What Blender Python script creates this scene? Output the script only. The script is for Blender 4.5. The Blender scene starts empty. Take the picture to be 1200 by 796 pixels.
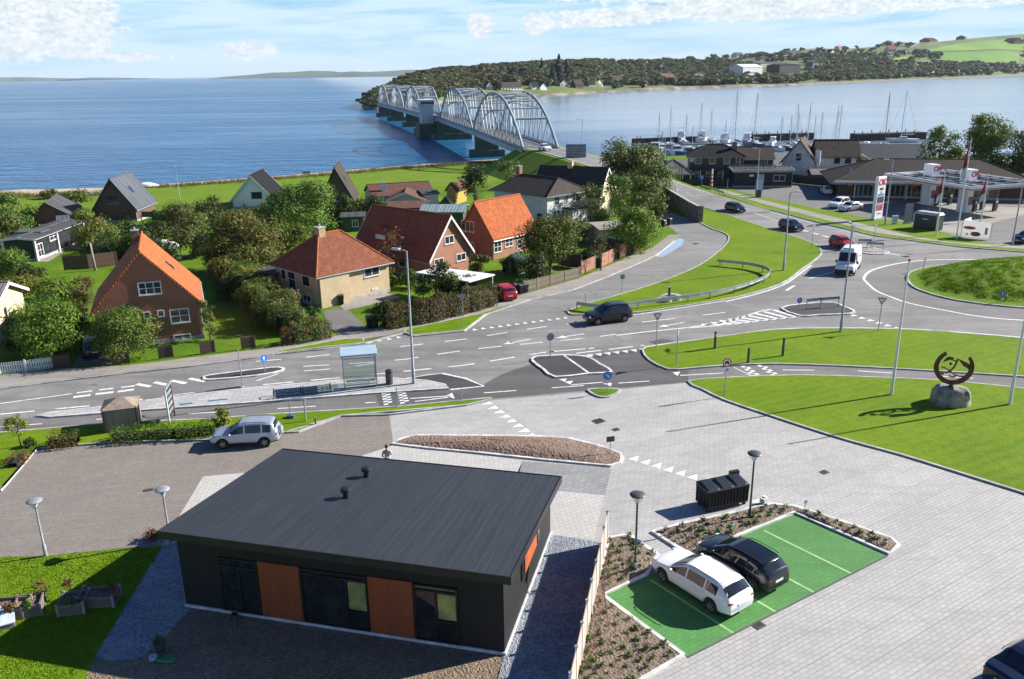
import bpy,bmesh,math,random
import numpy as np
from mathutils import Vector,Matrix
R=random.Random(7)
SC=bpy.context.scene
COL=SC.collection
rad=math.radians
# ---------------------------------------------------------------- camera and survey
FPX,HOR,CAMH,ROLL=970.0,84.5,22.0,0.0155
PIT=math.atan((398-HOR)/FPX)
_c,_s=math.cos(ROLL),math.sin(ROLL)
_R0=Vector((1,0,0));_F0=Vector((0,math.cos(PIT),-math.sin(PIT)));_D0=Vector((0,-math.sin(PIT),-math.cos(PIT)))
CR=_R0*_c+_D0*_s
CD=_R0*-_s+_D0*_c
CAMPOS=Vector((0,0,CAMH))
def ray(px,py):
 return CR*(px-600)+CD*(py-398)+_F0*FPX
def G(px,py,z=0.0):
 d=ray(px,py);t=(z-CAMH)/d.z
 return CAMPOS+d*t
def AT(px,py,Y):
 d=ray(px,py);return CAMPOS+d*(Y/d.y)
def g2(px,py,z=0.0):
 p=G(px,py,z);return (p.x,p.y)
cam=bpy.data.cameras.new('camera');camo=bpy.data.objects.new('camera',cam);COL.objects.link(camo)
cam.sensor_fit='HORIZONTAL';cam.sensor_width=36;cam.lens=FPX/1200*36
cam.clip_start=0.5;cam.clip_end=80000
up=-CD;bk=-_F0
camo.matrix_world=Matrix(((CR.x,up.x,bk.x,0),(CR.y,up.y,bk.y,0),(CR.z,up.z,bk.z,CAMH),(0,0,0,1)))
SC.camera=camo
# ---------------------------------------------------------------- materials
MATS={}
def nt_new(name):
 m=bpy.data.materials.new(name);m.use_nodes=True
 nt=m.node_tree
 b=nt.nodes['Principled BSDF']
 MATS[name]=m
 return m,nt,b
def N(nt,t,**k):
 n=nt.nodes.new(t)
 for a,v in k.items():
  setattr(n,a,v)
 return n
def L(nt,a,b):
 nt.links.new(a,b)
def mixcol(nt,fac,c1,c2,blend='MIX'):
 n=N(nt,'ShaderNodeMix',data_type='RGBA',blend_type=blend)
 if hasattr(fac,'links') or not isinstance(fac,(int,float)):L(nt,fac,n.inputs[0])
 else:n.inputs[0].default_value=fac
 for s,c in ((6,c1),(7,c2)):
  if isinstance(c,tuple):n.inputs[s].default_value=(*c[:3],1)
  else:L(nt,c,n.inputs[s])
 return n.outputs[2]
def math_(nt,op,a,b=None,clamp=False):
 n=N(nt,'ShaderNodeMath',operation=op,use_clamp=clamp)
 for i,v in enumerate((a,b)):
  if v is None:continue
  if isinstance(v,(int,float)):n.inputs[i].default_value=v
  else:L(nt,v,n.inputs[i])
 return n.outputs[0]
def ramp(nt,fac,stops):
 n=N(nt,'ShaderNodeValToRGB')
 e=n.color_ramp.elements
 while len(e)<len(stops):e.new(0.5)
 for i,(p,c) in enumerate(stops):
  e[i].position=p
  e[i].color=(c,c,c,1) if isinstance(c,(int,float)) else (*c,1)
 L(nt,fac,n.inputs[0])
 return n.outputs[0]
def coords(nt,kind='Object',scale=None,rot=0):
 tc=N(nt,'ShaderNodeTexCoord')
 o=tc.outputs[kind]
 if scale or rot:
  mp=N(nt,'ShaderNodeMapping')
  if scale:mp.inputs['Scale'].default_value=scale if isinstance(scale,tuple) else (scale,)*3
  mp.inputs['Rotation'].default_value=(0,0,rot)
  L(nt,o,mp.inputs[0]);o=mp.outputs[0]
 return o
def noise(nt,vec,scale,detail=3,rough=0.55,dist=0.0):
 n=N(nt,'ShaderNodeTexNoise')
 n.inputs['Scale'].default_value=scale;n.inputs['Detail'].default_value=detail
 n.inputs['Roughness'].default_value=rough;n.inputs['Distortion'].default_value=dist
 L(nt,vec,n.inputs['Vector'])
 return n.outputs['Fac']
def bump(nt,b,h,strength=0.3,dist=0.02):
 n=N(nt,'ShaderNodeBump');n.inputs['Strength'].default_value=strength;n.inputs['Distance'].default_value=dist
 L(nt,h,n.inputs['Height']);L(nt,n.outputs[0],b.inputs['Normal'])
def geo_pos(nt):
 return N(nt,'ShaderNodeNewGeometry').outputs['Position']
def mat(name,col,rough=0.7,var=0.18,scale=2.0,metal=0.0,bmp=0.0,bscale=30.0,coat=0.0,spec=None,col2=None,space='Object'):
 """plain painted / mineral surface with soft patchy wear"""
 if name in MATS:return MATS[name]
 m,nt,b=nt_new(name)
 v=geo_pos(nt) if space=='World' else coords(nt,space)
 n1=noise(nt,v,scale,4,0.6)
 c2=col2 or tuple(max(0,c*(1-2*var)) for c in col)
 c1=tuple(min(1,c*(1+var)) for c in col) if col2 is None else col
 r=ramp(nt,n1,[(0.3,0.0),(0.7,1.0)])
 L(nt,mixcol(nt,r,c2,c1),b.inputs['Base Color'])
 b.inputs['Roughness'].default_value=rough;b.inputs['Metallic'].default_value=metal
 if coat:b.inputs['Coat Weight'].default_value=coat;b.inputs['Coat Roughness'].default_value=0.05
 if spec is not None:b.inputs['Specular IOR Level'].default_value=spec
 if bmp:bump(nt,b,noise(nt,v,bscale,3),bmp,0.02)
 return m
def brick_mat(name,c1,c2,mortar,sx=1.0,wash=0.25):
 if name in MATS:return MATS[name]
 m,nt,b=nt_new(name)
 uv=coords(nt,'UV')
 br=N(nt,'ShaderNodeTexBrick');L(nt,uv,br.inputs['Vector'])
 br.inputs['Scale'].default_value=1.0;br.inputs['Brick Width'].default_value=0.24*sx;br.inputs['Row Height'].default_value=0.08*sx
 br.inputs['Mortar Size'].default_value=0.008*sx;br.inputs['Color1'].default_value=(*c1,1);br.inputs['Color2'].default_value=(*c2,1);br.inputs['Mortar'].default_value=(*mortar,1)
 n1=noise(nt,uv,0.7,5,0.65)
 sh=ramp(nt,n1,[(0.3,1-wash),(0.7,1.0)])
 L(nt,mixcol(nt,1.0,br.outputs['Color'],sh,'MULTIPLY'),b.inputs['Base Color'])
 b.inputs['Roughness'].default_value=0.85
 bump(nt,b,br.outputs['Fac'],-0.3,0.01)
 return m
def tile_mat(name,c1,c2,wash=None,pitch=0.24,course=0.36,moss=0.0):
 """pantile roof: waves along the eave, courses up the slope"""
 if name in MATS:return MATS[name]
 m,nt,b=nt_new(name)
 uv=coords(nt,'UV')
 sep=N(nt,'ShaderNodeSeparateXYZ');L(nt,uv,sep.inputs[0])
 wx=math_(nt,'SINE',math_(nt,'MULTIPLY',sep.outputs[0],2*math.pi/pitch))
 fy=math_(nt,'FRACT',math_(nt,'DIVIDE',sep.outputs[1],course))
 h=math_(nt,'ADD',math_(nt,'MULTIPLY',wx,0.5),math_(nt,'MULTIPLY',fy,-0.6))
 vor=N(nt,'ShaderNodeTexVoronoi');L(nt,coords(nt,'UV',(1/pitch,1/course,1)),vor.inputs['Vector']);vor.inputs['Scale'].default_value=1.0
 n1=noise(nt,uv,0.9,5,0.7)
 cc=mixcol(nt,ramp(nt,n1,[(0.3,0.0),(0.7,1.0)]),c1,c2)
 vs=N(nt,'ShaderNodeSeparateColor');L(nt,vor.outputs['Color'],vs.inputs[0])
 cc=mixcol(nt,1.0,cc,ramp(nt,vs.outputs[0],[(0.0,0.78),(1.0,1.15)]),'MULTIPLY')
 if moss:cc=mixcol(nt,ramp(nt,noise(nt,uv,0.5,6,0.7),[(0.5,0.0),(0.75,moss)]),cc,(0.10,0.09,0.06))
 L(nt,cc,b.inputs['Base Color'])
 b.inputs['Roughness'].default_value=0.8;b.inputs['Specular IOR Level'].default_value=0.2
 bump(nt,b,h,0.8,0.03)
 return m
def board_mat(name,c1,c2,width=0.14,rough=0.6,horiz=False,gap=0.35):
 if name in MATS:return MATS[name]
 m,nt,b=nt_new(name)
 uv=coords(nt,'UV')
 sep=N(nt,'ShaderNodeSeparateXYZ');L(nt,uv,sep.inputs[0])
 a=sep.outputs[1] if horiz else sep.outputs[0]
 d=math_(nt,'DIVIDE',a,width)
 f=math_(nt,'FRACT',d);fl=math_(nt,'FLOOR',d)
 wn=N(nt,'ShaderNodeTexWhiteNoise',noise_dimensions='1D');L(nt,fl,wn.inputs['W'])
 sc=(2.0,30.0,1.0) if horiz else (30.0,2.0,1.0)
 gr=noise(nt,coords(nt,'UV',sc),1.0,4,0.6)
 t=math_(nt,'ADD',math_(nt,'MULTIPLY',wn.outputs['Value'],0.6),math_(nt,'MULTIPLY',gr,0.4))
 cc=mixcol(nt,t,c1,c2)
 groove=math_(nt,'GREATER_THAN',math_(nt,'ABSOLUTE',math_(nt,'SUBTRACT',f,0.5)),0.46)
 cc=mixcol(nt,math_(nt,'MULTIPLY',groove,gap),cc,(0.01,0.01,0.01))
 L(nt,cc,b.inputs['Base Color'])
 b.inputs['Roughness'].default_value=rough
 bump(nt,b,math_(nt,'SUBTRACT',1.0,groove),0.5,0.01)
 return m
def glass_mat(name,tint=(0.02,0.025,0.03),rough=0.04):
 if name in MATS:return MATS[name]
 m,nt,b=nt_new(name)
 n1=noise(nt,coords(nt,'Object'),1.2,3)
 L(nt,mixcol(nt,ramp(nt,n1,[(0.35,0.0),(0.65,1.0)]),tint,tuple(t*2.2 for t in tint)),b.inputs['Base Color'])
 b.inputs['Roughness'].default_value=rough;b.inputs['Specular IOR Level'].default_value=0.7
 return m
def clear_mat(name):
 if name in MATS:return MATS[name]
 m,nt,b=nt_new(name)
 tr=N(nt,'ShaderNodeBsdfTransparent');tr.inputs[0].default_value=(0.82,0.9,0.9,1)
 gl=N(nt,'ShaderNodeBsdfGlossy');gl.inputs['Roughness'].default_value=0.03
 fr=N(nt,'ShaderNodeFresnel');fr.inputs[0].default_value=1.5
 mx=N(nt,'ShaderNodeMixShader');L(nt,math_(nt,'ADD',fr.outputs[0],0.08),mx.inputs[0]);L(nt,tr.outputs[0],mx.inputs[1]);L(nt,gl.outputs[0],mx.inputs[2])
 L(nt,mx.outputs[0],nt.nodes['Material Output'].inputs[0])
 return m
def leaf_mat(name,c1,c2,c3=None,trans=0.25):
 """c1 dark, c2 mid, c3 accent leaves; each leaf differs, clumps differ, each tree differs"""
 if name in MATS:return MATS[name]
 m,nt,b=nt_new(name)
 ge=N(nt,'ShaderNodeNewGeometry')
 cc=mixcol(nt,ge.outputs['Random Per Island'],c1,c2)
 n1=noise(nt,coords(nt,'Object'),0.9,2)
 if c3:cc=mixcol(nt,ramp(nt,n1,[(0.48,0.0),(0.62,1.0)]),cc,c3)
 oi=N(nt,'ShaderNodeObjectInfo')
 hs=N(nt,'ShaderNodeHueSaturation');L(nt,cc,hs.inputs['Color'])
 L(nt,math_(nt,'ADD',math_(nt,'MULTIPLY',oi.outputs['Random'],0.05),0.475),hs.inputs['Hue'])
 L(nt,math_(nt,'ADD',math_(nt,'MULTIPLY',oi.outputs['Random'],0.5),0.75),hs.inputs['Value'])
 cc=hs.outputs[0]
 L(nt,cc,b.inputs['Base Color']);b.inputs['Roughness'].default_value=0.6;b.inputs['Specular IOR Level'].default_value=0.25
 t=N(nt,'ShaderNodeBsdfTranslucent');L(nt,cc,t.inputs[0])
 mx=N(nt,'ShaderNodeMixShader');mx.inputs[0].default_value=trans
 L(nt,b.outputs[0],mx.inputs[1]);L(nt,t.outputs[0],mx.inputs[2]);L(nt,mx.outputs[0],nt.nodes['Material Output'].inputs[0])
 return m
 # ---------------------------------------------------------------- mesh builder
class MB:
 def __init__(s):
  s.v=[];s.f=[];s.m=[]
 def add(s,vs,fs,mi=0):
  o=len(s.v);s.v.extend([tuple(v) for v in vs]);s.f.extend([tuple(i+o for i in f) for f in fs]);s.m.extend([mi]*len(fs));return s
 def box(s,c,d,rz=0,mi=0):
  x,y,z=d[0]/2,d[1]/2,d[2]/2;ca,sa=math.cos(rz),math.sin(rz)
  vs=[]
  for k in (-z,z):
   for a,b in ((-x,-y),(x,-y),(x,y),(-x,y)):
    vs.append((c[0]+a*ca-b*sa,c[1]+a*sa+b*ca,c[2]+k))
  return s.add(vs,[(3,2,1,0),(4,5,6,7),(0,1,5,4),(1,2,6,5),(2,3,7,6),(3,0,4,7)],mi)
 def hull8(s,lo,hi,mi=0):
  """lo, hi: four points each (ccw from above)"""
  return s.add(list(lo)+list(hi),[(3,2,1,0),(4,5,6,7),(0,1,5,4),(1,2,6,5),(2,3,7,6),(3,0,4,7)],mi)
 def prism(s,pts,z0,z1,mi=0,bottom=True):
  """pts ccw (x, y); z0/z1 numbers or per-point lists"""
  n=len(pts)
  a=sum(pts[i][0]*pts[(i+1)%n][1]-pts[(i+1)%n][0]*pts[i][1] for i in range(n))
  if a<0:
   pts=list(pts)[::-1]
   if not isinstance(z0,(int,float)):z0=list(z0)[::-1]
   if not isinstance(z1,(int,float)):z1=list(z1)[::-1]
  Z0=[z0]*n if isinstance(z0,(int,float)) else z0;Z1=[z1]*n if isinstance(z1,(int,float)) else z1
  vs=[(p[0],p[1],Z0[i]) for i,p in enumerate(pts)]+[(p[0],p[1],Z1[i]) for i,p in enumerate(pts)]
  fs=[tuple(range(n,2*n))]+[(i,(i+1)%n,n+(i+1)%n,n+i) for i in range(n)]
  if bottom:fs.append(tuple(range(n))[::-1])
  return s.add(vs,fs,mi)
 def tube(s,path,r,n=8,mi=0,cap=True):
  P=[Vector(p) for p in path];k=len(P)
  rr=[r]*k if isinstance(r,(int,float)) else r
  o=len(s.v);ref=Vector((0.13,0.31,0.94))
  for i,p in enumerate(P):
   t=((P[min(i+1,k-1)]-P[max(i-1,0)])).normalized()
   u=t.cross(ref if abs(t.dot(ref))<0.95 else Vector((1,0,0))).normalized();w=t.cross(u)
   for j in range(n):
    a=2*math.pi*j/n
    q=p+(u*math.cos(a)+w*math.sin(a))*rr[i]
    s.v.append(tuple(q))
  for i in range(k-1):
   for j in range(n):
    s.f.append((o+i*n+j,o+i*n+(j+1)%n,o+(i+1)*n+(j+1)%n,o+(i+1)*n+j));s.m.append(mi)
  if cap:
   s.f.append(tuple(o+j for j in range(n))[::-1]);s.m.append(mi)
   s.f.append(tuple(o+(k-1)*n+j for j in range(n)));s.m.append(mi)
  return s
 def lathe(s,prof,c=(0,0,0),n=16,mi=0,axis='z'):
  o=len(s.v);k=len(prof)
  for r,z in prof:
   for j in range(n):
    a=2*math.pi*j/n;x,y=r*math.cos(a),r*math.sin(a)
    p=(x,y,z) if axis=='z' else ((x,z,y) if axis=='y' else (z,x,y))
    s.v.append((c[0]+p[0],c[1]+p[1],c[2]+p[2]))
  for i in range(k-1):
   for j in range(n):
    f=(o+i*n+j,o+i*n+(j+1)%n,o+(i+1)*n+(j+1)%n,o+(i+1)*n+j)
    s.f.append(f if axis!='y' else f[::-1]);s.m.append(mi)
  return s
 def build(s,name,mats,parent=None,smooth=None,bevel=0.0):
  me=bpy.data.meshes.new(name);me.from_pydata(s.v,[],s.f)
  for m in (mats if isinstance(mats,(list,tuple)) else [mats]):me.materials.append(m)
  me.polygons.foreach_set('material_index',s.m)
  me.update()
  uv_metric(me)
  o=bpy.data.objects.new(name,me);COL.objects.link(o)
  if smooth is not None:
   me.polygons.foreach_set('use_smooth',[True]*len(me.polygons));me.set_sharp_from_angle(angle=rad(smooth))
  if bevel:
   bv=o.modifiers.new('bevel','BEVEL');bv.width=bevel;bv.segments=2;bv.limit_method='ANGLE'
  if parent:o.parent=parent
  return o
def uv_metric(me):
 nf=len(me.polygons)
 if not nf:return
 lay=me.uv_layers.new(name='UVMap')
 nl=len(me.loops)
 vi=np.empty(nl,np.int32);me.loops.foreach_get('vertex_index',vi)
 co=np.empty(len(me.vertices)*3,np.float32);me.vertices.foreach_get('co',co);co=co.reshape(-1,3)
 nr=np.empty(nf*3,np.float32);me.polygons.foreach_get('normal',nr);nr=nr.reshape(-1,3)
 lt=np.empty(nf,np.int32);me.polygons.foreach_get('loop_total',lt)
 n=np.repeat(nr,lt,axis=0);p=co[vi]
 hz=np.hypot(n[:,0],n[:,1]);flat=hz<0.02
 hzs=np.where(flat,1,hz)
 t=np.stack([np.where(flat,1,-n[:,1]/hzs),np.where(flat,0,n[:,0]/hzs),np.zeros(nl)],1)
 b=np.cross(n,t);b[flat]=(0,1,0)
 uv=np.stack([(p*t).sum(1),(p*b).sum(1)],1).astype(np.float32)
 lay.data.foreach_set('uv',uv.ravel())
def tag(o,label=None,cat=None,group=None,kind=None):
 if label:o['label']=label
 if cat:o['category']=cat
 if group:o['group']=group
 if kind:o['kind']=kind
 return o
def thing(name,label,cat,loc=(0,0,0),rz=0.0,group=None):
 o=bpy.data.objects.new(name,None);COL.objects.link(o);o.location=loc;o.rotation_euler=(0,0,rz)
 o.empty_display_size=0.3
 return tag(o,label,cat,group)
def struct(name,mb,m,smooth=None):
 o=mb.build(name,m,smooth=smooth);o['kind']='structure';return o
def dup(root,loc,rz=0.0,label=None,group=None,scale=None):
 def cp(o,par):
  c=o.copy();COL.objects.link(c)
  if par:c.parent=par
  for ch in o.children:cp(ch,c)
  return c
 r=cp(root,None);r.location=loc;r.rotation_euler=(0,0,rz)
 if label:r['label']=label
 if group:r['group']=group
 if scale:r.scale=scale if isinstance(scale,tuple) else (scale,)*3
 return r
def remat(root,old,new):
 """give a copied thing its own colour"""
 for o in [root,*root.children_recursive]:
  for s in getattr(o,'material_slots',()):
   if s.material is MATS[old]:
    i=s.slot_index;o.material_slots[i].link='OBJECT';o.material_slots[i].material=MATS[new]
def sheet(name,pts,z,m,thick=0.0):
 """flat sheet (or a slab) through ground points given as (x, y)"""
 mb=MB()
 if thick:mb.prism(pts,z-thick,z,bottom=False)
 else:
  n=len(pts);a=sum(pts[i][0]*pts[(i+1)%n][1]-pts[(i+1)%n][0]*pts[i][1] for i in range(n))
  if a<0:pts=pts[::-1]
  mb.add([(p[0],p[1],z) for p in pts],[tuple(range(n))])
 me_o=mb.build(name,m);me_o['kind']='structure'
 return me_o
def px(pts,z=0.0):
 return [g2(a,b,z) for a,b in pts]
def smooth_line(pts,k=4,closed=False):
 """Catmull-Rom through (x, y) points"""
 n=len(pts);out=[]
 for i in range(n if closed else n-1):
  if closed:p0,p1,p2,p3=pts[i-1],pts[i],pts[(i+1)%n],pts[(i+2)%n]
  else:p0,p1,p2,p3=pts[max(i-1,0)],pts[i],pts[i+1],pts[min(i+2,n-1)]
  for j in range(k):
   t=j/k
   out.append(tuple(0.5*(2*p1[d]+(p2[d]-p0[d])*t+(2*p0[d]-5*p1[d]+4*p2[d]-p3[d])*t*t+(3*p1[d]-p0[d]-3*p2[d]+p3[d])*t**3) for d in range(len(p1))))
 if not closed:out.append(tuple(pts[-1]))
 return out
def ribbon(mb,pts,w,z,closed=False,z1=None,mi=0):
 """strip of width w along ground points; with z1 it becomes a kerb-like bar from z to z1"""
 n=len(pts);Ls=[];Rs=[]
 for i in range(n):
  a=Vector(pts[i-1]) if (i>0 or closed) else Vector(pts[i]);b=Vector(pts[(i+1)%n]) if (i<n-1 or closed) else Vector(pts[i])
  t=(b-a);t=t.normalized() if t.length>1e-6 else Vector((1,0));nn=Vector((-t.y,t.x))*w/2
  p=Vector(pts[i]);Ls.append(p+nn);Rs.append(p-nn)
 m=n if closed else n-1
 zz=(lambda i:z) if isinstance(z,(int,float)) else (lambda i:z[i])
 if z1 is None:
  vs=[(*p,zz(i)) for i,p in enumerate(Ls)]+[(*p,zz(i)) for i,p in enumerate(Rs)]
  mb.add(vs,[(n+i,n+(i+1)%n,(i+1)%n,i) for i in range(m)],mi)
 else:
  vs=[(*p,z1) for p in Ls]+[(*p,z1) for p in Rs]+[(*p,z) for p in Ls]+[(*p,z) for p in Rs]
  fs=[]
  for i in range(m):
   j=(i+1)%n
   fs+=[(n+i,n+j,j,i),(i,j,2*n+j,2*n+i),(n+j,n+i,3*n+i,3*n+j)]
  mb.add(vs,fs,mi)
 return mb
def dashes(mb,pts,w,z,on,off,start=0.0):
 """broken line along ground points"""
 pts=[Vector(p) for p in pts];segs=[]
 d=-start;pos=0.0
 total=sum((pts[i+1]-pts[i]).length for i in range(len(pts)-1))
 def at(s):
  for i in range(len(pts)-1):
   l=(pts[i+1]-pts[i]).length
   if s<=l or i==len(pts)-2:return pts[i]+(pts[i+1]-pts[i])*(s/l if l else 0)
   s-=l
 s=start
 while s<total:
  e=min(s+on,total)
  if e-s>0.2:ribbon(mb,[tuple(at(s)),tuple(at((s+e)/2)),tuple(at(e))],w,z)
  s+=on+off
  # ---------------------------------------------------------------- ground materials
def grass_mat(name,c1,c2,c3,streak=0.0,bs=14.0,bstr=0.5):
 m,nt,b=nt_new(name)
 p=geo_pos(nt)
 n1=noise(nt,p,0.16,5,0.6);n2=noise(nt,p,2.2,5,0.75);n3=noise(nt,p,11.0,3,0.7)
 cc=mixcol(nt,ramp(nt,n1,[(0.35,0.0),(0.65,1.0)]),c1,c2)
 cc=mixcol(nt,ramp(nt,n2,[(0.42,0.0),(0.72,0.8)]),cc,c3)
 cc=mixcol(nt,ramp(nt,n3,[(0.45,0.0),(0.8,0.55)]),cc,tuple(c*0.5 for c in c1))
 n4=noise(nt,p,0.45,6,0.7,0.5)
 cc=mixcol(nt,ramp(nt,n4,[(0.56,0.0),(0.74,0.55)]),cc,tuple(a_*b_ for a_,b_ in zip(c2,(1.35,1.02,2.2))))
 cc=mixcol(nt,ramp(nt,n4,[(0.28,0.5),(0.42,0.0)]),cc,tuple(c*0.62 for c in c1))
 if streak:
  w=N(nt,'ShaderNodeTexWave');w.inputs['Scale'].default_value=0.35;w.inputs['Distortion'].default_value=2.5;w.inputs['Detail'].default_value=2
  mp=N(nt,'ShaderNodeMapping');mp.inputs['Rotation'].default_value=(0,0,1.1);L(nt,p,mp.inputs[0]);L(nt,mp.outputs[0],w.inputs[0])
  cc=mixcol(nt,math_(nt,'MULTIPLY',w.outputs['Fac'],streak),cc,c2)
 L(nt,cc,b.inputs['Base Color']);b.inputs['Roughness'].default_value=0.9;b.inputs['Specular IOR Level'].default_value=0.15
 h=math_(nt,'ADD',noise(nt,p,bs,4,0.75),math_(nt,'MULTIPLY',noise(nt,p,1.3,3),0.6))
 bump(nt,b,h,bstr,0.12)
 return m
grass_mat('grass_lawn',(0.105,0.195,0.003),(0.175,0.26,0.004),(0.075,0.155,0.004),0.28)
grass_mat('grass_garden',(0.085,0.17,0.006),(0.145,0.24,0.008),(0.06,0.12,0.008))
grass_mat('grass_shore',(0.10,0.20,0.008),(0.15,0.25,0.010),(0.16,0.18,0.025),0.3)
grass_mat('grass_rough',(0.10,0.20,0.006),(0.155,0.26,0.008),(0.06,0.13,0.006),0.0,3.5,0.9)
def asphalt_mat(name,c1,c2,crack=0.25):
 m,nt,b=nt_new(name)
 p=geo_pos(nt)
 n1=noise(nt,p,0.12,6,0.65,0.8);n2=noise(nt,p,1.1,4,0.7);n3=noise(nt,p,25.0,2)
 cc=mixcol(nt,ramp(nt,n1,[(0.38,0.0),(0.64,1.0)]),c1,c2)
 cc=mixcol(nt,ramp(nt,n2,[(0.5,0.0),(0.75,0.4)]),cc,tuple(c*0.6 for c in c1))
 cc=mixcol(nt,ramp(nt,n3,[(0.45,0.0),(0.7,0.3)]),cc,tuple(c*1.5 for c in c2))
 mt=N(nt,'ShaderNodeMapping');mt.inputs['Rotation'].default_value=(0,0,-.3);mt.inputs['Scale'].default_value=(.035,.75,1);L(nt,p,mt.inputs[0])
 cc=mixcol(nt,ramp(nt,noise(nt,mt.outputs[0],1.0,4,.65,.3),[(.45,0.0),(.68,.5)]),cc,tuple(c*.62 for c in c1))
 vs_=noise(nt,p,.9,2,.5);cc=mixcol(nt,ramp(nt,vs_,[(.70,0.0),(.74,.45)]),cc,tuple(c*.45 for c in c1))
 vo=N(nt,'ShaderNodeTexVoronoi',feature='DISTANCE_TO_EDGE');vo.inputs['Scale'].default_value=0.16
 wob=N(nt,'ShaderNodeVectorMath',operation='ADD');L(nt,p,wob.inputs[0])
 nz=N(nt,'ShaderNodeTexNoise');nz.inputs['Scale'].default_value=0.5;L(nt,p,nz.inputs['Vector'])
 sc=N(nt,'ShaderNodeVectorMath',operation='SCALE');sc.inputs['Scale'].default_value=3.0;L(nt,nz.outputs['Color'],sc.inputs[0]);L(nt,sc.outputs[0],wob.inputs[1]);L(nt,wob.outputs[0],vo.inputs['Vector'])
 k=ramp(nt,vo.outputs['Distance'],[(0.0,crack),(0.012,0.0)])
 cc=mixcol(nt,k,cc,(0.03,0.03,0.03))
 L(nt,cc,b.inputs['Base Color']);b.inputs['Roughness'].default_value=0.85
 bump(nt,b,n3,0.2,0.01)
 return m
asphalt_mat('asphalt_old',(0.155,0.150,0.143),(0.238,0.230,0.219),0.25)
asphalt_mat('asphalt_side',(0.17,0.168,0.16),(0.225,0.22,0.21),0.3)
asphalt_mat('asphalt_dark',(0.074,0.072,0.070),(0.10,0.097,0.093),0.0)
asphalt_mat('asphalt_path',(0.13,0.125,0.118),(0.175,0.168,0.158),0.2)
asphalt_mat('asphalt_black',(0.035,0.035,0.036),(0.055,0.052,0.05),0.0)
asphalt_mat('footway',(0.24,0.22,0.195),(0.31,0.285,0.25),0.2)
def paver_mat(name,c1,c2,joint,bw,bh,rot,stain=0.35,big=None,js=0.015):
 m,nt,b=nt_new(name)
 p=geo_pos(nt)
 mp=N(nt,'ShaderNodeMapping');mp.inputs['Rotation'].default_value=(0,0,rot);L(nt,p,mp.inputs[0])
 br=N(nt,'ShaderNodeTexBrick');L(nt,mp.outputs[0],br.inputs['Vector'])
 br.inputs['Scale'].default_value=1;br.inputs['Brick Width'].default_value=bw;br.inputs['Row Height'].default_value=bh;br.inputs['Mortar Size'].default_value=js
 br.inputs['Color1'].default_value=(*c1,1);br.inputs['Color2'].default_value=(*c2,1);br.inputs['Mortar'].default_value=(*joint,1)
 cc=br.outputs['Color']
 if big:
  b2=N(nt,'ShaderNodeTexBrick');L(nt,mp.outputs[0],b2.inputs['Vector'])
  b2.inputs['Scale'].default_value=1;b2.inputs['Brick Width'].default_value=big[0];b2.inputs['Row Height'].default_value=big[1];b2.inputs['Mortar Size'].default_value=0.03
  b2.inputs['Color1'].default_value=(1,1,1,1);b2.inputs['Color2'].default_value=(0.9,0.9,0.9,1);b2.inputs['Mortar'].default_value=(0.8,0.8,0.8,1)
  cc=mixcol(nt,1.0,cc,b2.outputs['Color'],'MULTIPLY')
 n1=noise(nt,p,0.22,6,0.7,0.6)
 cc=mixcol(nt,ramp(nt,n1,[(0.42,0.0),(0.72,stain)]),cc,tuple(c*0.45 for c in c1))
 mp2=N(nt,'ShaderNodeMapping');mp2.inputs['Rotation'].default_value=(0,0,rot);mp2.inputs['Scale'].default_value=(0.25,1.6,1);L(nt,p,mp2.inputs[0])
 n2=noise(nt,mp2.outputs[0],0.9,5,0.75)
 cc=mixcol(nt,ramp(nt,n2,[(0.48,0.0),(0.70,min(.8,stain*1.6))]),cc,tuple(c*0.55 for c in c1))
 L(nt,cc,b.inputs['Base Color']);b.inputs['Roughness'].default_value=0.8
 bump(nt,b,br.outputs['Fac'],-0.25,0.01)
 return m
PR=math.atan2(G(1040,652).y-G(806,771).y,G(1040,652).x-G(806,771).x)
paver_mat('pavers_light',(0.45,0.438,0.415),(0.395,0.385,0.366),(0.26,0.255,0.245),0.42,0.21,-PR,0.3,(4.6,1.26))
paver_mat('pavers_brown',(0.33,0.285,0.245),(0.26,0.225,0.195),(0.11,0.10,0.09),0.21,0.105,-PR+0.35,0.3,(1.4,0.42))
paver_mat('pavers_pale',(0.50,0.48,0.45),(0.44,0.425,0.40),(0.3,0.29,0.27),0.3,0.3,-PR,0.15)
paver_mat('pavers_dim',(0.33,0.33,0.325),(0.26,0.26,0.26),(0.13,0.13,0.13),0.5,0.25,-PR,0.7)
paver_mat('platform_tiles',(0.48,0.47,0.45),(0.36,0.36,0.36),(0.16,0.16,0.16),0.8,0.4,-0.13,0.35)
paver_mat('pavers_green',(0.080,0.26,0.058),(0.068,0.23,0.05),(0.05,0.17,0.036),0.42,0.21,-PR,0.42)
def gravel_mat(name,c1,c2,scale=14.0):
 m,nt,b=nt_new(name)
 p=geo_pos(nt)
 vo=N(nt,'ShaderNodeTexVoronoi');vo.inputs['Scale'].default_value=scale;L(nt,p,vo.inputs['Vector'])
 sp=N(nt,'ShaderNodeSeparateColor');L(nt,vo.outputs['Color'],sp.inputs[0])
 cc=mixcol(nt,sp.outputs[0],c1,c2)
 cc=mixcol(nt,ramp(nt,noise(nt,p,0.8,4),[(0.4,0.0),(0.7,0.35)]),cc,tuple(c*0.5 for c in c1))
 L(nt,cc,b.inputs['Base Color']);b.inputs['Roughness'].default_value=0.85
 bump(nt,b,vo.outputs['Distance'],0.9,0.05)
 return m
gravel_mat('gravel_blue',(0.13,0.15,0.19),(0.36,0.38,0.42))
gravel_mat('soil_brown',(0.13,0.092,0.066),(0.23,0.172,0.128),9.0)
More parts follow.
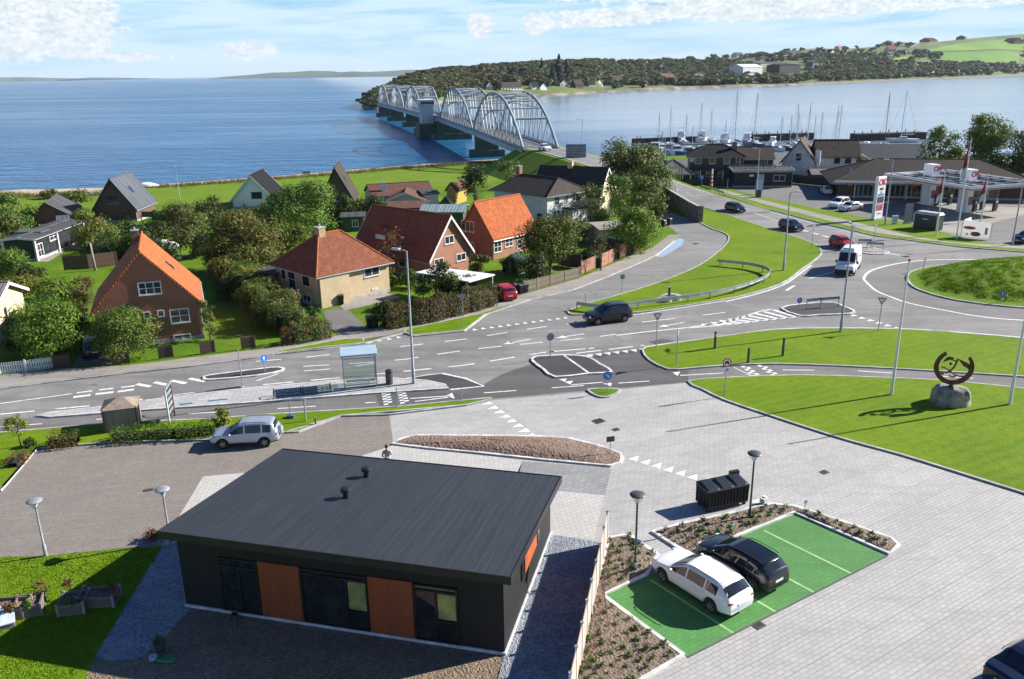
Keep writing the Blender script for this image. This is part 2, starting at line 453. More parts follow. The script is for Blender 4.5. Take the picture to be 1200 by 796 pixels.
gravel_mat('mulch',(0.15,0.095,0.07),(0.27,0.185,0.14),7.0)
gravel_mat('dirt_gravel',(0.14,0.098,0.064),(0.27,0.20,0.135),11.0)
gravel_mat('sand',(0.42,0.34,0.24),(0.52,0.43,0.32),3.0)
mat('kerb_stone',(0.42,0.41,0.40),0.8,0.2,1.0,space='World')
mat('paint_white',(0.72,0.72,0.70),0.7,0.18,3.0,space='World')
mat('paint_worn',(0.55,0.55,0.54),0.75,0.35,2.0,space='World')
# ---------------------------------------------------------------- land, shore, sea
SEA=-3.0
shore_px=[(-700,268),(-300,243),(-100,229),(0,223.5),(50,221.8),(118,219.8),(155,216.6),(207,214.5),(275,209.5),(350,204),(408,199),(475,193.5),(530,189.5),(575,186.8),(600,185)]
edge=[g2(x,y+3.2+(4.5 if 20<x<120 else 0),0) for x,y in shore_px]
wline=[g2(x,y,SEA) for x,y in shore_px]
right_edge=[(16,214),(26,222),(44,226),(70,228),(92,224),(104,214),(140,212),(200,208),(420,190),(900,150)]
land=edge+[(2,212)]+right_edge+[(900,-300),(-700,-300)]
mb=MB();mb.add([(x,y,0) for x,y in land],[tuple(range(len(land)))[::-1]])
k=len(edge)
gr_o=struct('ground',mb,MATS['grass_garden'])
if gr_o.data.polygons[0].normal.z<0:gr_o.data.flip_normals()
mb=MB()
n=len(edge)
mid=[((a[0]+b[0])/2,(a[1]+b[1])/2,-1.6 if True else 0) for a,b in zip(edge,wline)]
far_=[(b[0]+(b[0]-a[0])*.5,b[1]+(b[1]-a[1])*.5,-4.5) for a,b in zip(edge,wline)]
mb.add([(x,y,0.0) for x,y in edge]+mid+far_,[(i,i+1,n+i+1,n+i) for i in range(n-1)]+[(n+i,n+i+1,2*n+i+1,2*n+i) for i in range(n-1)])
o=struct('beach',mb,MATS['sand'],60)
if o.data.polygons[0].normal.z<0:o.data.flip_normals()
# quay and stone edge towards the harbour
mb=MB();re=[(2,212)]+right_edge
for i in range(len(re)-1):
 a,b=re[i],re[i+1];d=(Vector(b)-Vector(a)).normalized();nn=Vector((-d.y,d.x))*4
 mb.add([(*a,0),(*b,0),(b[0]+nn.x,b[1]+nn.y,-4.5),(a[0]+nn.x,a[1]+nn.y,-4.5)],[(0,1,2,3)])
o=struct('harbour_bank',mb,mat('bank_stone',(0.16,0.155,0.14),0.9,0.4,0.6,bmp=0.6,bscale=1.5))
# open grass by the sea
shore_grass=[edge[i] for i in range(1,n)]+[(-3,206)]+px([(640,200),(560,216),(430,226),(330,232),(250,238),(120,243),(0,248),(-300,270)])
o=sheet('shore_meadow',shore_grass,0.02,MATS['grass_shore'])
sheet('beach_pool',px([(68,228),(80,226.5),(96,225.5),(112,224),(117,225.3),(110,227),(92,228.5),(76,229.5)]),0.03,mat('pool_water',(0.08,0.17,0.30),0.15,0.1))
def water_mat():
 m,nt,b=nt_new('sea_water')
 p=geo_pos(nt)
 sep=N(nt,'ShaderNodeSeparateXYZ');L(nt,p,sep.inputs[0])
 # the sheltered fjord east of the bridge is calm, the open sound to the west is ruffled
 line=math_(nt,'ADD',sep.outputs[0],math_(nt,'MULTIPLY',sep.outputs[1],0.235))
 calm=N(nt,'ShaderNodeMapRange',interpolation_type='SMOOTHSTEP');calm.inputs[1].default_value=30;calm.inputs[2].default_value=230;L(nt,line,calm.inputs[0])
 mp=N(nt,'ShaderNodeMapping');mp.inputs['Scale'].default_value=(0.0022,0.012,1);mp.inputs['Rotation'].default_value=(0,0,0.12);L(nt,p,mp.inputs[0])
 st=noise(nt,mp.outputs[0],1.0,5,0.6,0.6)
 slick=ramp(nt,st,[(0.46,0.0),(0.58,1.0)])
 mp2=N(nt,'ShaderNodeMapping');mp2.inputs['Scale'].default_value=(0.35,0.8,1);mp2.inputs['Rotation'].default_value=(0,0,0.5);L(nt,p,mp2.inputs[0])
 w1=noise(nt,mp2.outputs[0],0.55,4,0.62,0.4)
 mp3=N(nt,'ShaderNodeMapping');mp3.inputs['Scale'].default_value=(0.05,0.11,1);L(nt,p,mp3.inputs[0])
 w2=noise(nt,mp3.outputs[0],1.0,4,0.6,0.5)
 h=math_(nt,'ADD',w1,math_(nt,'MULTIPLY',w2,2.2))
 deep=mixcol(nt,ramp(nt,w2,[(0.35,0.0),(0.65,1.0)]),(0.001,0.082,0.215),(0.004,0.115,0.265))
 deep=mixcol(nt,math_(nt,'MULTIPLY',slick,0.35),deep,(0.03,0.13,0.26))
 pale=mixcol(nt,slick,(0.48,0.54,0.60),(0.58,0.62,0.66))  # pale metallic base stands in for bright sky mirrored in the calm fjord
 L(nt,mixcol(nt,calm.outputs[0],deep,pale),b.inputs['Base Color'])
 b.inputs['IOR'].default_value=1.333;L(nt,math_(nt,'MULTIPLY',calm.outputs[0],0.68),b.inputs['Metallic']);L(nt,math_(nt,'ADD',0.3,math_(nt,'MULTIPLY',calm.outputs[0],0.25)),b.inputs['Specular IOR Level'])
 bu=N(nt,'ShaderNodeBump');bu.inputs['Distance'].default_value=1.3
 s0=math_(nt,'MULTIPLY',math_(nt,'SUBTRACT',1.0,math_(nt,'MULTIPLY',calm.outputs[0],0.95)),math_(nt,'SUBTRACT',1.0,math_(nt,'MULTIPLY',slick,0.8)))
 L(nt,math_(nt,'MULTIPLY',s0,0.85),bu.inputs['Strength']);L(nt,h,bu.inputs['Height']);L(nt,bu.outputs[0],b.inputs['Normal'])
 L(nt,math_(nt,'SUBTRACT',0.22,math_(nt,'MULTIPLY',calm.outputs[0],0.02)),b.inputs['Roughness'])
 return m
mb=MB()
seg=[(-40000,120),(-4000,60),(0,40),(4000,60),(40000,120)]
mb.add([(-26000,120,SEA),(26000,120,SEA),(26000,26000,SEA),(-26000,26000,SEA)],[(0,1,2,3)])
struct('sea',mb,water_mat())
# ---------------------------------------------------------------- roads
Z_R,Z_P,Z_M,Z_L=0.012,0.020,0.028,0.11
north_kerb=[(-260,491),(0,457),(75,447),(151,438),(226,430),(300,420),(323,416),(380,410),(428,403),(473,391),(486,395),(544,389),(570,369),(621,352),(673,340),(712,325),(756,306),(770,299),(790,283),(796,277)]
cul=[(790,270),(776,262),(772,250),(790,250),(818.6,261)]
road_pts=px(north_kerb)+px(cul)+px([(860,254)])+px([(773,226)],1.2)+px([(801,217)],1.2)+px([(851,230),(900,246),(960,262),(1026,277.5),(1126,290.5),(1200,296.5),(1330,303),(1500,312),(1500,470),(1200,470),(850,474),(800,452),(580,470),(456,487),(300,499),(0,513),(-260,540)])
sheet('road',road_pts,Z_R,MATS['asphalt_old'])
sheet('side_road',px([(571,369),(621,352),(673,340),(712,325),(756,306),(770,299),(790,283),(796,277),(790,270),(776,262),(772,250),(790,250),(818,260),(836,269),(846,272),(855,278),(852,287),(839,299),(822,311),(796,323),(764,335),(721,348),(690,357),(668,364),(640,376),(590,385),(550,390),(553,383)]),Z_R+.006,MATS['asphalt_side'])
# fresh asphalt of the new junction and the cycle path
sheet('new_junction',px([(570,449),(590,438),(640,421),(690,417),(752,409),(757,424),(783,434.5),(807,434),(850,431),(850,444),(806,448),(700,457),(580,467),(550,468),(470,475),(446,478),(440,463),(462,460),(527,457),(566,453)]),Z_R+.006,MATS['asphalt_dark'])
sheet('asphalt_splitter',px([(461,447),(490,441),(518,438),(545,445),(567,453),(528,457),(522,450),(490,446)]),Z_R+.01,MATS['asphalt_black'])
cyc_e_top=[(807,433.5),(850,430),(908,428),(996,431),(1083,435.6),(1198,443),(1400,458)]
cyc_e_bot=[(806,447.5),(850,443.5),(937,440.5),(1025,443),(1112,447),(1198,456),(1400,474)]
sheet('cycle_path',px(cyc_e_top+cyc_e_bot[::-1]),Z_R+.012,MATS['asphalt_path'])
cyc_w_top=[(-100,503),(0,491),(43,489.5),(151,483),(300,473),(446,461),(470,459)]
cyc_w_bot=[(-100,520),(0,508.5),(121,497),(251,491),(300,487),(398,481),(471,476.5),(500,473)]
sheet('bus_stop_lane',px(cyc_w_top+cyc_w_bot[::-1]),Z_R+.003,MATS['asphalt_path'])
# repairs
for q in ([(242,458),(282,452.5),(283,456),(243,461.5)],[(760,401),(776,397.5),(790,400),(770,404)],[(150,473),(175,470),(180,473),(155,477)]):
 sheet('road_patch',px(q),Z_R+.016,MATS['asphalt_dark'])
 # pavement along the houses
pav=[(-260,475),(0,441),(68,434),(151,429.5),(300,411),(330,406),(405,393),(448,384),(510,372.5),(576,359),(619,344.5),(645,337),(679,327),(741,300),(766,290),(784,276),(770,268),(768,285)]
pav_low=[(-260,489),(0,456),(75,446.2),(151,437),(226,429.3),(300,419.2),(323,415.3),(405,402),(448,395),(473,389),(510,382),(560,368.5),(576,363.5),(621,351.2),(673,339.2),(712,324.2),(756,305.2),(770,298),(790,282),(796,276)]
mbp=MB();sheet('pavement',px(pav[:-2]+pav_low[::-1]),0.10,MATS['footway'],0.1)
mbk=MB()
ribbon(mbk,px(north_kerb[:-1],0),0.14,0,z1=0.115)
# verge strips on the pavement
def lawn(name,pts,z=Z_L,m='grass_lawn',kerb=True,close=True,sm=0,thick=0.12,kw=0.16):
 P=px(pts)
 if sm:P=smooth_line(P,sm,True)
 if kerb:
  ribbon(mbk,P,kw,0,closed=True,z1=z+0.012)
 return sheet(name,P,z,MATS[m],thick)
lawn('verge',[(324,415.2),(332,411.5),(405,398.5),(425,398),(427,402.6)],0.125)
lawn('verge',[(473.5,390.5),(476,387),(520,378),(563,368.6),(569,369.3),(544,388.3),(487,394.2)],0.125)
# grass island between side road and main road
isl=[(667,365),(671,369.5),(690,369),(746,367),(800,359.5),(850,351.5),(879,345),(905,337),(923,329),(937,318),(950,309),(960,301),(962.5,295),(956.5,288),(940,281),(923,275),(898,267.5),(860,254.7),(826,240.5),(800,232),(783,226.5),(776,228),(786,237),(803,248),(820,261),(836,269.5),(846,272.5),(854,278),(851,287),(838,299),(821,311),(795,323),(763,335),(720,348),(688,357)]
lawn('grass_island',isl,Z_L,sm=3)
lawn('grass_island',[(753.5,413),(756,409),(768.6,406.5),(850,395),(908,387.5),(984,386),(1068,387.5),(1141,392.7),(1198,397.7),(1400,417),(1400,457),(1198,442.3),(1083,435),(996,430.3),(908,427.3),(850,429.3),(807,432.8),(783,433.5),(761,423)],Z_L,sm=2)
lawn('flagpole_lawn',[(806.5,448),(850,444),(937,441),(1025,443.5),(1112,447.5),(1198,456.5),(1400,475),(1400,640),(1200,579),(1130,557),(1056,534),(1015,523),(967,509),(900,487),(850,470),(825,458)],Z_L,sm=2)
lawn('small_island',[(689.5,459),(696,457),(723,457),(724.6,460.5),(713,466),(701,465.6)],Z_L,m='grass_garden',sm=3)
lawn('hedge_verge',[(-60,516),(0,508.5),(121,498),(251,492),(300,488),(398,482),(471,477.5),(576,467.5),(577,469),(546,476),(400,488.5),(350,507),(335,508),(251,516.5),(126,520),(43,527),(5,571),(-20,590),(-80,590)],Z_L)
# splitter and refuges: asphalt tops inside white kerbs
mbw=MB()
def refuge(name,pts,m='asphalt_black',z=0.12,kw=0.22,sm=2):
 P=smooth_line(px(pts),sm,True) if sm else px(pts)
 ribbon(mbw,P,kw,0,closed=True,z1=z+0.01)
 return sheet(name,P,z-0.005,MATS[m],0.1)
refuge('traffic_island',[(624,424),(627,419.5),(640,418.5),(660,417.5),(688,419.5),(703,428),(717,437),(690,439),(651,443),(637,434)])
mbl=MB();ribbon(mbw,px([(661,418.5),(690,439)]),0.2,0.1,z1=0.135)
refuge('traffic_island',[(915.6,362),(940,357.5),(975,355.5),(988,360),(1000,365),(996,368.5),(960,370),(937.5,371)])
refuge('traffic_island',[(972,281.5),(985,283),(1010,288.5),(1042,296.5),(1022,298.5),(1000,295),(985,289)],m='footway')
refuge('traffic_island',[(240,443.5),(245,441),(300,434),(326,431.5),(331,435),(300,441.2),(245,446)],z=0.1)
refuge('bus_platform',[(43,488.5),(60,485),(121,478),(200,467),(300,455.5),(400,447),(450,444),(500,447.5),(521,452),(526,456.5),(446,461.5),(300,472.5),(151,483),(60,490)],m='platform_tiles',z=0.12,kw=0.14,sm=1)
for q in ([(243,469.5),(266,467),(267,468.3),(244,470.8)],[(210,473.5),(225,471.6),(226,473),(211,475)]):
 sheet('platform_puddle',px(q,.12),0.122,MATS['pool_water'])
 # roundabout: mound, truck apron, ring line
mnd=smooth_line(px([(1063,326.5),(1066.7,320.5),(1076,316.5),(1093,313),(1116.7,310.8),(1145,308),(1190,305),(1245,303),(1310,307),(1365,317),(1390,330),(1380,348),(1340,359),(1270,364.5),(1200,361.5),(1150,356.7),(1116.7,351.7),(1090,345),(1070,336.7)]),3,True)
ribbon(mbk,mnd,0.22,0,closed=True,z1=0.14)
cx=sum(p[0] for p in mnd)/len(mnd);cy=sum(p[1] for p in mnd)/len(mnd)
mb=MB();rings=14;k=len(mnd)
vs=[];
for j in range(rings):
 t=j/rings
 hgt=1.9*(1-(1-min(1,max(0,(t-0.10)/0.8)))**1.7)+0.12
 for (x,y) in mnd:
  q=(x+(cx-x)*t,y+(cy-y)*t)
  rough=0 if t<0.1 else (math.sin(q[0]*2.3+q[1])*math.sin(q[1]*1.7-q[0]*.6))*0.09+R.uniform(-.08,.08)
  vs.append((q[0],q[1],hgt+rough))
vs.append((cx,cy,2.02))
fs=[(j*k+i,j*k+(i+1)%k,(j+1)*k+(i+1)%k,(j+1)*k+i) for j in range(rings-1) for i in range(k)]+[((rings-1)*k+i,(rings-1)*k+(i+1)%k,rings*k) for i in range(k)]
mb.add(vs,fs)
o=struct('roundabout_mound',mb,MATS['grass_rough'],80)
if o.data.polygons[0].normal.z<0:o.data.flip_normals()
MOUND=(mnd,cx,cy)
ringl=smooth_line(px([(1200,305.8),(1176.7,305.3),(1140,304.5),(1093,305),(1066.7,307),(1040,311.7),(1020,318),(1012.5,326),(1016,331.7),(1026.7,341),(1043,348),(1066.7,356),(1106.7,364),(1140,370),(1181.7,374.7),(1260,378)]),4)
sheet('truck_apron',ringl+[g2(1330,350)],Z_R+.004,MATS['asphalt_path'])
mbp_=MB();ribbon(mbp_,ringl,0.28,Z_M)
# northern verges, footpath and forecourts across the road
k1=[(801,216.5),(851,229.5),(900,245.5),(960,261),(1026,277),(1126,290),(1200,296),(1330,302.5)]
v1t=[(810,217),(852,227.5),(900,241),(960,256.5),(1026,273.5),(1090,283),(1151,289.5),(1200,292.5),(1330,298)]
p1t=[(822,217),(852,224),(900,236.5),(960,251),(1000,260.4),(1040,270.5),(1076,279),(1120,285),(1166,288),(1200,290),(1330,294)]
v2t=[(836,217),(870,225.5),(900,233),(970,247.5),(1020,257),(1060,260.5),(1100,272),(1130,280),(1166,287.2)]
sheet('verge',px(k1+v1t[::-1]),Z_L,MATS['grass_lawn'],.1)
ribbon(mbk,px(k1),0.16,0,z1=0.12)
sheet('footpath',px(v1t+p1t[::-1]),0.105,MATS['footway'],.1)
sheet('verge',px(p1t[:9]+v2t[::-1]),Z_L+.005,MATS['grass_lawn'],.1)
sheet('forecourt',px(v2t+[(1200,290),(1330,294),(1330,215),(1200,205),(1050,200),(960,200),(880,209),(840,216)]),0.016,MATS['asphalt_path'])
sheet('quay',px([(764,196),(780,188),(900,180),(1010,184),(1060,192),(1040,204),(950,206),(880,210),(800,208)]),.008,MATS['asphalt_dark'])
sheet('pump_apron',px([(1040,262),(1060,252),(1100,238),(1200,244),(1200,252),(1160,262),(1135,276),(1098,271)]),0.022,MATS['footway'])
# ramp to the bridge
ramp_c=[(880,250.5,0.02),(845,240,.25),(812,229,.75),(787,220.5,1.4),(750,206.5,2.7),(712,194,3.9),(684,185.5,4.6),(660,179,4.95),(632,172.0,5.05)]
rc=[G(*q) for q in ramp_c]
mb=MB();mr=MB();ml=MB();vs=[]
cent=[(p.x,p.y) for p in rc];zs=[p.z for p in rc]
dirs=[]
for i in range(len(rc)):
 a=rc[max(i-1,0)];b=rc[min(i+1,len(rc)-1)];d=Vector((b.x-a.x,b.y-a.y)).normalized();dirs.append(Vector((-d.y,d.x)))
for p,nn in zip(rc,dirs):
 h=max(p.z,0.0)
 for o_,z in ((6.2+1.9*h,-0.3),(5.2,p.z-.02),(-5.2,p.z-.02),(-6.2-1.7*h,-0.3)):
  vs.append((p.x+nn.x*o_,p.y+nn.y*o_,z))
m_=len(rc)
mb.add(vs,[(i*4+j,i*4+j+1,i*4+j+5,i*4+j+4) for i in range(0,m_-1) for j in range(3)])
mb.add([],[])
mb.f.append(tuple((m_-1)*4+j for j in range(4)));mb.m.append(0)
o=struct('embankment',mb,MATS['grass_shore'])
ribbon(mr,cent,8.4,[z+0.05 for z in zs]);struct('road',mr,MATS['asphalt_old'])
for s in (-3.7,3.7):ribbon(ml,[(p.x+nn.x*s,p.y+nn.y*s) for p,nn in zip(rc[2:],dirs[2:])],0.25,[z+0.065 for z in zs[2:]])
dl=[(p.x,p.y) for p in rc[2:]];ribbon(ml,dl,0.2,[z+0.065 for z in zs[2:]])
# ---------------------------------------------------------------- painted markings
W=0.16
def line(pts,w=W,sm=0):
 P=px(pts);P=smooth_line(P,sm) if sm else P
 ribbon(mbp_,P,w,Z_M)
def dash(pts,on,off,w=W,st=0.0):dashes(mbp_,px(pts),w,Z_M,on,off,st)
def tri(a,b,c):mbp_.add([(*g2(*p),Z_M) for p in (a,b,c)],[(0,1,2)])
def sharks(p0,p1,n,back,w=0.62,ln=0.75):
 A,B=G(*p0),G(*p1);C=G(*back)
 d=(B-A).normalized();nn=Vector((-d.y,d.x,0));nn=nn if nn.dot(C-A)>0 else -nn
 for i in range(n):
  p=A+(B-A)*(i/max(1,n-1))
  a,b,c=p-d*w/2,p+d*w/2,p+nn*ln
  vs=[(a.x,a.y,Z_M),(b.x,b.y,Z_M),(c.x,c.y,Z_M)]
  if (b-a).cross(c-a).z<0:vs=vs[::-1]
  mbp_.add(vs,[(0,1,2)])
  # main road, west part
line([(-200,497),(0,473.5),(40,468),(84,462)]);
dash([(300,424),(360,419),(430,411),(480,405.5),(548,397.5),(585,391.5),(640,383),(690,378)],2.0,1.9,0.18)
dash([(300,435.5),(345,430.5),(430,425.5),(480,421),(520,414.5),(560,409),(620,403),(690,396.5),(722,392)],2.0,1.6,0.18)
dash([(300,447),(331,437),(400,432),(440,426)],2.0,2.0,0.16)
dash([(0,486),(121,474.5),(200,464),(300,452),(400,443),(470,436),(545,428.5),(600,419.5),(640,413),(700,408)],2.2,1.3,0.2)
for a,b in (((90,461),(108,458.5)),((116,457.5),(133,455.5)),((142,454.5),(158,452.5))):line([a,b],0.25)
hz=[((86,466),(106,463.5)),((112,462.5),(133,460)),((138,459.5),(157,457)),((160,450.5),(176,453.5)),((181,448.5),(197,451.8)),((201,446.5),(218,449.8)),((222,444),(240,447.5))]
for a,b in hz:line([a,b],0.4)
# left-turn lane arrows and centre lines towards the roundabout
dash([(640,413),(690,409)],2,1.4,0.2)
line([(722,393.5),(760,389),(805,384.5),(850,378),(890,365.5),(905,362.5)],0.22)
line([(805,385),(850,381.5),(900,375.5),(938,371.5)],0.2)
for i in range(9):
 t=i/8
 a=(822+84*t,380.6-17.0*t);b=(850+84*t,381.0-9.0*t)
 line([a,b],0.42)
dash([(752,378),(800,372.5),(850,366.5)],3.4,3.0,0.18)
line([(850,351.5+1.3),(800,361),(750,368.5),(730,370.5)],0.16);line([(850,354),(879,347),(905,339.3),(923,331.5),(938,320.5),(951,311.2)],0.22,3)
line([(755,407.5),(768,405),(850,394),(908,386.2),(984,384.6),(1068,386),(1141,391),(1200,396)],0.2,3)
def arrow(p,q,w=0.16):
 line([p,q],w);A,B=G(*q),G(*p);d=(A-B).normalized();nn=Vector((-d.y,d.x,0))
 a,b,c=A+d*.9,A+nn*.38,A-nn*.38
 vs=[(v.x,v.y,Z_M) for v in (a,b,c)]
 if (b-a).cross(c-a).z<0:vs=vs[::-1]
 mbp_.add(vs,[(0,1,2)])
arrow((622,398),(600,402));arrow((685,391.5),(662,395));arrow((802,378),(781,382))
line([(594,400),(600,402.5)],0.14)
sharks((434,402.5),(468,396.5),4,(440,380),0.5,0.6)
sharks((557,387.5),(664,373.5),12,(600,360),0.5,0.6)
sharks((680,417.2),(752,409),8,(720,430),0.6,0.7);dash([(675,414.5),(755,405)],2.2,0.7,0.2)
sharks((576,472.5),(627,510),8,(560,510),0.62,0.8)
sharks((741,540),(840,571),8,(800,520),0.62,0.8);sharks((850,579),(884,590),3,(860,570),0.5,0.6)
sharks((1003,369.8),(1053,384.5),6,(1020,390),0.6,0.8)
dash([(470,473),(566,461),(660,454),(790,445)],2.4,2.6,0.14,1.0)
line([(797,440.5),(850,437.5)],0.14);dash([(917,434),(996,434.5),(1083,440),(1198,447.5)],2.4,3.2,0.14)
dash([(0,501),(151,489),(300,481),(440,472)],2.6,3.4,0.14)
line([(480,467.5),(527,464.5)],0.14);line([(669,451.5),(706,448.5)],0.14)
for a,b,c in (((655,445),(664,444),(662,448)),((662,448),(672,446.5),(668,451)),((523,464),(530,461),(533,468)),((788,437),(797,436),(794,441)),((706,450),(717,449),(716,453))):tri(a,c,b)
def checks(q,nx,ny):
 """zig-zag blocks of a cycle crossing, q four corners"""
 P=[Vector(g2(*p)) for p in q]
 for j in range(ny):
  for i in range(nx):
   if (i+j)%2:continue
   def bi(u,v):return P[0]*(1-u)*(1-v)+P[1]*u*(1-v)+P[2]*u*v+P[3]*(1-u)*v
   qq=[bi(i/nx,j/ny),bi((i+1)/nx,j/ny),bi((i+1)/nx,(j+1)/ny),bi(i/nx,(j+1)/ny)]
   a=(qq[1]-qq[0]).cross(qq[2]-qq[0])
   if a<0:qq=qq[::-1]
   mbp_.add([(*v,Z_M) for v in qq],[(0,1,2,3)])
checks([(447,461.5),(457,460.5),(460,473.5),(450,475.5)],2,9);checks([(466,460),(475,459),(480,472),(469,474)],2,9)
checks([(868,429.5),(876,429),(893,441.5),(882,442)],2,7);checks([(887,428.6),(896,428.3),(914,440.5),(905,441)],2,7)
line([(860,431),(885,443)],.1)
line([(864,256.5),(900,269.3),(925,277),(941,283),(957,290.5)],0.16,2);line([(803,219.5),(851,233),(900,248.2),(960,264.3),(1026,280)],0.14)
line([(800,222.5),(835,233.5),(866,244.5),(890,252),(935,267.5)],0.16);dash([(940,270),(985,282)],1.4,0.8,0.45)
line([(948,327),(983,317)],0.2);line([(921,341),(931,335)],0.3)
line([(1040,297),(1054,299.5)],0.3);line([(1090,387),(1112,388.5)],0.25)
line([(461,446.5),(500,440),(518,438)],0.12);line([(518,438),(546,444),(567,453),(528,457)],0.22)
struct('road_markings',mbp_,MATS['paint_white'])
struct('ramp_markings',ml,MATS['paint_worn'])
# ---------------------------------------------------------------- plaza, paving, beds
sheet('plaza',px([(456.5,487),(546,476.5),(577,469.5),(640,464),(690,460),(806,448.8),(825,459.5),(850,471.5),(900,489),(967,511),(1015,524.5),(1056,535.5),(1130,559),(1200,581),(1500,670),(1500,1100),(600,1100),(600,700),(500,600),(420,536),(461,522)]),0.020,MATS['pavers_light'])
sheet('brick_paving',px([(43,527.5),(126,520.5),(251,517),(335,508.5),(352,507),(400,489),(456.5,487),(461,521.5),(420,536),(400,560),(300,600),(210,640),(154,642),(53,652),(0,653),(-150,665),(-150,600),(-20,592),(5,572)]),0.020,MATS['pavers_brown'])
sheet('terrace',px([(238,559),(283,555),(340,560),(300,620),(190,640),(209,607)]),0.028,MATS['pavers_pale'])
sheet('terrace',px([(420,536),(461,522),(560,534),(612,541),(604,572),(560,560)]),0.026,MATS['pavers_pale'])
sheet('dim_paving',px([(612,541),(717,549),(709,580.5),(600,570)]),0.026,MATS['pavers_dim'])
sheet('terrace',px([(600,571),(708,581),(696,634),(636,626),(620,600)]),0.025,MATS['pavers_pale'])
sheet('gravel_strip',px([(591,768),(640,626),(712,638),(690,720),(668,840),(655,960),(540,960)]),0.035,MATS['gravel_blue'])
sheet('gravel_strip',px([(190,641),(167,678),(111,771.5),(130,776),(161,773.5),(172,767),(180,758.6),(195,745),(222,716),(240,690),(225,632)]),0.035,MATS['gravel_blue'])
sheet('soil_yard',px([(219,711),(222,716),(195,745),(180,758.6),(172,767),(161,773.5),(130,776),(111,773),(95,800),(60,900),(540,960),(575,810),(592,769),(591,760),(400,735)]),0.028,MATS['dirt_gravel'])
sheet('left_lawn',px([(-160,668),(0,653.5),(53,652.5),(154,643),(190,641),(167,678),(111,771.5),(98,800),(60,900),(-260,960)]),0.04,MATS['grass_lawn'])
def mound(name,P,zbase,h,m,rough=0.05,rings=7,flat=0.06):
 k=len(P);cx=sum(p[0] for p in P)/k;cy=sum(p[1] for p in P)/k
 vs=[]
 for j in range(rings):
  t=j/rings
  z=zbase+h*(1-(1-min(1,max(0,(t-flat)/0.7)))**2)
  for (x,y) in P:vs.append((x+(cx-x)*t,y+(cy-y)*t,z+(R.uniform(-rough,rough) if j>0 else 0)))
 vs.append((cx,cy,zbase+h))
 fs=[(j*k+i,j*k+(i+1)%k,(j+1)*k+(i+1)%k,(j+1)*k+i) for j in range(rings-1) for i in range(k)]+[((rings-1)*k+i,(rings-1)*k+(i+1)%k,rings*k) for i in range(k)]
 mb=MB();mb.add(vs,fs);o=struct(name,mb,MATS[m],80)
 if o.data.polygons[0].normal.z<0:o.data.flip_normals()
 return o
def dense(P,step):
 out=[]
 for i in range(len(P)):
  a,b=Vector(P[i]),Vector(P[(i+1)%len(P)]);n=max(1,int((b-a).length/step))
  out+=[tuple(a+(b-a)*j/n) for j in range(n)]
 return out
def bed(name,pts,m,h=0.12,kw=0.2,mb=mbw,z=0.1,parts=None):
 P=px(pts);ribbon(mb,P,kw,0,closed=True,z1=z+0.02)
 for q in parts or [pts]:mound(name,dense(px(q),0.5),z,h,m,0.03)
bed('mulch_bed',[(460,521),(470,516),(486,511.5),(540,512),(600,512.3),(640,513.3),(666,515),(700,523),(727,532.5),(729,538),(727,543.5),(716,547),(640,540),(550,530.5),(500,526)],'mulch',0.3)
bed('planting_bed',[(712.5,632),(737,628),(771,652),(758,674.5),(706,699),(800,769),(754,797),(700,850),(668,830),(689,720),(711,640)],'soil_brown',parts=[[(712.5,632),(737,628),(771,652),(758,674.5),(706,699),(704,664)],[(704,664),(706,699),(800,769),(754,797),(700,850),(668,830),(689,720)]])
bed('planting_bed',[(765,624.5),(800,615),(850,604.5),(903,592),(930,594.5),(967,606),(1044,632),(1053,640.5),(1042,650),(931,602),(812,650.5),(797,645)],'soil_brown',parts=[[(765,624.5),(800,615),(850,604.5),(903,592),(930,594.5),(931,602),(812,650.5),(797,645)],[(930,594.5),(967,606),(988,613.5),(984,624.5),(931,602)],[(988,613.5),(1044,632),(1053,640.5),(1042,650),(984,624.5)]])
BA,BB,BC,BD=(Vector(g2(*p)) for p in ((706,699),(806,771),(1040,652),(930,602)))
sheet('parking_bays',[tuple(p) for p in (BA,BB,BC,BD)],0.032,MATS['pavers_green'])
mb=MB()
mat('paint_bay',(0.30,0.52,0.20),0.7,0.12)
for q in ((862,745),(912,720),(957,697),(1001,675)):
 p=Vector(g2(*q));t=(p-BB).length/(BC-BB).length
 far=BA+(BD-BA)*t;near=BB+(BC-BB)*t
 ribbon(mb,[tuple(far+(near-far)*.06),tuple(near)],0.13,0.04)
struct('bay_lines',mb,MATS['paint_bay'])
mb=MB();ribbon(mb,[tuple(BB),tuple(BC)],0.1,0.041);struct('bay_edge',mb,MATS['asphalt_dark'])
for a,b in (([(32,540),(0,577)],0),([(43,527),(5,571),(-20,592)],0),([(5,571),(43,527),(126,520),(251,516.5),(335,508)],0),([(335,508),(400,488.5),(456,487),(546,476),(577,469)],0)):
 ribbon(mbk,px(a),0.16,0,z1=0.13)
struct('kerb',mbk,MATS['kerb_stone']);struct('island_kerb',mbw,mat('kerb_white',(0.62,0.62,0.60),0.75,0.2,1.5,space='World'))
def drain(q,w,d,rz,label):
 p=G(*q);t=thing('drain_cover',label,'drain cover',(p.x,p.y,0.03),rz,'drain covers in the ground')
 f=MB();f.box((0,d/2-.03,.006),(w,.06,.02));f.box((0,-d/2+.03,.006),(w,.06,.02));f.box((w/2-.03,0,.006),(.06,d-.12,.02));f.box((-w/2+.03,0,.006),(.06,d-.12,.02))
 f.build('frame',mat('cast_iron',(0.075,0.07,0.066),0.6),t)
 g=MB();n=max(3,int(w/.09))
 g.box((0,0,-.004),(w-.12,d-.12,.01))
 for i in range(n):g.box((-w/2+.09+i*(w-.18)/(n-1),0,.006),(.04,d-.12,.016))
 g.build('grate',MATS['cast_iron'],t)
drain((701.5,494),.75,.65,PR,'square iron drain cover in the light paving above the mulch island')
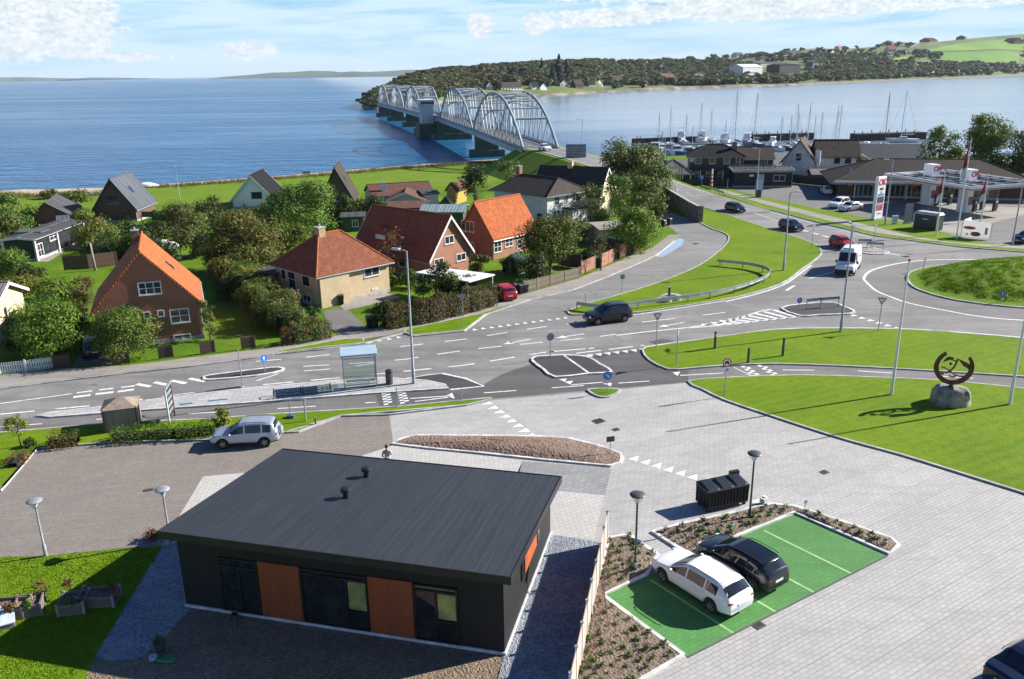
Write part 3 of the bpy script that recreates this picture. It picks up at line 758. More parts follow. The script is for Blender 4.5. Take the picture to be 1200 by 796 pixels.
drain((722,504),.45,.4,PR,'smaller iron drain cover beside the square one in the light paving')
drain((889,733.5),.5,.4,PR,'black drain grate at the front edge of the green parking bays')
drain((966,554),.45,.4,PR,'small iron drain cover in the paving right of the black waste container')
drain((174,575),.5,.3,.3,'rusty brown drain cover in the brick paving behind the black building')
drain((815,286),.8,.6,.6,'dark drain cover in the cul-de-sac asphalt beside the long puddle')
drain((1062,301),.8,.6,.3,'dark drain cover in the roundabout lane above the ring line')
drain((882,278),.8,.6,.3,'dark drain cover in the grass beside the guardrail lawn')
# long puddle by the kerb
sheet('puddle',px([(768,301),(774,294),(784,286),(796,279),(802,281),(800,287),(788,295),(776,301.5)]),0.024,mat('puddle_water',(0.62,0.68,0.74),0.12,0.05,metal=.6))  # sky reflection put into the colour: pale, half metallic water
# ---------------------------------------------------------------- the black building
mat('black_steel',(0.018,0.019,0.021),0.5,0.2,1.0);mat('steel',(0.42,0.44,0.46),0.4,0.12,2.0,metal=0.6);mat('galv',(0.36,0.38,0.40),0.5,0.15,2.0,metal=0.4)
mat('white_paint',(0.78,0.78,0.76),0.5,0.06,2.0);mat('concrete',(0.40,0.39,0.37),0.85,0.2,2.0)
board_mat('black_boards',(0.0045,0.0045,0.005),(0.009,0.009,0.010),0.16,0.7,gap=0.8)
board_mat('rust_wood',(0.23,0.048,0.018),(0.33,0.075,0.026),0.12,0.55,gap=0.35)
def roofing_mat(name,c1,c2,pitch=0.36):
 m,nt,b=nt_new(name)
 uv=coords(nt,'UV');sep=N(nt,'ShaderNodeSeparateXYZ');L(nt,uv,sep.inputs[0])
 f=math_(nt,'FRACT',math_(nt,'DIVIDE',sep.outputs[0],pitch));ln=math_(nt,'LESS_THAN',f,0.05)
 fl=N(nt,'ShaderNodeTexWhiteNoise',noise_dimensions='1D');L(nt,math_(nt,'FLOOR',math_(nt,'DIVIDE',sep.outputs[0],pitch)),fl.inputs['W'])
 st=noise(nt,coords(nt,'UV',(5.0,0.25,1)),1.0,5,0.75)
 t=math_(nt,'ADD',math_(nt,'MULTIPLY',fl.outputs[0],0.35),math_(nt,'MULTIPLY',ramp(nt,st,[(0.42,0.0),(0.66,1.0)]),0.75))
 cc=mixcol(nt,t,c1,c2)
 cc=mixcol(nt,math_(nt,'MULTIPLY',ln,0.35),cc,tuple(c*1.9 for c in c2))
 L(nt,cc,b.inputs['Base Color']);b.inputs['Roughness'].default_value=0.62;b.inputs['Specular IOR Level'].default_value=0.4
 bump(nt,b,ln,0.5,0.02)
 return m
roofing_mat('dark_roofing',(0.019,0.0235,0.030),(0.031,0.037,0.046))
NL,NR,FR=G(219,711),G(591.5,768),G(640,626)
bu=(NR-NL);BL_=bu.length;brz=math.atan2(bu.y,bu.x);ux=Vector((math.cos(brz),math.sin(brz),0));uy=Vector((-ux.y,ux.x,0))
BD_=(FR-NR).dot(uy)
class WallPlane:
 """reads window positions off the survey picture: u along the wall, z up"""
 def __init__(s,a,b):s.a=Vector((a[0],a[1],0));s.d=(Vector((b[0],b[1],0))-s.a).normalized();s.n=Vector((-s.d.y,s.d.x,0))
 def __call__(s,x,y):
  r=ray(x,y);t=(s.a-CAMPOS).dot(s.n)/r.dot(s.n);p=CAMPOS+r*t
  return ((p-s.a).dot(s.d),p.z)
blk=thing('black_building','long black timber clubhouse with flat dark roof and two rust-red panels','building',NL,brz)
HN,HF=3.98,3.05
def zr(v):return HN+(HF-HN)*v/BD_
T=0.30
w=MB();w.prism([(0,0),(BL_,0),(BL_,BD_),(0,BD_)],0.14,[HN-T+.02,HN-T+.02,HF-T+.02,HF-T+.02]);w.build('wall',MATS['black_boards'],blk)
w=MB();w.prism([(-.06,-.06),(BL_+.06,-.06),(BL_+.06,BD_+.06),(-.06,BD_+.06)],0,0.16);w.build('plinth',mat('plinth_grey',(0.55,0.57,0.60),0.8),blk)
ov=(-.34,-.62,BL_+.45,BD_+.5)
w=MB();lo=[(ov[0],ov[1],zr(ov[1])-T),(ov[2],ov[1],zr(ov[1])-T),(ov[2],ov[3],zr(ov[3])-T),(ov[0],ov[3],zr(ov[3])-T)]
w.hull8(lo,[(x,y,z+T) for x,y,z in lo]);rf=w.build('roof',MATS['dark_roofing'],blk)
w=MB();e=.05
for a,b in ((0,1),(1,2),(2,3),(3,0)):
 pa,pb=Vector(lo[a]),Vector(lo[b]);d=(pb-pa);d2=Vector((d.x,d.y,0)).normalized();o_=Vector((d2.y,-d2.x,0))*.02
 q=[pa+o_-d2*.03,pb+o_+d2*.03,pb-o_+d2*.03,pa-o_-d2*.03]
 w.hull8([p+Vector((0,0,-.03)) for p in q],[p+Vector((0,0,T+.035)) for p in q])
w.build('fascia',MATS['black_steel'],blk)
for q in ((430,560),(406,584)):
 r=ray(*q)
 # where the sight line meets the sloping roof
 best=None
 for i in range(400):
  p=CAMPOS+r*(0.02+i*.0002);l=p-NL;u_,v_=l.dot(ux),l.dot(uy)
  if p.z<zr(v_):best=(u_,v_,zr(v_));break
 u_,v_,z_=best
 mbv=MB();mbv.lathe([(.001,-.05),(.16,-.05),(.15,.25),(.15,.32),(.24,.33),(.25,.40),(.22,.50),(.12,.54),(.001,.545)],(u_,v_,z_),16);mbv.build('roof_vent',MATS['black_steel'],blk,40)
wf=WallPlane(NL,NR)
mat('frame_dark',(0.012,0.012,0.013),0.45);glass_mat('glass_dark',(0.012,0.013,0.015),0.03);glass_mat('glass_olive',(0.16,0.17,0.06),0.1);glass_mat('glass_tan',(0.10,0.075,0.045),0.06);glass_mat('glass_house',(0.02,0.025,0.032),0.05)
def front_window(x0,x1,z0,z1,cols,rows,tints=()):
 f=MB();y0=-.05
 def bar(a,b,c,d,dep=.11):f.box(((a+b)/2,y0+dep/2-.03,(c+d)/2),(b-a,dep,d-c))
 t=.07
 bar(x0,x1,z0,z0+t);bar(x0,x1,z1-t,z1);bar(x0,x0+t,z0+t,z1-t);bar(x1-t,x1,z0+t,z1-t)
 for (c,za,zb) in cols:bar(c-t/2,c+t/2,za,zb,.105)
 for (rz_,xa,xb) in rows:bar(xa,xb,rz_-t/2,rz_+t/2,.1)
 fr=f.build('window',MATS['frame_dark'],blk)
 p=MB();p.box(((x0+x1)/2,-.015,(z0+z1)/2),(x1-x0-.1,.03,z1-z0-.1));p.build('pane',MATS['glass_dark'],fr)
 for (a,b,c,d,m) in tints:
  p=MB();p.box(((a+b)/2,-.034,(c+d)/2),(b-a,.01,d-c));p.build('tinted_pane',MATS[m],fr)  # thin olive and tan panels in front of the dark glass
z0w=0.2
x0,z1w=wf(257,652);x0=wf(264,716)[0];x1=wf(309,721)[0]
front_window(x0,x1,z0w,z1w,[((x0+x1)/2,z0w,2.35)],[(2.4,x0,x1),(1.15,x0+.05,(x0+x1)/2)])
p1=wf(357,728)[0]
def panel(a,b,y=-.035):
 q=MB();q.box(((a+b)/2,y,(z0w+z1w)/2+.02),(b-a,.07,z1w-z0w+.04));q.build('wood_panel',MATS['rust_wood'],blk)
panel(x1+.03,p1)
m1=wf(435,739)[0];a=p1+.04;c_=a+(m1-a)*.68
front_window(a,m1,z0w,z1w,[(c_,z0w,2.5)],[(2.55,a,m1),(1.05,c_,m1)],[(c_+.08,m1-.1,1.15,2.45,'glass_olive')])
p2=wf(487,747)[0];panel(m1+.03,p2)
x3=wf(539,755)[0];a=p2+.04;c_=(a+x3)/2
front_window(a,x3,z0w,z1w,[(c_,z0w,2.5)],[(2.55,a,x3),(1.2,c_,x3)],[(c_+.08,x3-.1,1.3,2.45,'glass_olive'),(a+.1,x3-.1,2.63,z1w-.1,'glass_tan')])
q=MB();q.box((BL_+.03,4.6,2.05),(.07,2.3,1.1));q.build('wood_panel',mat('bright_wood',(0.42,0.10,0.03),0.5),blk)
for yy in (3.1,6.2):
 q=MB();q.box((BL_+.02,yy,2.05),(.06,.5,1.15));fr=q.build('window',MATS['frame_dark'],blk);q=MB();q.box((BL_+.055,yy,2.05),(.01,.4,1.05));q.build('pane',MATS['glass_dark'],fr)
q=MB();q.tube([(-.12,BD_*.05,.2),(-.12,BD_*.05,HN-.35)],.05,8);q.build('downpipe',MATS['black_steel'],blk,40)
# slatted board fence between the gravel and the planting
mat('fence_pink',(0.52,0.38,0.32),0.7,0.1)
A,B=G(711,638),G(668,838);d=B-A;frz=math.atan2(d.y,d.x);FLn=d.length
t=thing('board_fence','pale pink timber board fence beside the gravel strip and planting','fence',A,frz)
mpk=board_mat('pink_boards',(0.46,0.34,0.29),(0.56,0.42,0.36),0.15,0.7,horiz=True,gap=0.6)
npost=8
for i in range(npost+1):
 x=FLn*i/npost
 q=MB();q.box((x,0,.9),(.10,.10,1.8));q.build('post',MATS['white_paint'],t)
 q=MB();q.box((x,0,1.83),(.13,.13,.05));q.build('post_cap',MATS['galv'],t)
for i in range(npost):
 x=FLn*(i+.5)/npost
 q=MB()
 for k in range(10):q.box((x,0,.16+k*.165),(FLn/npost-.11,.03,.155))
 q.build('panel',mpk,t)
 # ---------------------------------------------------------------- lamps, signs, posts
mat('lamp_glass',(0.75,0.78,0.8),0.25,0.05);mat('dark_grey',(0.06,0.065,0.07),0.5,0.15)
def park_lamp(q,h,label,dark=False):
 p=G(*q);t=thing('park_lamp',label,'lamp post',(p.x,p.y,.02),R.uniform(0,3),'low park lamps around the black building')
 m=MATS['dark_grey'] if dark else MATS['galv']
 a=MB();a.lathe([(.001,0),(.09,0),(.09,.6),(.055,.65),(.045,h-.45),(.001,h-.45)],n=12);a.build('pole',m,t,40)
 b=MB();b.lathe([(.001,h-.45),(.06,h-.45),(.09,h-.35),(.19,h-.12),(.20,h-.1),(.001,h-.1)],n=16);b.build('lantern',MATS['lamp_glass'],t,40)
 c=MB();c.lathe([(.001,h-.11),(.34,h-.09),(.36,h-.05),(.33,h-.02),(.16,h+.03),(.001,h+.035)],n=24);c.build('lamp_shade',m,t,40)
 s=MB()
 for k in range(3):
  an=k*2.094;s.tube([(.06*math.cos(an),.06*math.sin(an),h-.45),(.3*math.cos(an),.3*math.sin(an),h-.09)],.012,6)
 s.build('bracket',m,t)
park_lamp((54,652),3.05,'grey park lamp with pale disc head on the lawn edge left of the building')
park_lamp((200,636),3.0,'grey park lamp with disc head close behind the corner of the black roof')
park_lamp((744,671),4.05,'dark park lamp standing in the planting bed next to the white car',True)
park_lamp((878,610),3.8,'dark park lamp in the planting bed right of the black waste container',True)
def street_lamp(q,h,rz,label,arm=.7,z=0.0):
 p=G(*q,z);t=thing('street_lamp',label,'street lamp',(p.x,p.y,z),rz,'tall grey street lamps along the roads')
 a=MB();a.lathe([(.001,0),(.13,0),(.13,1.2),(.10,1.25),(.06,h),(.001,h)],n=12);a.build('pole',MATS['galv'],t,40)
 b=MB();b.tube([(0,0,h-.08),(.2,0,h+.02),(arm,0,h+.06)],.04,8);b.build('arm',MATS['galv'],t,60)
 c=MB();c.hull8([(arm-.1,-.14,h-.02),(arm+.65,-.1,h+.02),(arm+.65,.1,h+.02),(arm-.1,.14,h-.02)],[(arm-.1,-.1,h+.14),(arm+.6,-.07,h+.12),(arm+.6,.07,h+.12),(arm-.1,.1,h+.14)])
 hd=c.build('lamp_head',mat('lamp_grey',(0.6,0.62,0.63),0.4),t,bevel=.02)
 g=MB();g.box((arm+.3,0,h-.02),(.5,.16,.03));g.build('lens',MATS['lamp_glass'],hd);return t
street_lamp((485,451),10.1,2.6,'tall grey street lamp at the end of the bus platform')
street_lamp((985,390),9.4,1.4,'tall grey street lamp on the lawn edge below the white van')
street_lamp((918,318),8.9,0.1,'tall grey street lamp in the grass island left of the approach road')
street_lamp((1037,264),9.3,2.4,'grey street lamp standing right behind the tall fuel price sign')
street_lamp((1186,288),8.3,2.6,'grey street lamp at the forecourt edge beside the dark parked car')
street_lamp((886,231),8.5,2.4,'slim street lamp on the verge in front of the black restaurant annex')
street_lamp((778,206),8.0,2.4,'far street lamp behind the restaurant pavilion roadside',z=.3)
street_lamp((682,183),8.0,3.4,'street lamp beside the big grey road sign near the bridge',z=3.8)
street_lamp((211,234),6.0,2.0,'small street lamp on the shore meadow between the A-frame houses').scale=(.6,.6,1)
mat('sign_blue',(0.02,0.15,0.55),0.4,0.05);mat('sign_red',(0.55,0.02,0.03),0.4,0.05);mat('sign_white',(0.8,0.8,0.8),0.4,0.03);mat('sign_back',(0.30,0.32,0.34),0.5,0.1);mat('ink',(0.01,0.01,0.01),0.6)
def disc(mb,r,y,z,n=24,dep=.012,mi=0):mb.lathe([(.0005,y+dep),(r,y+dep),(r,y),(.0005,y)],(0,0,z),n,mi,axis='y')
def sign(q,h,rz,kind,label,r=.32,z=0.0,cat='road sign',zb=.1):
 p=G(*q,z);t=thing('road_sign',label,cat,(p.x,p.y,z),rz,'road signs around the junction')
 a=MB();a.tube([(0,.04,0),(0,.04,h)],.035,8);a.build('pole',MATS['galv'],t,40)
 def tri_plate(rr,y,zc,dep,up=False):
  m=MB();s=1 if up else -1
  pts=[(rr*math.cos(math.pi/2*s+k*2.0944),zc+rr*math.sin(math.pi/2*s+k*2.0944)) for k in range(3)]
  n=[]
  for i in range(3):
   a_,b_,c_=Vector(pts[i-1]),Vector(pts[i]),Vector(pts[(i+1)%3])
   for s_ in (.12,.04):n.append(b_+(a_-b_)*s_)
   for s_ in (.04,.12):n.append(b_+(c_-b_)*s_)
  k=len(n);m.add([(v.x,y,v.y) for v in n]+[(v.x,y+dep,v.y) for v in n],[tuple(range(k)),tuple(range(k,2*k))[::-1]]+[(k+i,k+(i+1)%k,(i+1)%k,i) for i in range(k)]);return m
 if kind in ('keep','keepback','bluearrow'):
  m=MB();disc(m,r,-.02,h-r);pl=m.build('plate',[MATS['sign_blue'] if kind!='keepback' else MATS['sign_back']],t,40)
  if kind!='keepback':
   m=MB();m.hull8([(-.03,-.027,h-r-.16),(.03,-.027,h-r-.16),(.03,-.022,h-r-.16),(-.03,-.022,h-r-.16)],[(-.03,-.027,h-r+.1),(.03,-.027,h-r+.1),(.03,-.022,h-r+.1),(-.03,-.022,h-r+.1)])
   m.add([(-.11,-.027,h-r+.05),(.11,-.027,h-r+.05),(0,-.027,h-r+.2)],[(0,1,2)])
   ar=m.build('arrow',MATS['sign_white'],pl)
   if kind=='bluearrow':
    c=Vector((0,0,h-r));M=Matrix.Translation(c)@Matrix.Rotation(rad(130),4,'Y')@Matrix.Translation(-c);ar.data.transform(M)
 elif kind=='yield':
  pl=tri_plate(r*1.35,-.02,h-r,.012).build('plate',MATS['sign_red'],t);tri_plate(r*.88,-.027,h-r,.005).build('face',MATS['sign_white'],pl)
 elif kind=='yieldback':tri_plate(r*1.35,-.02,h-r,.012).build('plate',MATS['sign_back'],t)
 elif kind=='nomotor':
  m=MB();disc(m,r,-.02,h-r);pl=m.build('plate',MATS['sign_red'],t,40);m=MB();disc(m,r*.76,-.027,h-r,dep=.005);m.build('face',MATS['sign_white'],pl,40)
  m=MB();disc(m,.07,-.033,h-r-.07,12,.004);m.v=[(x-.09,y,z_) for x,y,z_ in m.v];k=len(m.v);disc(m,.07,-.033,h-r-.07,12,.004);m.v[k:]=[(x+.1,y,z_) for x,y,z_ in m.v[k:]]
  m.box((0,-.031,h-r+.02),(.3,.004,.1));m.box((.03,-.031,h-r+.09),(.14,.004,.09));m.build('symbol',MATS['ink'],pl)
  m=MB();m.box((0,-.012,h-2*r-.26),(.42,.015,.4));p2_=m.build('lower_plate',MATS['sign_white'],t)
  m=MB();m.tube([(-.08,-.024,h-2*r-.4),(-.06,-.024,h-2*r-.24),(.08,-.024,h-2*r-.2)],.022,6);m.add([(.05,-.03,h-2*r-.28),(.16,-.03,h-2*r-.19),(.04,-.03,h-2*r-.12)],[(0,1,2)]);m.build('symbol',MATS['ink'],p2_)
 elif kind=='nopark':
  m=MB();disc(m,r,-.02,h-r);pl=m.build('plate',MATS['sign_red'],t,40);m=MB();disc(m,r*.75,-.027,h-r,dep=.005);m.build('face',MATS['sign_white'],pl,40)
  m=MB();m.box((0,-.012,h-2*r-.22),(.5,.015,.3));m.build('lower_plate',MATS['sign_white'],t)
 elif kind=='bare':pass
 return t
sign((645,421),2.2,.3,'keepback','grey back of a round keep-side sign on the dark traffic island')
sign((711.5,461.5),1.7,0,'bluearrow','blue round sign with white diagonal arrow on the tiny grass island')
sign((769,409.5),3.2,.15,'yield','red and white give-way sign facing us at the lawn tip')
sign((793,428.5),3.0,1.2,'yieldback','thin grey give-way sign turned edge-on beside the cycle path')
sign((849,465.5),2.9,.1,'nomotor','round red-rimmed vehicle ban sign with white plate below by the paving')
sign((1029,389.5),3.2,-.5,'yield','give-way sign with red border turned right on the roundabout lawn')
sign((936,363),1.2,.2,'keep','small blue keep sign on the dark island with metal rails',.27)
sign((1173,356),1.25,.1,'keep','small blue arrow sign on the roundabout mound edge',.3)
sign((1082,319),1.7,.6,'keepback','dark round sign back at the left end of the roundabout mound',.3)
sign((998,287),2.6,.5,'keepback','round sign back on the upper refuge behind the red car',.33)
sign((1023,293),3.4,.6,'yieldback','grey triangular sign back beside the two rails on the upper refuge')
sign((951,294),3.4,.6,'yieldback','grey triangular sign back at the grass island tip near the red car')
sign((543,385),3.3,.1,'yieldback','grey triangular sign back on the small verge by the side road')
sign((311,437.5),1.5,.9,'keep','small blue keep sign on the narrow island in the main road',.3)
sign((285,454),3.0,1.4,'bare','slim yellow-topped sign pole on the tiled bus platform')
sign((729,342),1.9,.3,'keepback','short double-plate sign back beside the cul-de-sac pavement',.28)
sign((686,361),1.5,.3,'bare','short bare grey post at the nose of the grass island')
sign((541,471),1.1,0,'bare','short grey marker post on the hedge verge by the street')
sign((466,478),1.5,0,'bare','thin grey post between the two zig-zag cycle crossings')
sign((801,217),3.5,.4,'nopark','round red sign with white plate at the roadside before the restaurant pavilion',.45)
sign((822,220),2.4,.4,'keep','blue round sign on the verge in front of the restaurant terrace',.4)
sign((852,228.5),3.0,.4,'bare','bare wooden post on the verge at the end of the roadside guardrail')
sign((779,208),3.6,.3,'keep','blue round sign on a tall pole beside the restaurant pavilion',.45,z=.3)
sign((970,250),1.4,.4,'keep','tiny blue sign on the verge below the silver forecourt cars',.28)
def post_light(q,h,label,band=False):
 p=G(*q);t=thing('bollard_light',label,'bollard',(p.x,p.y,.11),.4,'short bollards on the upper lawn')
 a=MB();a.lathe([(.001,0),(.11,0),(.10,h*.7),(.10,h),(.001,h+.03)],n=12);a.build('post',MATS['dark_grey'],t,40)
 if not band:return
 b=MB();b.lathe([(.10,h*.72),(.108,h*.72),(.108,h*.88),(.10,h*.88)],n=12);b.build('band',mat('band_yellow',(0.5,0.4,0.06),0.5),t)
post_light((837.5,410),1.45,'dark bollard with yellowish band near the give-way signs on the upper lawn',True)
post_light((917,418.5),1.5,'leaning grey stone-like bollard in the middle of the upper lawn')
post_light((876.5,426.5),1.2,'thin grey stake at the zig-zag cycle crossing beside the upper lawn')
# ---------------------------------------------------------------- vehicles
mat('tyre',(0.018,0.018,0.019),0.8);mat('rim',(0.5,0.51,0.53),0.3,0.1,metal=0.8);mat('car_dark',(0.012,0.012,0.013),0.5);glass_mat('car_glass',(0.010,0.012,0.014),0.02)
mat('headlight',(0.7,0.72,0.75),0.1,0.05);mat('taillight',(0.35,0.01,0.012),0.15,0.05);mat('plate',(0.75,0.75,0.73),0.5,0.03);mat('plate_yellow',(0.7,0.5,0.05),0.5,0.03)
def paint(name,c,metal=0.2,rough=0.28):return mat(name,c,rough,0.04,0.6,metal=metal,coat=0.35)
paint('paint_silver',(0.47,0.52,0.60),0.5,0.3);paint('paint_white_car',(0.78,0.78,0.78),0.0);paint('paint_black',(0.008,0.010,0.014),0.1,0.22);paint('paint_navy',(0.012,0.018,0.04),0.2,0.22)
paint('paint_red',(0.42,0.012,0.025),0.1);paint('paint_greysilver',(0.42,0.44,0.46),0.5);paint('paint_lightgrey',(0.62,0.64,0.66),0.2)
KINDS={'suv':dict(L=4.45,W=1.82,H=1.68,wr=.35,wx=(-1.33,1.37),lo=.30,belt=.98,top=[(-2.2,.62),(-2.17,.98),(-2.1,1.12),(-1.92,1.52),(-1.75,1.62),(-1.2,1.67),(-.2,1.68),(.25,1.62),(.45,1.5),(1.08,1.06),(1.3,1.03),(1.9,.94),(2.12,.82),(2.2,.62)],ws=(.34,1.06),rw=(-2.08,-1.9),sw=[(-1.78,-1.25),(-1.15,-.12),(-.03,.95)]),'wagon':dict(L=4.64,W=1.83,H=1.46,wr=.325,wx=(-1.38,1.43),lo=.24,belt=.88,top=[(-2.31,.55),(-2.28,.86),(-2.2,.98),(-1.75,1.34),(-1.55,1.41),(-.6,1.46),(.05,1.45),(.35,1.38),(1.1,.98),(1.3,.94),(1.95,.83),(2.22,.70),(2.3,.52)],ws=(.36,1.08),rw=(-2.16,-1.76),sw=[(-1.6,-.98),(-.9,.05),(.13,.98)]),'hatch':dict(L=4.2,W=1.78,H=1.48,wr=.32,wx=(-1.27,1.3),lo=.23,belt=.9,top=[(-2.08,.55),(-2.06,.9),(-1.98,1.02),(-1.62,1.36),(-1.4,1.43),(-.5,1.48),(.1,1.46),(.4,1.38),(1.12,1.0),(1.3,.96),(1.85,.83),(2.03,.70),(2.1,.52)],ws=(.4,1.1),rw=(-1.95,-1.62),sw=[(-1.45,-.95),(-.87,.05),(.13,1.0)]),'sedan':dict(L=4.55,W=1.78,H=1.43,wr=.315,wx=(-1.32,1.4),lo=.22,belt=.88,top=[(-2.25,.55),(-2.22,.88),(-2.1,.97),(-1.65,1.0),(-1.05,1.34),(-.8,1.4),(-.2,1.43),(.15,1.41),(.4,1.34),(1.1,.95),(1.3,.92),(1.95,.8),(2.2,.68),(2.27,.5)],ws=(.42,1.08),rw=(-1.62,-1.06),sw=[(-1.12,-.82),(-.78,.05),(.13,.98)]),'mini':dict(L=3.6,W=1.62,H=1.47,wr=.29,wx=(-1.15,1.12),lo=.22,belt=.9,top=[(-1.79,.55),(-1.77,.92),(-1.68,1.05),(-1.42,1.38),(-1.2,1.45),(-.3,1.47),(.15,1.42),(.35,1.36),(1.0,1.0),(1.15,.95),(1.6,.8),(1.76,.68),(1.8,.5)],ws=(.38,.98),rw=(-1.65,-1.42),sw=[(-1.2,-.7),(-.62,.1),(.18,.9)]),'van':dict(L=5.95,W=2.05,H=2.55,wr=.36,wx=(-1.75,2.0),lo=.32,belt=1.25,top=[(-2.97,.6),(-2.96,2.3),(-2.9,2.48),(-2.0,2.55),(.6,2.55),(1.15,2.5),(1.35,2.4),(2.05,1.32),(2.2,1.25),(2.75,1.08),(2.93,.85),(2.97,.55)],ws=(1.38,2.03),rw=None,sw=[(.75,1.72)]),}
def make_car(kind,paintm,label,loc,heading,cat='car',group=None,detail=True,name=None,yellow=False,spare=False,parent_z=0):
 S=KINDS[kind];Lh=S['L']/2;W2=S['W']/2;wr=S['wr'];Ra=wr+.05
 top=S['top'];x0=top[0][0];x1=top[-1][0]
 gz0,gz1=S['ws'][0],S['ws'][1];rear_base=S['rw'][0] if S['rw'] else x0
 def ztop(x):
  for (a,za),(b,zb) in zip(top,top[1:]):
   if x<=b:return za+(zb-za)*max(0,(x-a))/(b-a)
  return top[-1][1]
 def sec(x):
  zt=ztop(x);belt=S['belt']+.03*(-x/Lh)
  if x>gz1 or x<rear_base or zt<belt+.07:zb=min(belt,zt-.07)
  else:zb=belt
  zl=S['lo']+.1*max(0,abs(x)-Lh+.6)
  for wx in S['wx']:
   dx=x-wx
   if abs(dx)<Ra:zl=max(zl,wr+math.sqrt(Ra*Ra-dx*dx))
  e=max(0,(abs(x)-(Lh-.75))/.75);w=W2*(1-(.21 if kind!='van' else .08)*e**2.4)
  g_=max(0,min(1,(zt-zb-.07)/.42));wt=w*(.92-(.15 if kind!='van' else .05)*g_)
  dl=min(.09,(zt-zb)*.35)
  zm=max(S['belt']*.58,zl+.05);zm=min(zm,zb-.03)
  zl2=min(zl+.1,zm-.01);zl=min(zl,zl2-.01)
  return [(0,zl),(w*.9,zl),(w*.975,zl2),(w,zm),(w*.975,zb),(wt,zt-dl),(wt*.82,zt),(0,zt+.02)]
 xs=set(round(x0+(x1-x0)*i/26,3) for i in range(27))|set(round(p[0],3) for p in top)
 for wx in S['wx']:
  for a in (0,12,30,50,70,90,110,130,150,168,180):xs.add(round(wx+Ra*.999*math.cos(rad(a)),3))
 xs=sorted(x for x in xs if x0<=x<=x1)
 xs=[x for i,x in enumerate(xs) if i==0 or x-xs[i-1]>.012 or x==xs[-1]]
 t=thing(name or ('delivery_van' if kind=='van' else 'parked_car'),label,cat,loc,heading,group)
 mb=MB();K=14
 rings=[]
 for x in xs:
  s=sec(x);ring=[(x,y,z) for y,z in s]+[(x,-y,z) for y,z in s[-2:0:-1]];rings.append(ring)
 for r in rings:mb.v.extend(r)
 K=len(rings[0])
 for i in range(len(xs)-1):
  for j in range(K):
   j2=(j+1)%K
   mb.f.append((i*K+j,(i+1)*K+j,(i+1)*K+j2,i*K+j2));mb.m.append(1 if j in (0,K-1) or (j in (1,K-2) and kind in ('suv','van')) else 0)
 mb.f.append(tuple(range(K)));mb.m.append(0);mb.f.append(tuple(range((len(xs)-1)*K,len(xs)*K))[::-1]);mb.m.append(0)
 body=mb.build('body',[MATS[paintm],MATS['car_dark']],t,32)
 # glass
 def side_patch(xa,xb,lo,hi,off,m,nm,par,n=6,i0=4,i1=5):
  for sgn in (1,-1):
   q=MB();ok=[]
   for k in range(n+1):
    x=xa+(xb-xa)*k/n;s=sec(x);a,b=Vector(s[i0]),Vector(s[i1])
    p,r_=a+(b-a)*lo,a+(b-a)*hi
    ok.append(((x,sgn*(p.x+off),p.y),(x,sgn*(r_.x+off),r_.y)))
   for a,b in ok:q.v+=[a,b]
   for k in range(n):q.f.append((2*k,2*k+2,2*k+3,2*k+1) if sgn<0 else (2*k,2*k+1,2*k+3,2*k+2));q.m.append(0)
   q.build(nm,MATS[m],par,30)
 for xa,xb in S['sw']:side_patch(xa,xb,.10,.95,.006,'car_glass','side_window',t)
 def cross_patch(xa,xb,nm,dx):
  q=MB();n=5;cols=[-.92,-.78,-.4,0,.4,.78,.92]
  for k in range(n+1):
   x=xa+(xb-xa)*k/n;s=sec(x)
   for c in cols:
    ac=abs(c);y5,z5=s[5];y6,z6=s[6]
    if ac>.82:u=(ac-.82)/.18;yy,zz=y6+(y5-y6)*u,z6+(z5-z6)*u
    else:yy=y5*ac;zz=z6+.02*(1-ac/.82)
    q.v.append((x+dx,math.copysign(yy,c) if c else 0,zz+.008))
  m_=len(cols)
  for k in range(n):
   for j in range(m_-1):q.f.append((k*m_+j,(k+1)*m_+j,(k+1)*m_+j+1,k*m_+j+1));q.m.append(0)
  o=q.build(nm,MATS['car_glass'],t,40)
 cross_patch(S['ws'][0]+.02,S['ws'][1]-.04,'windscreen',.006)
 if S['rw']:cross_patch(S['rw'][1]-.02 if False else S['rw'][0]+.03,S['rw'][1]-.02,'rear_window',-.006)
 # wheels
 for wx in S['wx']:
  for sgn in (1,-1):
   q=MB();yo=sgn*(W2-.11);a=wr
   q.lathe([(a*.55,-.1),(a*.9,-.105),(a,-.075),(a,.075),(a*.9,.105),(a*.55,.1)],(wx,yo,a),20,axis='y');wh=q.build('wheel',MATS['tyre'],t,35)
   q=MB();yr=yo+sgn*.07
   q.lathe([(a*.56,-.02),(a*.64,.0),(a*.64,.02),(a*.56,.03)],(wx,yr,a),20,axis='y')
   for k in range(5):
    an=k*1.2566;q.hull8([(wx+math.cos(an+s_)*rr*a,yr-.012,a+math.sin(an+s_)*rr*a) for rr,s_ in ((.1,-.6),(.58,-.16),(.58,.16),(.1,.6))],[(wx+math.cos(an+s_)*rr*a,yr+.012,a+math.sin(an+s_)*rr*a) for rr,s_ in ((.1,-.6),(.58,-.16),(.58,.16),(.1,.6))])
   q.build('rim',MATS['rim'],wh,35)
   q=MB();q.lathe([(.001,-.005),(a*.56,-.005),(a*.56,.0),(.001,.0)],(wx,yr-sgn*.03,a),16,axis='y');q.build('brake_disc',MATS['car_dark'],wh)
 def blob(nm,c,r_,m,par=t):
  q=MB();q.lathe([(math.sin(a_)+1e-4,-math.cos(a_)) for a_ in [i*math.pi/7 for i in range(8)]],n=12);q.v=[(c[0]+x*r_[0],c[1]+y*r_[1],c[2]+z*r_[2]) for x,y,z in q.v];return q.build(nm,MATS[m],par,60)
 hz_=S['belt']*(.76 if kind!='van' else .78)
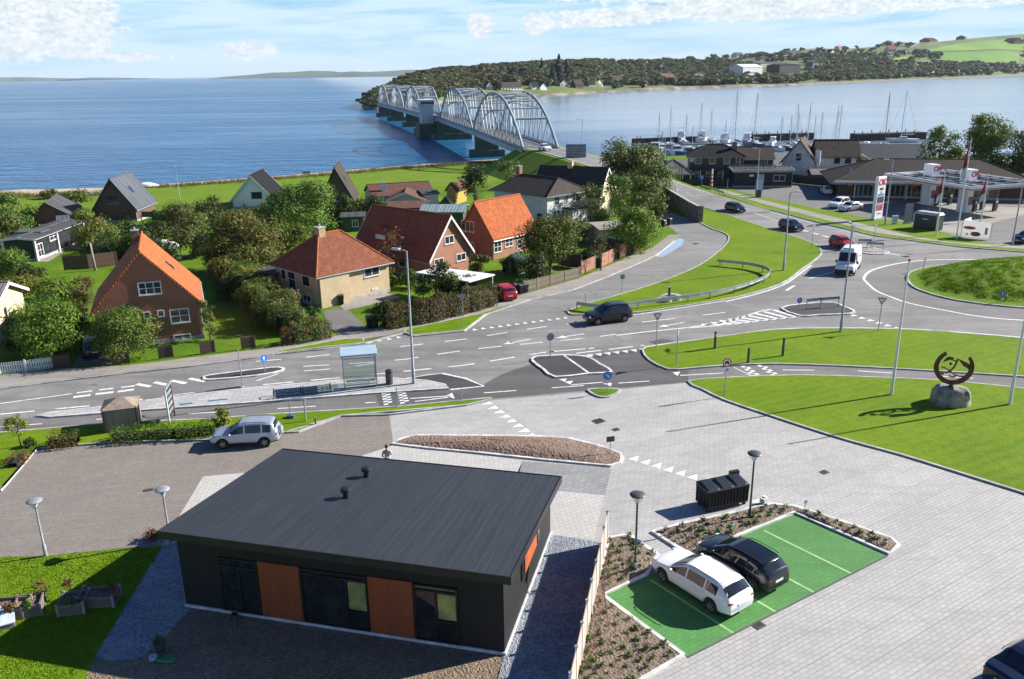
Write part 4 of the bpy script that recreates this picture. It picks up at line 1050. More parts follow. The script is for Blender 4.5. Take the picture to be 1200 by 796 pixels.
 for sgn in (1,-1):
  blob('headlight',(Lh-.17,sgn*W2*.70,hz_+.02),(.17,.17,.085 if kind!='van' else .17),'headlight')
  blob('taillight',(x0+.10,sgn*W2*.70,S['belt']*(.90 if kind!='van' else 1.0)),(.10,.17,.075 if kind!='van' else .3),'taillight')
  sx=S['ws'][1]-.12;s=sec(sx);blob('mirror',(sx-(.1 if kind!='van' else .35),sgn*(W2+.09),S['belt']+.07),(.08,.11,.075 if kind!='van' else .19),paintm if kind!='van' else 'car_dark')
 q=MB();q.box((Lh-.035,0,S['lo']+.2),(.06,W2*1.15,.16));q.build('grille',MATS['car_dark'],t,bevel=.02)
 for s_ in (1,-1):
  q=MB();q.box((s_*(Lh-.005) if s_>0 else x0-.01,0,S['lo']+.22 if s_>0 else S['belt']*.72),(.02,.5,.11));q.build('number_plate',MATS['plate_yellow' if yellow else 'plate'],t)
 if detail:
  for (xa,xb) in ((-1.0 if kind!='van' else .7,-.05 if kind!='van' else 1.55),(0.0,1.0))[:(2 if kind!='van' else 1)]:
   side_patch(xa,xb,.0,.97,.004,paintm,'door',t,6,3,4)
  if kind!='van':
   for sgn in (1,-1):
    q=MB();q.tube([(-1.5,sgn*W2*.70,S['H']-.02),(-1.3,sgn*W2*.70,S['H']+.03),(-.2,sgn*W2*.70,S['H']+.045),(.1,sgn*W2*.70,S['H']-.02)],.018,6);q.build('roof_rail',MATS['car_dark'],t,60)
 if spare:
  q=MB();q.lathe([(.001,-.1),(.30,-.1),(.33,-.06),(.33,.06),(.30,.1),(.001,.1)],(0,0,0),20,axis='x');q.v=[(x+x0-.1,y,z+.85) for x,y,z in q.v];q.build('spare_wheel',MATS[paintm],t,40)
 return t
def place(kind,pm,q,q2,label,z=0.0,flip=False,**k):
 """q: ground point under the middle, q2: a ground point the nose points towards"""
 p=G(*q,z);f=G(*q2,z);h=math.atan2(f.y-p.y,f.x-p.x)
 return make_car(kind,pm,label,(p.x,p.y,z+.03),h,**k)
bdir=(BA-BB) # bay direction, nose in
def bay_spot(t,s):
 a=BB+(BC-BB)*t;return a+bdir.normalized()*s
bh=math.atan2(bdir.y,bdir.x)
p=bay_spot(1.5/5-.01,2.95);make_car('wagon','paint_white_car','white estate car parked on the green bays nearest the fence',(p.x,p.y,.05),bh,group='cars parked on the green bays')
p=bay_spot(2.5/5-.01,2.95);make_car('hatch','paint_black','black hatchback parked on the green bays next to the white estate',(p.x,p.y,.05),bh,group='cars parked on the green bays')
place('suv','paint_silver',(290,519.5),(250,521.5),'silver blue off-roader with a white spare wheel parked by the hedge',spare=True).scale=(.94,.94,.94)
place('suv','paint_black',(712,377),(680,381),'black crossover driving left across the junction',name='moving_car')
place('sedan','paint_navy',(1215,795),(1260,772),'dark blue car cut off at the lower right edge of the paving')
place('hatch','paint_navy',(926.5,269.5),(950,276),'dark blue car driving towards the roundabout in front of the forecourt',name='moving_car',detail=False)
place('hatch','paint_black',(861,248.5),(880,254),'black car driving away from the bridge past the grass island',name='moving_car',detail=False)
place('mini','paint_red',(985.5,290),(1002,295),'small red car waiting just behind the white van',name='moving_car',detail=False)
van=place('van','paint_white_car',(993.5,317.5),(984,330),'white delivery van with roof cooling unit at the roundabout entry',cat='van',yellow=True)
q=MB();q.hull8([(.75,-.7,2.5),(1.35,-.6,2.42),(1.35,.6,2.42),(.75,.7,2.5)],[(.75,-.7,2.85),(1.15,-.6,2.8),(1.15,.6,2.8),(.75,.7,2.85)]);q.build('cooling_unit',MATS['sign_white'],van,bevel=.04)
q=MB();q.hull8([(-1.6,1.032,1.5),(-.2,1.032,1.75),(-.2,1.026,1.75),(-1.6,1.026,1.5)],[(-1.6,1.032,1.62),(-.2,1.032,1.87),(-.2,1.026,1.87),(-1.6,1.026,1.62)]);q.build('stripe',mat('van_green',(0.03,0.3,0.12),0.5),van)
q=MB();q.box((2.93,0,.5),(.14,1.9,.42));q.build('bumper',MATS['car_dark'],van,bevel=.04)
q=MB();q.box((1.19,0,2.68),(.02,.9,.13));q.build('grille',MATS['dark_grey'],van)
place('suv','paint_white_car',(983,243.5),(965,247.5),'white off-roader parked behind the silver saloon on the forecourt',detail=False,group='cars on the forecourt')
place('sedan','paint_greysilver',(996,247),(975,250),'silver saloon parked in front of the white off-roader on the forecourt',detail=False,group='cars on the forecourt')
place('hatch','paint_navy',(1203,284),(1185,287),'dark blue car half out of frame beside the forecourt lamp',detail=False)
place('hatch','paint_lightgrey',(968,227),(962,222),'pale car half hidden behind the corner of the shop',detail=False)
place('hatch','paint_red',(590,349),(578,341),'red hatchback parked on the drive beside the brown hedge',detail=False)
place('hatch','paint_navy',(110,414),(103,396),'dark blue car parked in shade beside the brick house',detail=False)
place('hatch','paint_white_car',(638.5,176.5),(660,181),'white car coming off the bridge down the ramp',z=5.06,detail=False,name='moving_car')
place('mini','paint_black',(604,345),(590,336),'dark small car partly hidden in front of the red hatchback drive',detail=False) if False else None
# the lorry at the fuel station
p=G(1196,243);tr=thing('lorry','white and blue lorry parked at the far end of the canopy','lorry',(p.x+4,p.y+18,.03),rad(235))
q=MB();q.prism([(-1.1,-1.2),(1.1,-1.2),(1.1,1.2),(-1.1,1.2)],.6,[3.2,2.7,2.7,3.2]);cb=q.build('cab',MATS['sign_white'],tr,bevel=.1)
q=MB();q.hull8([(1.11,-1.05,1.7),(1.13,-1.05,1.7),(1.13,1.05,1.7),(1.11,1.05,1.7)],[(1.11,-1.0,2.55),(1.13,-1.0,2.55),(1.13,1.0,2.55),(1.11,1.0,2.55)]);q.build('windscreen',MATS['car_glass'],cb)
q=MB();q.box((-4.6,0,2.0),(6.6,2.45,2.6));q.build('cargo_box',mat('lorry_blue',(0.05,0.16,0.35),0.5),tr,bevel=.05)
q=MB();q.box((-3.4,0,.6),(9,.9,.25));q.build('chassis',MATS['car_dark'],tr)
for x in (0,-3.5,-6.5):
 for s in (-1,1):
  q=MB();q.lathe([(.2,-.15),(.48,-.15),(.5,-.1),(.5,.1),(.48,.15),(.2,.15)],(x,s*1.05,.5),18,axis='y');q.build('wheel',MATS['tyre'],tr,40)
  # ---------------------------------------------------------------- houses
brick_mat('brick_brown',(0.35,0.12,0.066),(0.27,0.09,0.052),(0.30,0.19,0.14))
brick_mat('brick_red',(0.42,0.175,0.10),(0.35,0.14,0.08),(0.38,0.25,0.18))
brick_mat('brick_yellow',(0.62,0.48,0.28),(0.53,0.41,0.23),(0.47,0.40,0.30))
brick_mat('brick_dark',(0.15,0.075,0.055),(0.115,0.06,0.046),(0.12,0.09,0.08))
mat('render_white',(0.66,0.65,0.61),0.85,0.12,1.0);mat('render_cream',(0.62,0.52,0.33),0.85,0.12,1.0);mat('render_grey',(0.50,0.47,0.45),0.85,0.15,1.0);mat('board_grey',(0.16,0.16,0.17),0.7,0.15)
tile_mat('tile_orange',(0.41,0.122,0.040),(0.32,0.09,0.032),moss=0.25)
tile_mat('tile_orange2',(0.44,0.12,0.035),(0.35,0.088,0.026),moss=0.3)
tile_mat('tile_red',(0.33,0.082,0.042),(0.25,0.062,0.036),moss=0.3)
tile_mat('tile_rust',(0.25,0.085,0.042),(0.17,0.058,0.032),moss=0.3)
tile_mat('tile_brown',(0.062,0.047,0.040),(0.042,0.034,0.031),moss=0.35)
tile_mat('tile_redbrown',(0.16,0.075,0.05),(0.115,0.06,0.045),moss=0.3)
tile_mat('tile_station',(0.036,0.028,0.024),(0.026,0.021,0.019),moss=.15)
tile_mat('tile_black',(0.009,0.0095,0.011),(0.006,0.0065,0.008))
tile_mat('roof_felt',(0.085,0.083,0.085),(0.06,0.06,0.062),pitch=1.0,course=4)
tile_mat('roof_seam',(0.095,0.108,0.125),(0.075,0.085,0.10),pitch=0.55,course=8)
tile_mat('roof_corrugated',(0.20,0.195,0.185),(0.13,0.125,0.115),pitch=0.3,course=3,moss=.5)
tile_mat('roof_greenmetal',(0.20,0.27,0.28),(0.17,0.235,0.245),pitch=0.5,course=9)
board_mat('boards_black',(0.010,0.010,0.011),(0.02,0.02,0.022),.14,.6,True,.6)
board_mat('boards_brown',(0.10,0.055,0.034),(0.15,0.085,0.052),.16,.7,True,.6)
board_mat('boards_white',(0.88,0.88,0.87),(0.82,0.82,0.81),.16,.6,True,.25)
board_mat('boards_yellow',(0.48,0.33,0.07),(0.42,0.28,0.06),.14,.6,False,.3)
board_mat('boards_weathered',(0.20,0.16,0.125),(0.30,0.245,0.195),.12,.8,False,.7)
board_mat('boards_green',(0.04,0.07,0.05),(0.06,0.095,0.07),.14,.7,False,.5)
mat('trim_white',(0.74,0.74,0.72),0.6,0.1);mat('trim_dark',(0.03,0.03,0.033),0.6,0.1);mat('chimney_yellow',(0.45,0.33,0.18),0.85,0.2,3)
class House:
 def __init__(s,name,label,a,b,depth,eave,ridge,axis,wallm,roofm,cat='house',ov=.35,gov=.3,hip=None,trim=None,ridge_m=None,group=None,simple=False,th=.16,z=0.0,closed=True):
  a=Vector((a[0],a[1],z));b=Vector((b[0],b[1],z));d=b-a;s.W=d.length;s.D=depth;s.rz=math.atan2(d.y,d.x);s.a=a
  s.ux=d.normalized();s.uy=Vector((-s.ux.y,s.ux.x,0));s.b=b;s.e=eave;s.r=ridge;s.axis=axis;s.z=z
  t=s.t=thing(name,label,cat,a,s.rz,group)
  W,D,e,r=s.W,depth,eave,ridge
  m=MB()
  if hip is None:
   if axis=='y':
    sec=[(0,-.3),(W,-.3),(W,e),(W/2,r-.02),(0,e)];n=5
    m.add([(x,0,q) for x,q in sec]+[(x,D,q) for x,q in sec],[tuple(range(n)),tuple(range(n,2*n))[::-1]]+[(i+n,(i+1)%n+n,(i+1)%n,i) for i in (0,1,4)])
   else:
    sec=[(0,-.3),(D,-.3),(D,e),(D/2,r-.02),(0,e)];n=5
    m.add([(0,y,q) for y,q in sec]+[(W,y,q) for y,q in sec],[tuple(range(n))[::-1],tuple(range(n,2*n))]+[(i,(i+1)%n,(i+1)%n+n,i+n) for i in (0,1,4)])
  else:m.prism([(0,0),(W,0),(W,D),(0,D)],-.3,e-.02)
  s.wall=m.build('wall',MATS[wallm],t)
  # roof
  half=(W if axis=='y' else D)/2;k=(r-e)/half
  m=MB();rt=MB()
  if hip is None:
   Lr=D if axis=='y' else W
   u0,u1=-gov,Lr+gov
   zl=e-k*ov
   for sg in (-1,1):
    def P(c,u,z_):
     x=half+sg*c
     return (x,u,z_) if axis=='y' else (u,x,z_)
    lo=[P(0,u0,r),P(half+ov,u0,zl),P(half+ov,u1,zl),P(0,u1,r)]
    hi=[(x,y,z_+th*math.sqrt(1+k*k)) for x,y,z_ in lo]
    flip=(sg>0)!=(axis=='y')
    if flip:lo,hi=lo[::-1],hi[::-1]
    m.hull8(lo,hi)
   zt=r+th*math.sqrt(1+k*k)
   rt.tube([(half,u0,zt),(half,u1,zt)] if axis=='y' else [(u0,half,zt),(u1,half,zt)],.11,8)
   s.zt=zt
  else:
   rl=hip;L2=(W if axis=='x' else D)
   zl=e-k*ov;zt=r+th
   if axis=='x':ra,rb=(W/2-rl/2,D/2,zt),(W/2+rl/2,D/2,zt)
   else:ra,rb=(W/2,D/2-rl/2,zt),(W/2,D/2+rl/2,zt)
   c=[(-ov,-ov,zl+th),(W+ov,-ov,zl+th),(W+ov,D+ov,zl+th),(-ov,D+ov,zl+th)];lo=[(x,y,z_-th) for x,y,z_ in c]
   vs=c+[ra,rb]+lo
   fs=[(6,7,1,0),(7,8,2,1),(8,9,3,2),(9,6,0,3),(9,8,7,6)]
   fs+=[(0,1,5,4),(1,2,5),(2,3,4,5),(3,0,4)] if axis=='x' else [(0,1,4),(1,2,5,4),(2,3,5),(3,0,4,5)]
   m.add(vs,fs)
   for p,q in ((ra,rb),(c[0],ra),(c[1],rb if axis=='x' else ra),(c[2],rb),(c[3],ra if axis=='x' else rb)):
    if (Vector(p)-Vector(q)).length>.05:rt.tube([p,q],.10,8)
   s.zt=zt
  s.roof=m.build('roof',MATS[roofm],t)
  if not simple or ridge_m:rt.build('ridge_tiles',MATS[ridge_m or roofm],t,60)
  if trim and hip is None:
   for u in ((-gov-.012,),(Lr+gov+.012,)):
    q=MB()
    for sg in (-1,1):
     def P(c,z_,o=0.0):
      x=half+sg*c;return (x,u[0]+o,z_) if axis=='y' else (u[0]+o,x,z_)
     h=th*math.sqrt(1+k*k)
     pts=[P(0,r-.08),P(half+ov+.02,zl-.08),P(half+ov+.02,zl+h+.02),P(0,r+h+.02)]
     o=.05 if u[0]>0 else -.05
     pts2=[(x+(0 if axis=='y' else o),y+(o if axis=='y' else 0),z_) for x,y,z_ in pts]
     q.hull8(pts,pts2)
    q.build('bargeboard',MATS[trim],t)
  if not simple:
   if hip is None:
    for sg in (-1,1):
     g=MB();x=half+sg*(half+ov+.05);z_=zl+.02
     g.tube([(x,u0,z_),(x,u1,z_)] if axis=='y' else [(u0,x,z_),(u1,x,z_)],.07,6)
     if sg<0:g.build('gutter',MATS['galv'],t,60)
   else:g=MB();g.tube([(x+(-.05 if x<0 else .05),y+(-.05 if y<0 else .05),zl+.05) for x,y,z_ in (c+[c[0]])],.07,6)
   g.build('gutter',MATS['galv'],t,60)
   for x_,y_ in ((W+.06,-.06),(-.06,D-.1)):
    g=MB();g.tube([(x_,y_,.05),(x_,y_,e-.1)],.045,6);g.build('downpipe',MATS['galv'],t,60)
   g=MB();g.box((W/2,D/2,.1),(W+.06,D+.06,.5));g.build('plinth',MATS['concrete'],t)
  s.planes=dict(F=WallPlane(a,b),R=WallPlane(b,b+s.uy),L=WallPlane(a+s.uy*D,a))
 def win(s,wall,u0,u1,z0,z1,nx=2,nz=1,fm='trim_white',gm='glass_house',t=.08,name='window',sill=True):
  if u1<u0:u0,u1=u1,u0
  if z1<z0:z0,z1=z1,z0
  f=MB()
  def bx(m,ua,ub,za,zb,out,dep):
   uc,zc=(ua+ub)/2,(za+zb)/2
   if wall=='F':m.box((uc,-out-dep/2+.02,zc),(ub-ua,dep+.04,zb-za))
   elif wall=='R':m.box((s.W+out+dep/2-.02,uc,zc),(dep+.04,ub-ua,zb-za))
   else:m.box((-out-dep/2+.02,s.D-uc,zc),(dep+.04,ub-ua,zb-za))
  bx(f,u0,u1,z0,z0+t,0,.05);bx(f,u0,u1,z1-t,z1,0,.05);bx(f,u0,u0+t,z0+t,z1-t,0,.05);bx(f,u1-t,u1,z0+t,z1-t,0,.05)
  for i in range(1,nx):c=u0+(u1-u0)*i/nx;bx(f,c-t*.4,c+t*.4,z0+t,z1-t,0,.045)
  for i in range(1,nz):c=z0+(z1-z0)*i/nz;bx(f,u0+t,u1-t,c-t*.3,c+t*.3,0,.04)
  fr=f.build(name,MATS[fm],s.t)
  p=MB();bx(p,u0+t*.5,u1-t*.5,z0+t*.5,z1-t*.5,0,.012);p.build('pane',MATS[gm],fr)
  if sill and name=='window' and (z1-z0)>.8:
   p=MB();bx(p,u0-.06,u1+.06,z0-.07,z0-.004,0,.10);p.build('sill',MATS['concrete'],fr)
  return fr
 def winpx(s,wall,x0,y0,x1,y1,nx=2,nz=1,**k):
  pl=s.planes[wall];ua,za=pl(x0,y0);ub,zb=pl(x1,y1)
  za-=s.z;zb-=s.z
  mx=s.W if wall=='F' else s.D
  ua,ub=max(.1,min(mx-.1,ua)),max(.1,min(mx-.1,ub))
  if abs(ub-ua)<.3:return
  return s.win(wall,ua,ub,max(.05,za),max(.5,zb),nx,nz,**k)
 def chimney(s,x,y,h,m,w=.6,base=None,cap=True):
  zb=(base if base is not None else s.r-1.0)
  q=MB();q.box((x,y,(zb+s.r+h)/2),(w,w*.8,s.r+h-zb));c=q.build('chimney',MATS[m],s.roof)
  if cap:
   q=MB();q.box((x,y,s.r+h+.05),(w+.12,w*.8+.12,.1));q.tube([(x,y,s.r+h+.1),(x,y,s.r+h+.35)],.09,8);q.build('chimney_cap',MATS['concrete'],s.roof)
 def skylight(s,side,u,frac,w=.7,h=.9):
  half=(s.W if s.axis=='y' else s.D)/2;k=(s.r-s.e)/half;sl=math.sqrt(1+k*k)
  c0=half*frac;dc=h/2/sl;sg=side;q=MB();p=MB()
  for m,sc,o in ((q,1.0,.20),(p,.82,.235)):
   pts=[]
   for cc,uu in ((-dc,-w/2),(-dc,w/2),(dc,w/2),(dc,-w/2)):
    c=c0+cc*sc;z_=s.r-k*c;x=half+sg*c;y=u+uu*sc
    pts.append((x,y,z_) if s.axis=='y' else (y,x,z_))
   lo=[(x,y,z_+.1) for x,y,z_ in pts];hi=[(x,y,z_+o*sl) for x,y,z_ in pts]
   n=(Vector(lo[1])-Vector(lo[0])).cross(Vector(lo[2])-Vector(lo[1]))
   if n.z<0:lo,hi=lo[::-1],hi[::-1]
   m.hull8(lo,hi)
  f=q.build('skylight',MATS['trim_dark'],s.roof);p.build('pane',MATS['glass_house'],f)
def P2(x,y,z=0):return G(x,y,z)
# A: brown brick house with the steep orange roof
h=House('brick_house','brown brick gabled house with steep bright orange tile roof',P2(118,411),P2(239,396.5),9.4,3.35,8.0,'y','brick_brown','tile_orange',ov=.35,gov=.15)
h.winpx('F',163,346.5,188,329,3,2);h.winpx('F',200.5,379.5,221,360.5,2,2);h.winpx('F',185,372,192,363,1,1);h.winpx('F',204,400,223.5,390.5,2,1);h.winpx('F',169,375,175.5,365,1,1)
h.skylight(1,4.6,.52,.6,1.0);h.chimney(h.W/2-.5,7.6,.7,'brick_brown',base=6.5)
# B: yellow brick house with hipped roof
b0=P2(375.4,361);bl=P2(325.6,344.6);dl=(b0-bl).normalized();perp=Vector((-dl.y,dl.x,0))
h=House('brick_house','yellow brick bungalow with rust-red hipped tile roof and chimney',(bl.x,bl.y),(b0.x,b0.y),8.6,3.35,6.35,'y','brick_yellow','tile_rust',hip=2.6,ov=.4,ridge_m='tile_orange')
h.winpx('F',354.5,334.5,362.5,320.5,1,1);h.winpx('F',330,327,334.5,313,1,1);h.winpx('F',339,338,345.5,316,1,2,name='door');h.winpx('F',356,355,364.5,347,2,1)
h.winpx('R',385,337,395.5,322.5,1,1);h.winpx('R',427,325.5,444,309.5,2,1);h.winpx('R',386,357,398,349,1,1);h.winpx('R',436,341,442,337,1,1)
h.chimney(h.W/2,h.D/2-1.1,.75,'chimney_yellow',.95,base=5.2)
q=MB();q.prism([(h.W-.02,.0),(h.W+.35,.0),(h.W+.35,3.4),(h.W-.02,3.4)],-.2,3.2);q.build('bay',MATS['brick_yellow'],h.t)
h.winpx('R',385,337,395.5,322.5,1,1) if False else None
q=MB();q.lathe([(.001,0),(.09,0),(.09,.5),(.14,.52),(.001,.6)],(h.W*.6,2.2,4.9),10);q.build('vent_pipe',MATS['galv'],h.roof)
# C: red roofed brick house
c0,c1=G(504,302,2.75),G(550,291,2.75)
h=House('brick_house','salmon brick house with long dark red tile roof and white gable boards',(c0.x,c0.y),(c1.x,c1.y),12.6,2.75,6.75,'y','brick_red','tile_red',ov=.45,gov=.35,trim='trim_white',ridge_m='tile_rust')
h.winpx('F',521,287,531.5,275,2,1);h.winpx('F',535,307,545.5,295.5,2,1);h.winpx('F',508.5,311,519.5,301.5,2,1);h.winpx('L',467.5,312,475.5,301,1,1)
q=MB();q.prism([(.55,8.0),(1.6,8.0),(1.6,9.6),(.55,9.6)],3.0,4.4);dm=q.build('dormer',MATS['trim_white'],h.roof)
q=MB();q.add([(.35,7.8,4.3),(.35,9.8,4.3),(.35,8.8,5.3),(2.2,7.8,4.3),(2.2,9.8,4.3),(2.2,8.8,5.3)],[(0,1,2),(5,4,3),(0,2,5,3),(2,1,4,5),(0,3,4,1)]);q.build('dormer_roof',MATS['tile_red'],dm)
# D: brick house with sunlit orange roof
d0,d1=P2(539,297.5),P2(578,304.5)
h=House('brick_house','small brick house with sunlit orange tile slope and white windows',(d0.x,d0.y),(d1.x,d1.y),8.3,2.7,6.6,'y','brick_brown','tile_orange2',ov=.3,gov=.2,ridge_m='tile_orange')
h.winpx('F',541,270.5,555.5,260,3,1);h.winpx('F',553,295,555.5,284,1,1)
q=MB();q.prism([(h.W+.004,.05),(h.W+.05,.05),(h.W+.05,h.D-.05),(h.W+.004,h.D-.05)],-.2,2.7);q.build('side_wall',MATS['brick_red'],h.t)
h.W+=.05
h.winpx('R',577.5,297,587,282,2,2);h.winpx('R',591.5,290,600.5,278,2,2);h.winpx('R',605.5,292,611,274.5,1,3,name='door');h.W-=.05
# E: big white house with hipped dark roof
e0=P2(641,266);e1=P2(683,258)
ed=(e1-e0).normalized();ef=Vector((ed.y,-ed.x,0));ea=e0-ef*11.5
h=House('white_house','two-storey pale rendered house with dark brown hipped roof',(ea.x,ea.y),(e0.x,e0.y),8.6,4.55,6.5,'x','render_white','tile_brown',hip=8.0,ov=.45,ridge_m='tile_brown')
for x0,y0,x1,y1 in ((649.5,241,655.5,230.5),(662,237.5,665.5,229),(671,236,677.5,226)):h.winpx('R',x0,y0,x1,y1,2,1)
for x in (650,654.5,659.5,664):h.winpx('R',x-1.6,256,x+1.6,246,1,2)
h.winpx('F',629,262,636,250,1,1);h.chimney(1.2,h.D/2,1.3,'brick_red',.8,base=5)
q=MB();q.box((h.W+1.0,5.2,2.35),(2.0,3.4,.25));por=q.build('porch_roof',MATS['roof_felt'],h.t)
for y in (3.7,6.7):q=MB();q.box((h.W+1.8,y,1.1),(.2,.2,2.25));q.build('porch_post',MATS['trim_white'],h.t)
# F: dark roofed house behind it
f0=G(702,256);
h=House('white_house','house with big mossy dark roof and cream gable behind the white one',(f0.x-13*.80,f0.y+13*.36),(f0.x,f0.y),8.0,3.5,7.2,'x','render_cream','tile_brown',ov=.4,gov=.2,trim='trim_white')
h.winpx('R',705,240,709,229,1,1);h.winpx('R',704,252,708,243,1,1)
h.chimney(h.W*.45,h.D/2,.9,'render_cream',.8);h.skylight(-1,h.W*.62,.35,1.2,1.0)
# G, H, I: A-frames by the meadow
h=House('a_frame_house','brown brick A-frame house with grey seamed metal roof',P2(113,261.5),P2(161,260.4),8.5,2.2,6.7,'y','brick_dark','roof_seam',ov=.3,gov=.3,trim='trim_dark')
h.winpx('F',126,239,138,230,2,1,fm='trim_dark');h.winpx('F',145,258,152,249,1,1,fm='trim_dark');h.skylight(1,3.6,.5,1.0,1.2)
q=MB();q.box((h.W+1.8,2.0,.9),(3.4,.1,.9));q.box((h.W+3.4,3.5,.9),(.1,3.0,.9));q.build('balcony',MATS['boards_green'],h.t)
h=House('a_frame_house','white A-frame house with steep black roof near the meadow',P2(274,245),P2(321,244),9.0,1.7,5.5,'y','boards_white','tile_black',ov=.45,gov=.4,trim='trim_white')
h.winpx('F',295,233,306.5,225,2,1,fm='trim_dark');h.skylight(-1,3.0,.5)
h=House('a_frame_house','brown A-frame holiday house whose steep roof almost reaches the ground',P2(377,238),P2(413,237),9.0,.7,6.0,'y','boards_brown','tile_brown',ov=.4,gov=.4,trim='trim_dark')
h.skylight(1,3.5,.5,1.0,1.2)
# J: low white house
h=House('bungalow','low pale bungalow with reddish brown roof and white chimney',P2(437,243.5),P2(507,239),7.0,2.1,3.4,'x','render_white','tile_redbrown',ov=.4,gov=.3)
h.chimney(2.2,1.0,.6,'trim_white',.7,base=1.0)
h2=House('bungalow','pale gabled wing standing in front of the brown roofed bungalow',P2(455,247),P2(496,246),5.0,1.7,2.9,'y','render_grey','tile_redbrown',ov=.4,gov=.3,trim='trim_white')
h2.winpx('F',468.5,241,475,236,2,1)
House('summer_house','dark flat-roofed extension beside the low bungalow',P2(497,244),P2(514,243),5,2.3,2.5,'x','render_white','roof_felt',ov=.3,simple=True)
h=House('shed','small yellow wooden shed with brown roof at the meadow edge',P2(524,239.5),P2(534,240),4.5,2.6,3.6,'y','boards_yellow','tile_redbrown',ov=.3,gov=.25,cat='shed',simple=True)
House('garage','low garage with mossy brown roof between bungalow and red roofs',P2(455,259),P2(500,258),6,1.9,2.5,'x','brick_red','tile_redbrown',ov=.3,simple=True,cat='garage')
House('garage','garage with pale green metal roof behind the red roofed house',P2(494,266),P2(543,266),6,2.2,2.8,'x','boards_green','roof_greenmetal',ov=.4,simple=True,cat='garage')
House('party_tent','black pointed garden tent beside the orange roofed house',P2(511,258),P2(531,258),3.4,1.6,3.4,'x','trim_dark','tile_black',ov=.25,hip=.1,simple=True,cat='tent')
h=House('shed','dark green garden shed with pale roof edge and white window',P2(402,272),P2(427,271),4,2.1,2.3,'x','boards_green','roof_felt',ov=.35,simple=True,cat='shed');h.win('F',1.4,2.3,.7,1.7)
# K: black modern summer house
k0,k1=P2(9,306.7),P2(44,306);kd=13.0
h=House('summer_house','black timber summer house with white posts and flat dark roof',k0,k1,kd,2.75,2.95,'y','boards_black','roof_felt',ov=.35,gov=.3,trim='trim_white',cat='summer house')
for q_ in ((45.5,302,49,284),(58.5,283,66,270)):h.winpx('R',*q_,2,2)
h.winpx('R',51,299,57,278,1,1,fm='trim_dark',name='door')
for x,y in ((-.1,-.1),(h.W+.1,-.1),(h.W+.15,5.5),(h.W+.1,kd+.1)):
 q=MB();q.box((x,y,1.35),(.22,.22,2.7));q.build('post',MATS['trim_white'],h.t)
q=MB();q.box((h.W*.35,4.6,3.05),(h.W*.9,2.4,.16));q.build('canopy_roof',MATS['roof_seam'],h.roof)
House('summer_house','grey boarded annex behind the black summer house',P2(72,277),P2(83,276),5,2.2,2.4,'x','board_grey','roof_seam',ov=.2,simple=True,cat='summer house')
House('brick_house','low brick house with dark felt roof behind the black summer house',P2(36,271),P2(82,268),10,2.2,4.0,'y','brick_brown','roof_felt',ov=.6,gov=.5,trim='trim_dark')
# L: left edge
l1=P2(-2,404)
h=House('cream_house','cream house at the frame edge under a corrugated roof',(l1.x-7,l1.y-1.2),(l1.x,l1.y),7,3.2,4.6,'x','render_cream','roof_corrugated',ov=.5,gov=.4,trim='trim_white')
h.win('F',4.6,6.2,1.4,2.5,2,1,fm='trim_dark')
q=MB();q.box((h.W-1.6,-.25,.9),(.95,.4,.75));ac=q.build('heat_pump',MATS['sign_white'],h.t,bevel=.03)
q=MB();q.lathe([(.001,-.47),(.28,-.47),(.28,-.455),(.001,-.455)],(h.W-1.7,0,.9),20,axis='y');q.build('fan',MATS['dark_grey'],ac)
# small outbuildings
h=House('garage','flat felt roofed garage left of the yellow brick bungalow',P2(302,343),P2(324,347),6.5,2.3,2.4,'x','boards_brown','roof_felt',ov=.3,simple=True,cat='garage');h.win('F',.5,2.0,.05,2.0,1,3,gm='trim_white',name='garage_door')
t=thing('carport','white flat carport roof in front of the salmon brick house','carport',P2(487,331));
r4=[G(x,y,2.5)-P2(487,331) for x,y in ((487,319),(550,330),(580,321.5),(512,313))]
q=MB();q.prism([(p.x,p.y) for p in r4],2.38,2.5);q.build('roof',MATS['sign_white'],t)
for p in r4:q=MB();q.tube([(p.x*.97,p.y*.97+.1,0),(p.x*.97,p.y*.97+.1,2.4)],.06,6);q.build('post',MATS['trim_white'],t)
# greenhouse
g0,g1=P2(589,321),P2(607,323);t=thing('greenhouse','small aluminium greenhouse on the lawn by the orange roofed house','greenhouse',g0,math.atan2(g1.y-g0.y,g1.x-g0.x))
W_,D_=(g1-g0).length,2.6;q=MB()
for x in (0,W_/2,W_):
 for y in (0,D_):q.tube([(x,y,0),(x,y,1.5)],.03,5)
for y in (0,D_/2,D_):q.tube([(0,y,1.5),(W_/2,y,2.3),(W_,y,1.5)],.03,5);q.tube([(0,y,0),(0,y,1.5)],.03,5);q.tube([(W_,y,0),(W_,y,1.5)],.03,5)
for x,z_ in ((0,1.5),(W_/2,2.3),(W_,1.5),(0,.05),(W_,.05)):q.tube([(x,0,z_),(x,D_,z_)],.03,5)
q.build('frame',MATS['galv'],t)
q=MB();q.add([(0,0,0),(W_,0,0),(W_,0,1.5),(W_/2,0,2.3),(0,0,1.5),(0,D_,0),(W_,D_,0),(W_,D_,1.5),(W_/2,D_,2.3),(0,D_,1.5)],[(0,1,2,3,4),(9,8,7,6,5),(1,6,7,2),(2,7,8,3),(3,8,9,4),(4,9,5,0)]);q.build('glazing',clear_mat('clear_glass'),t)
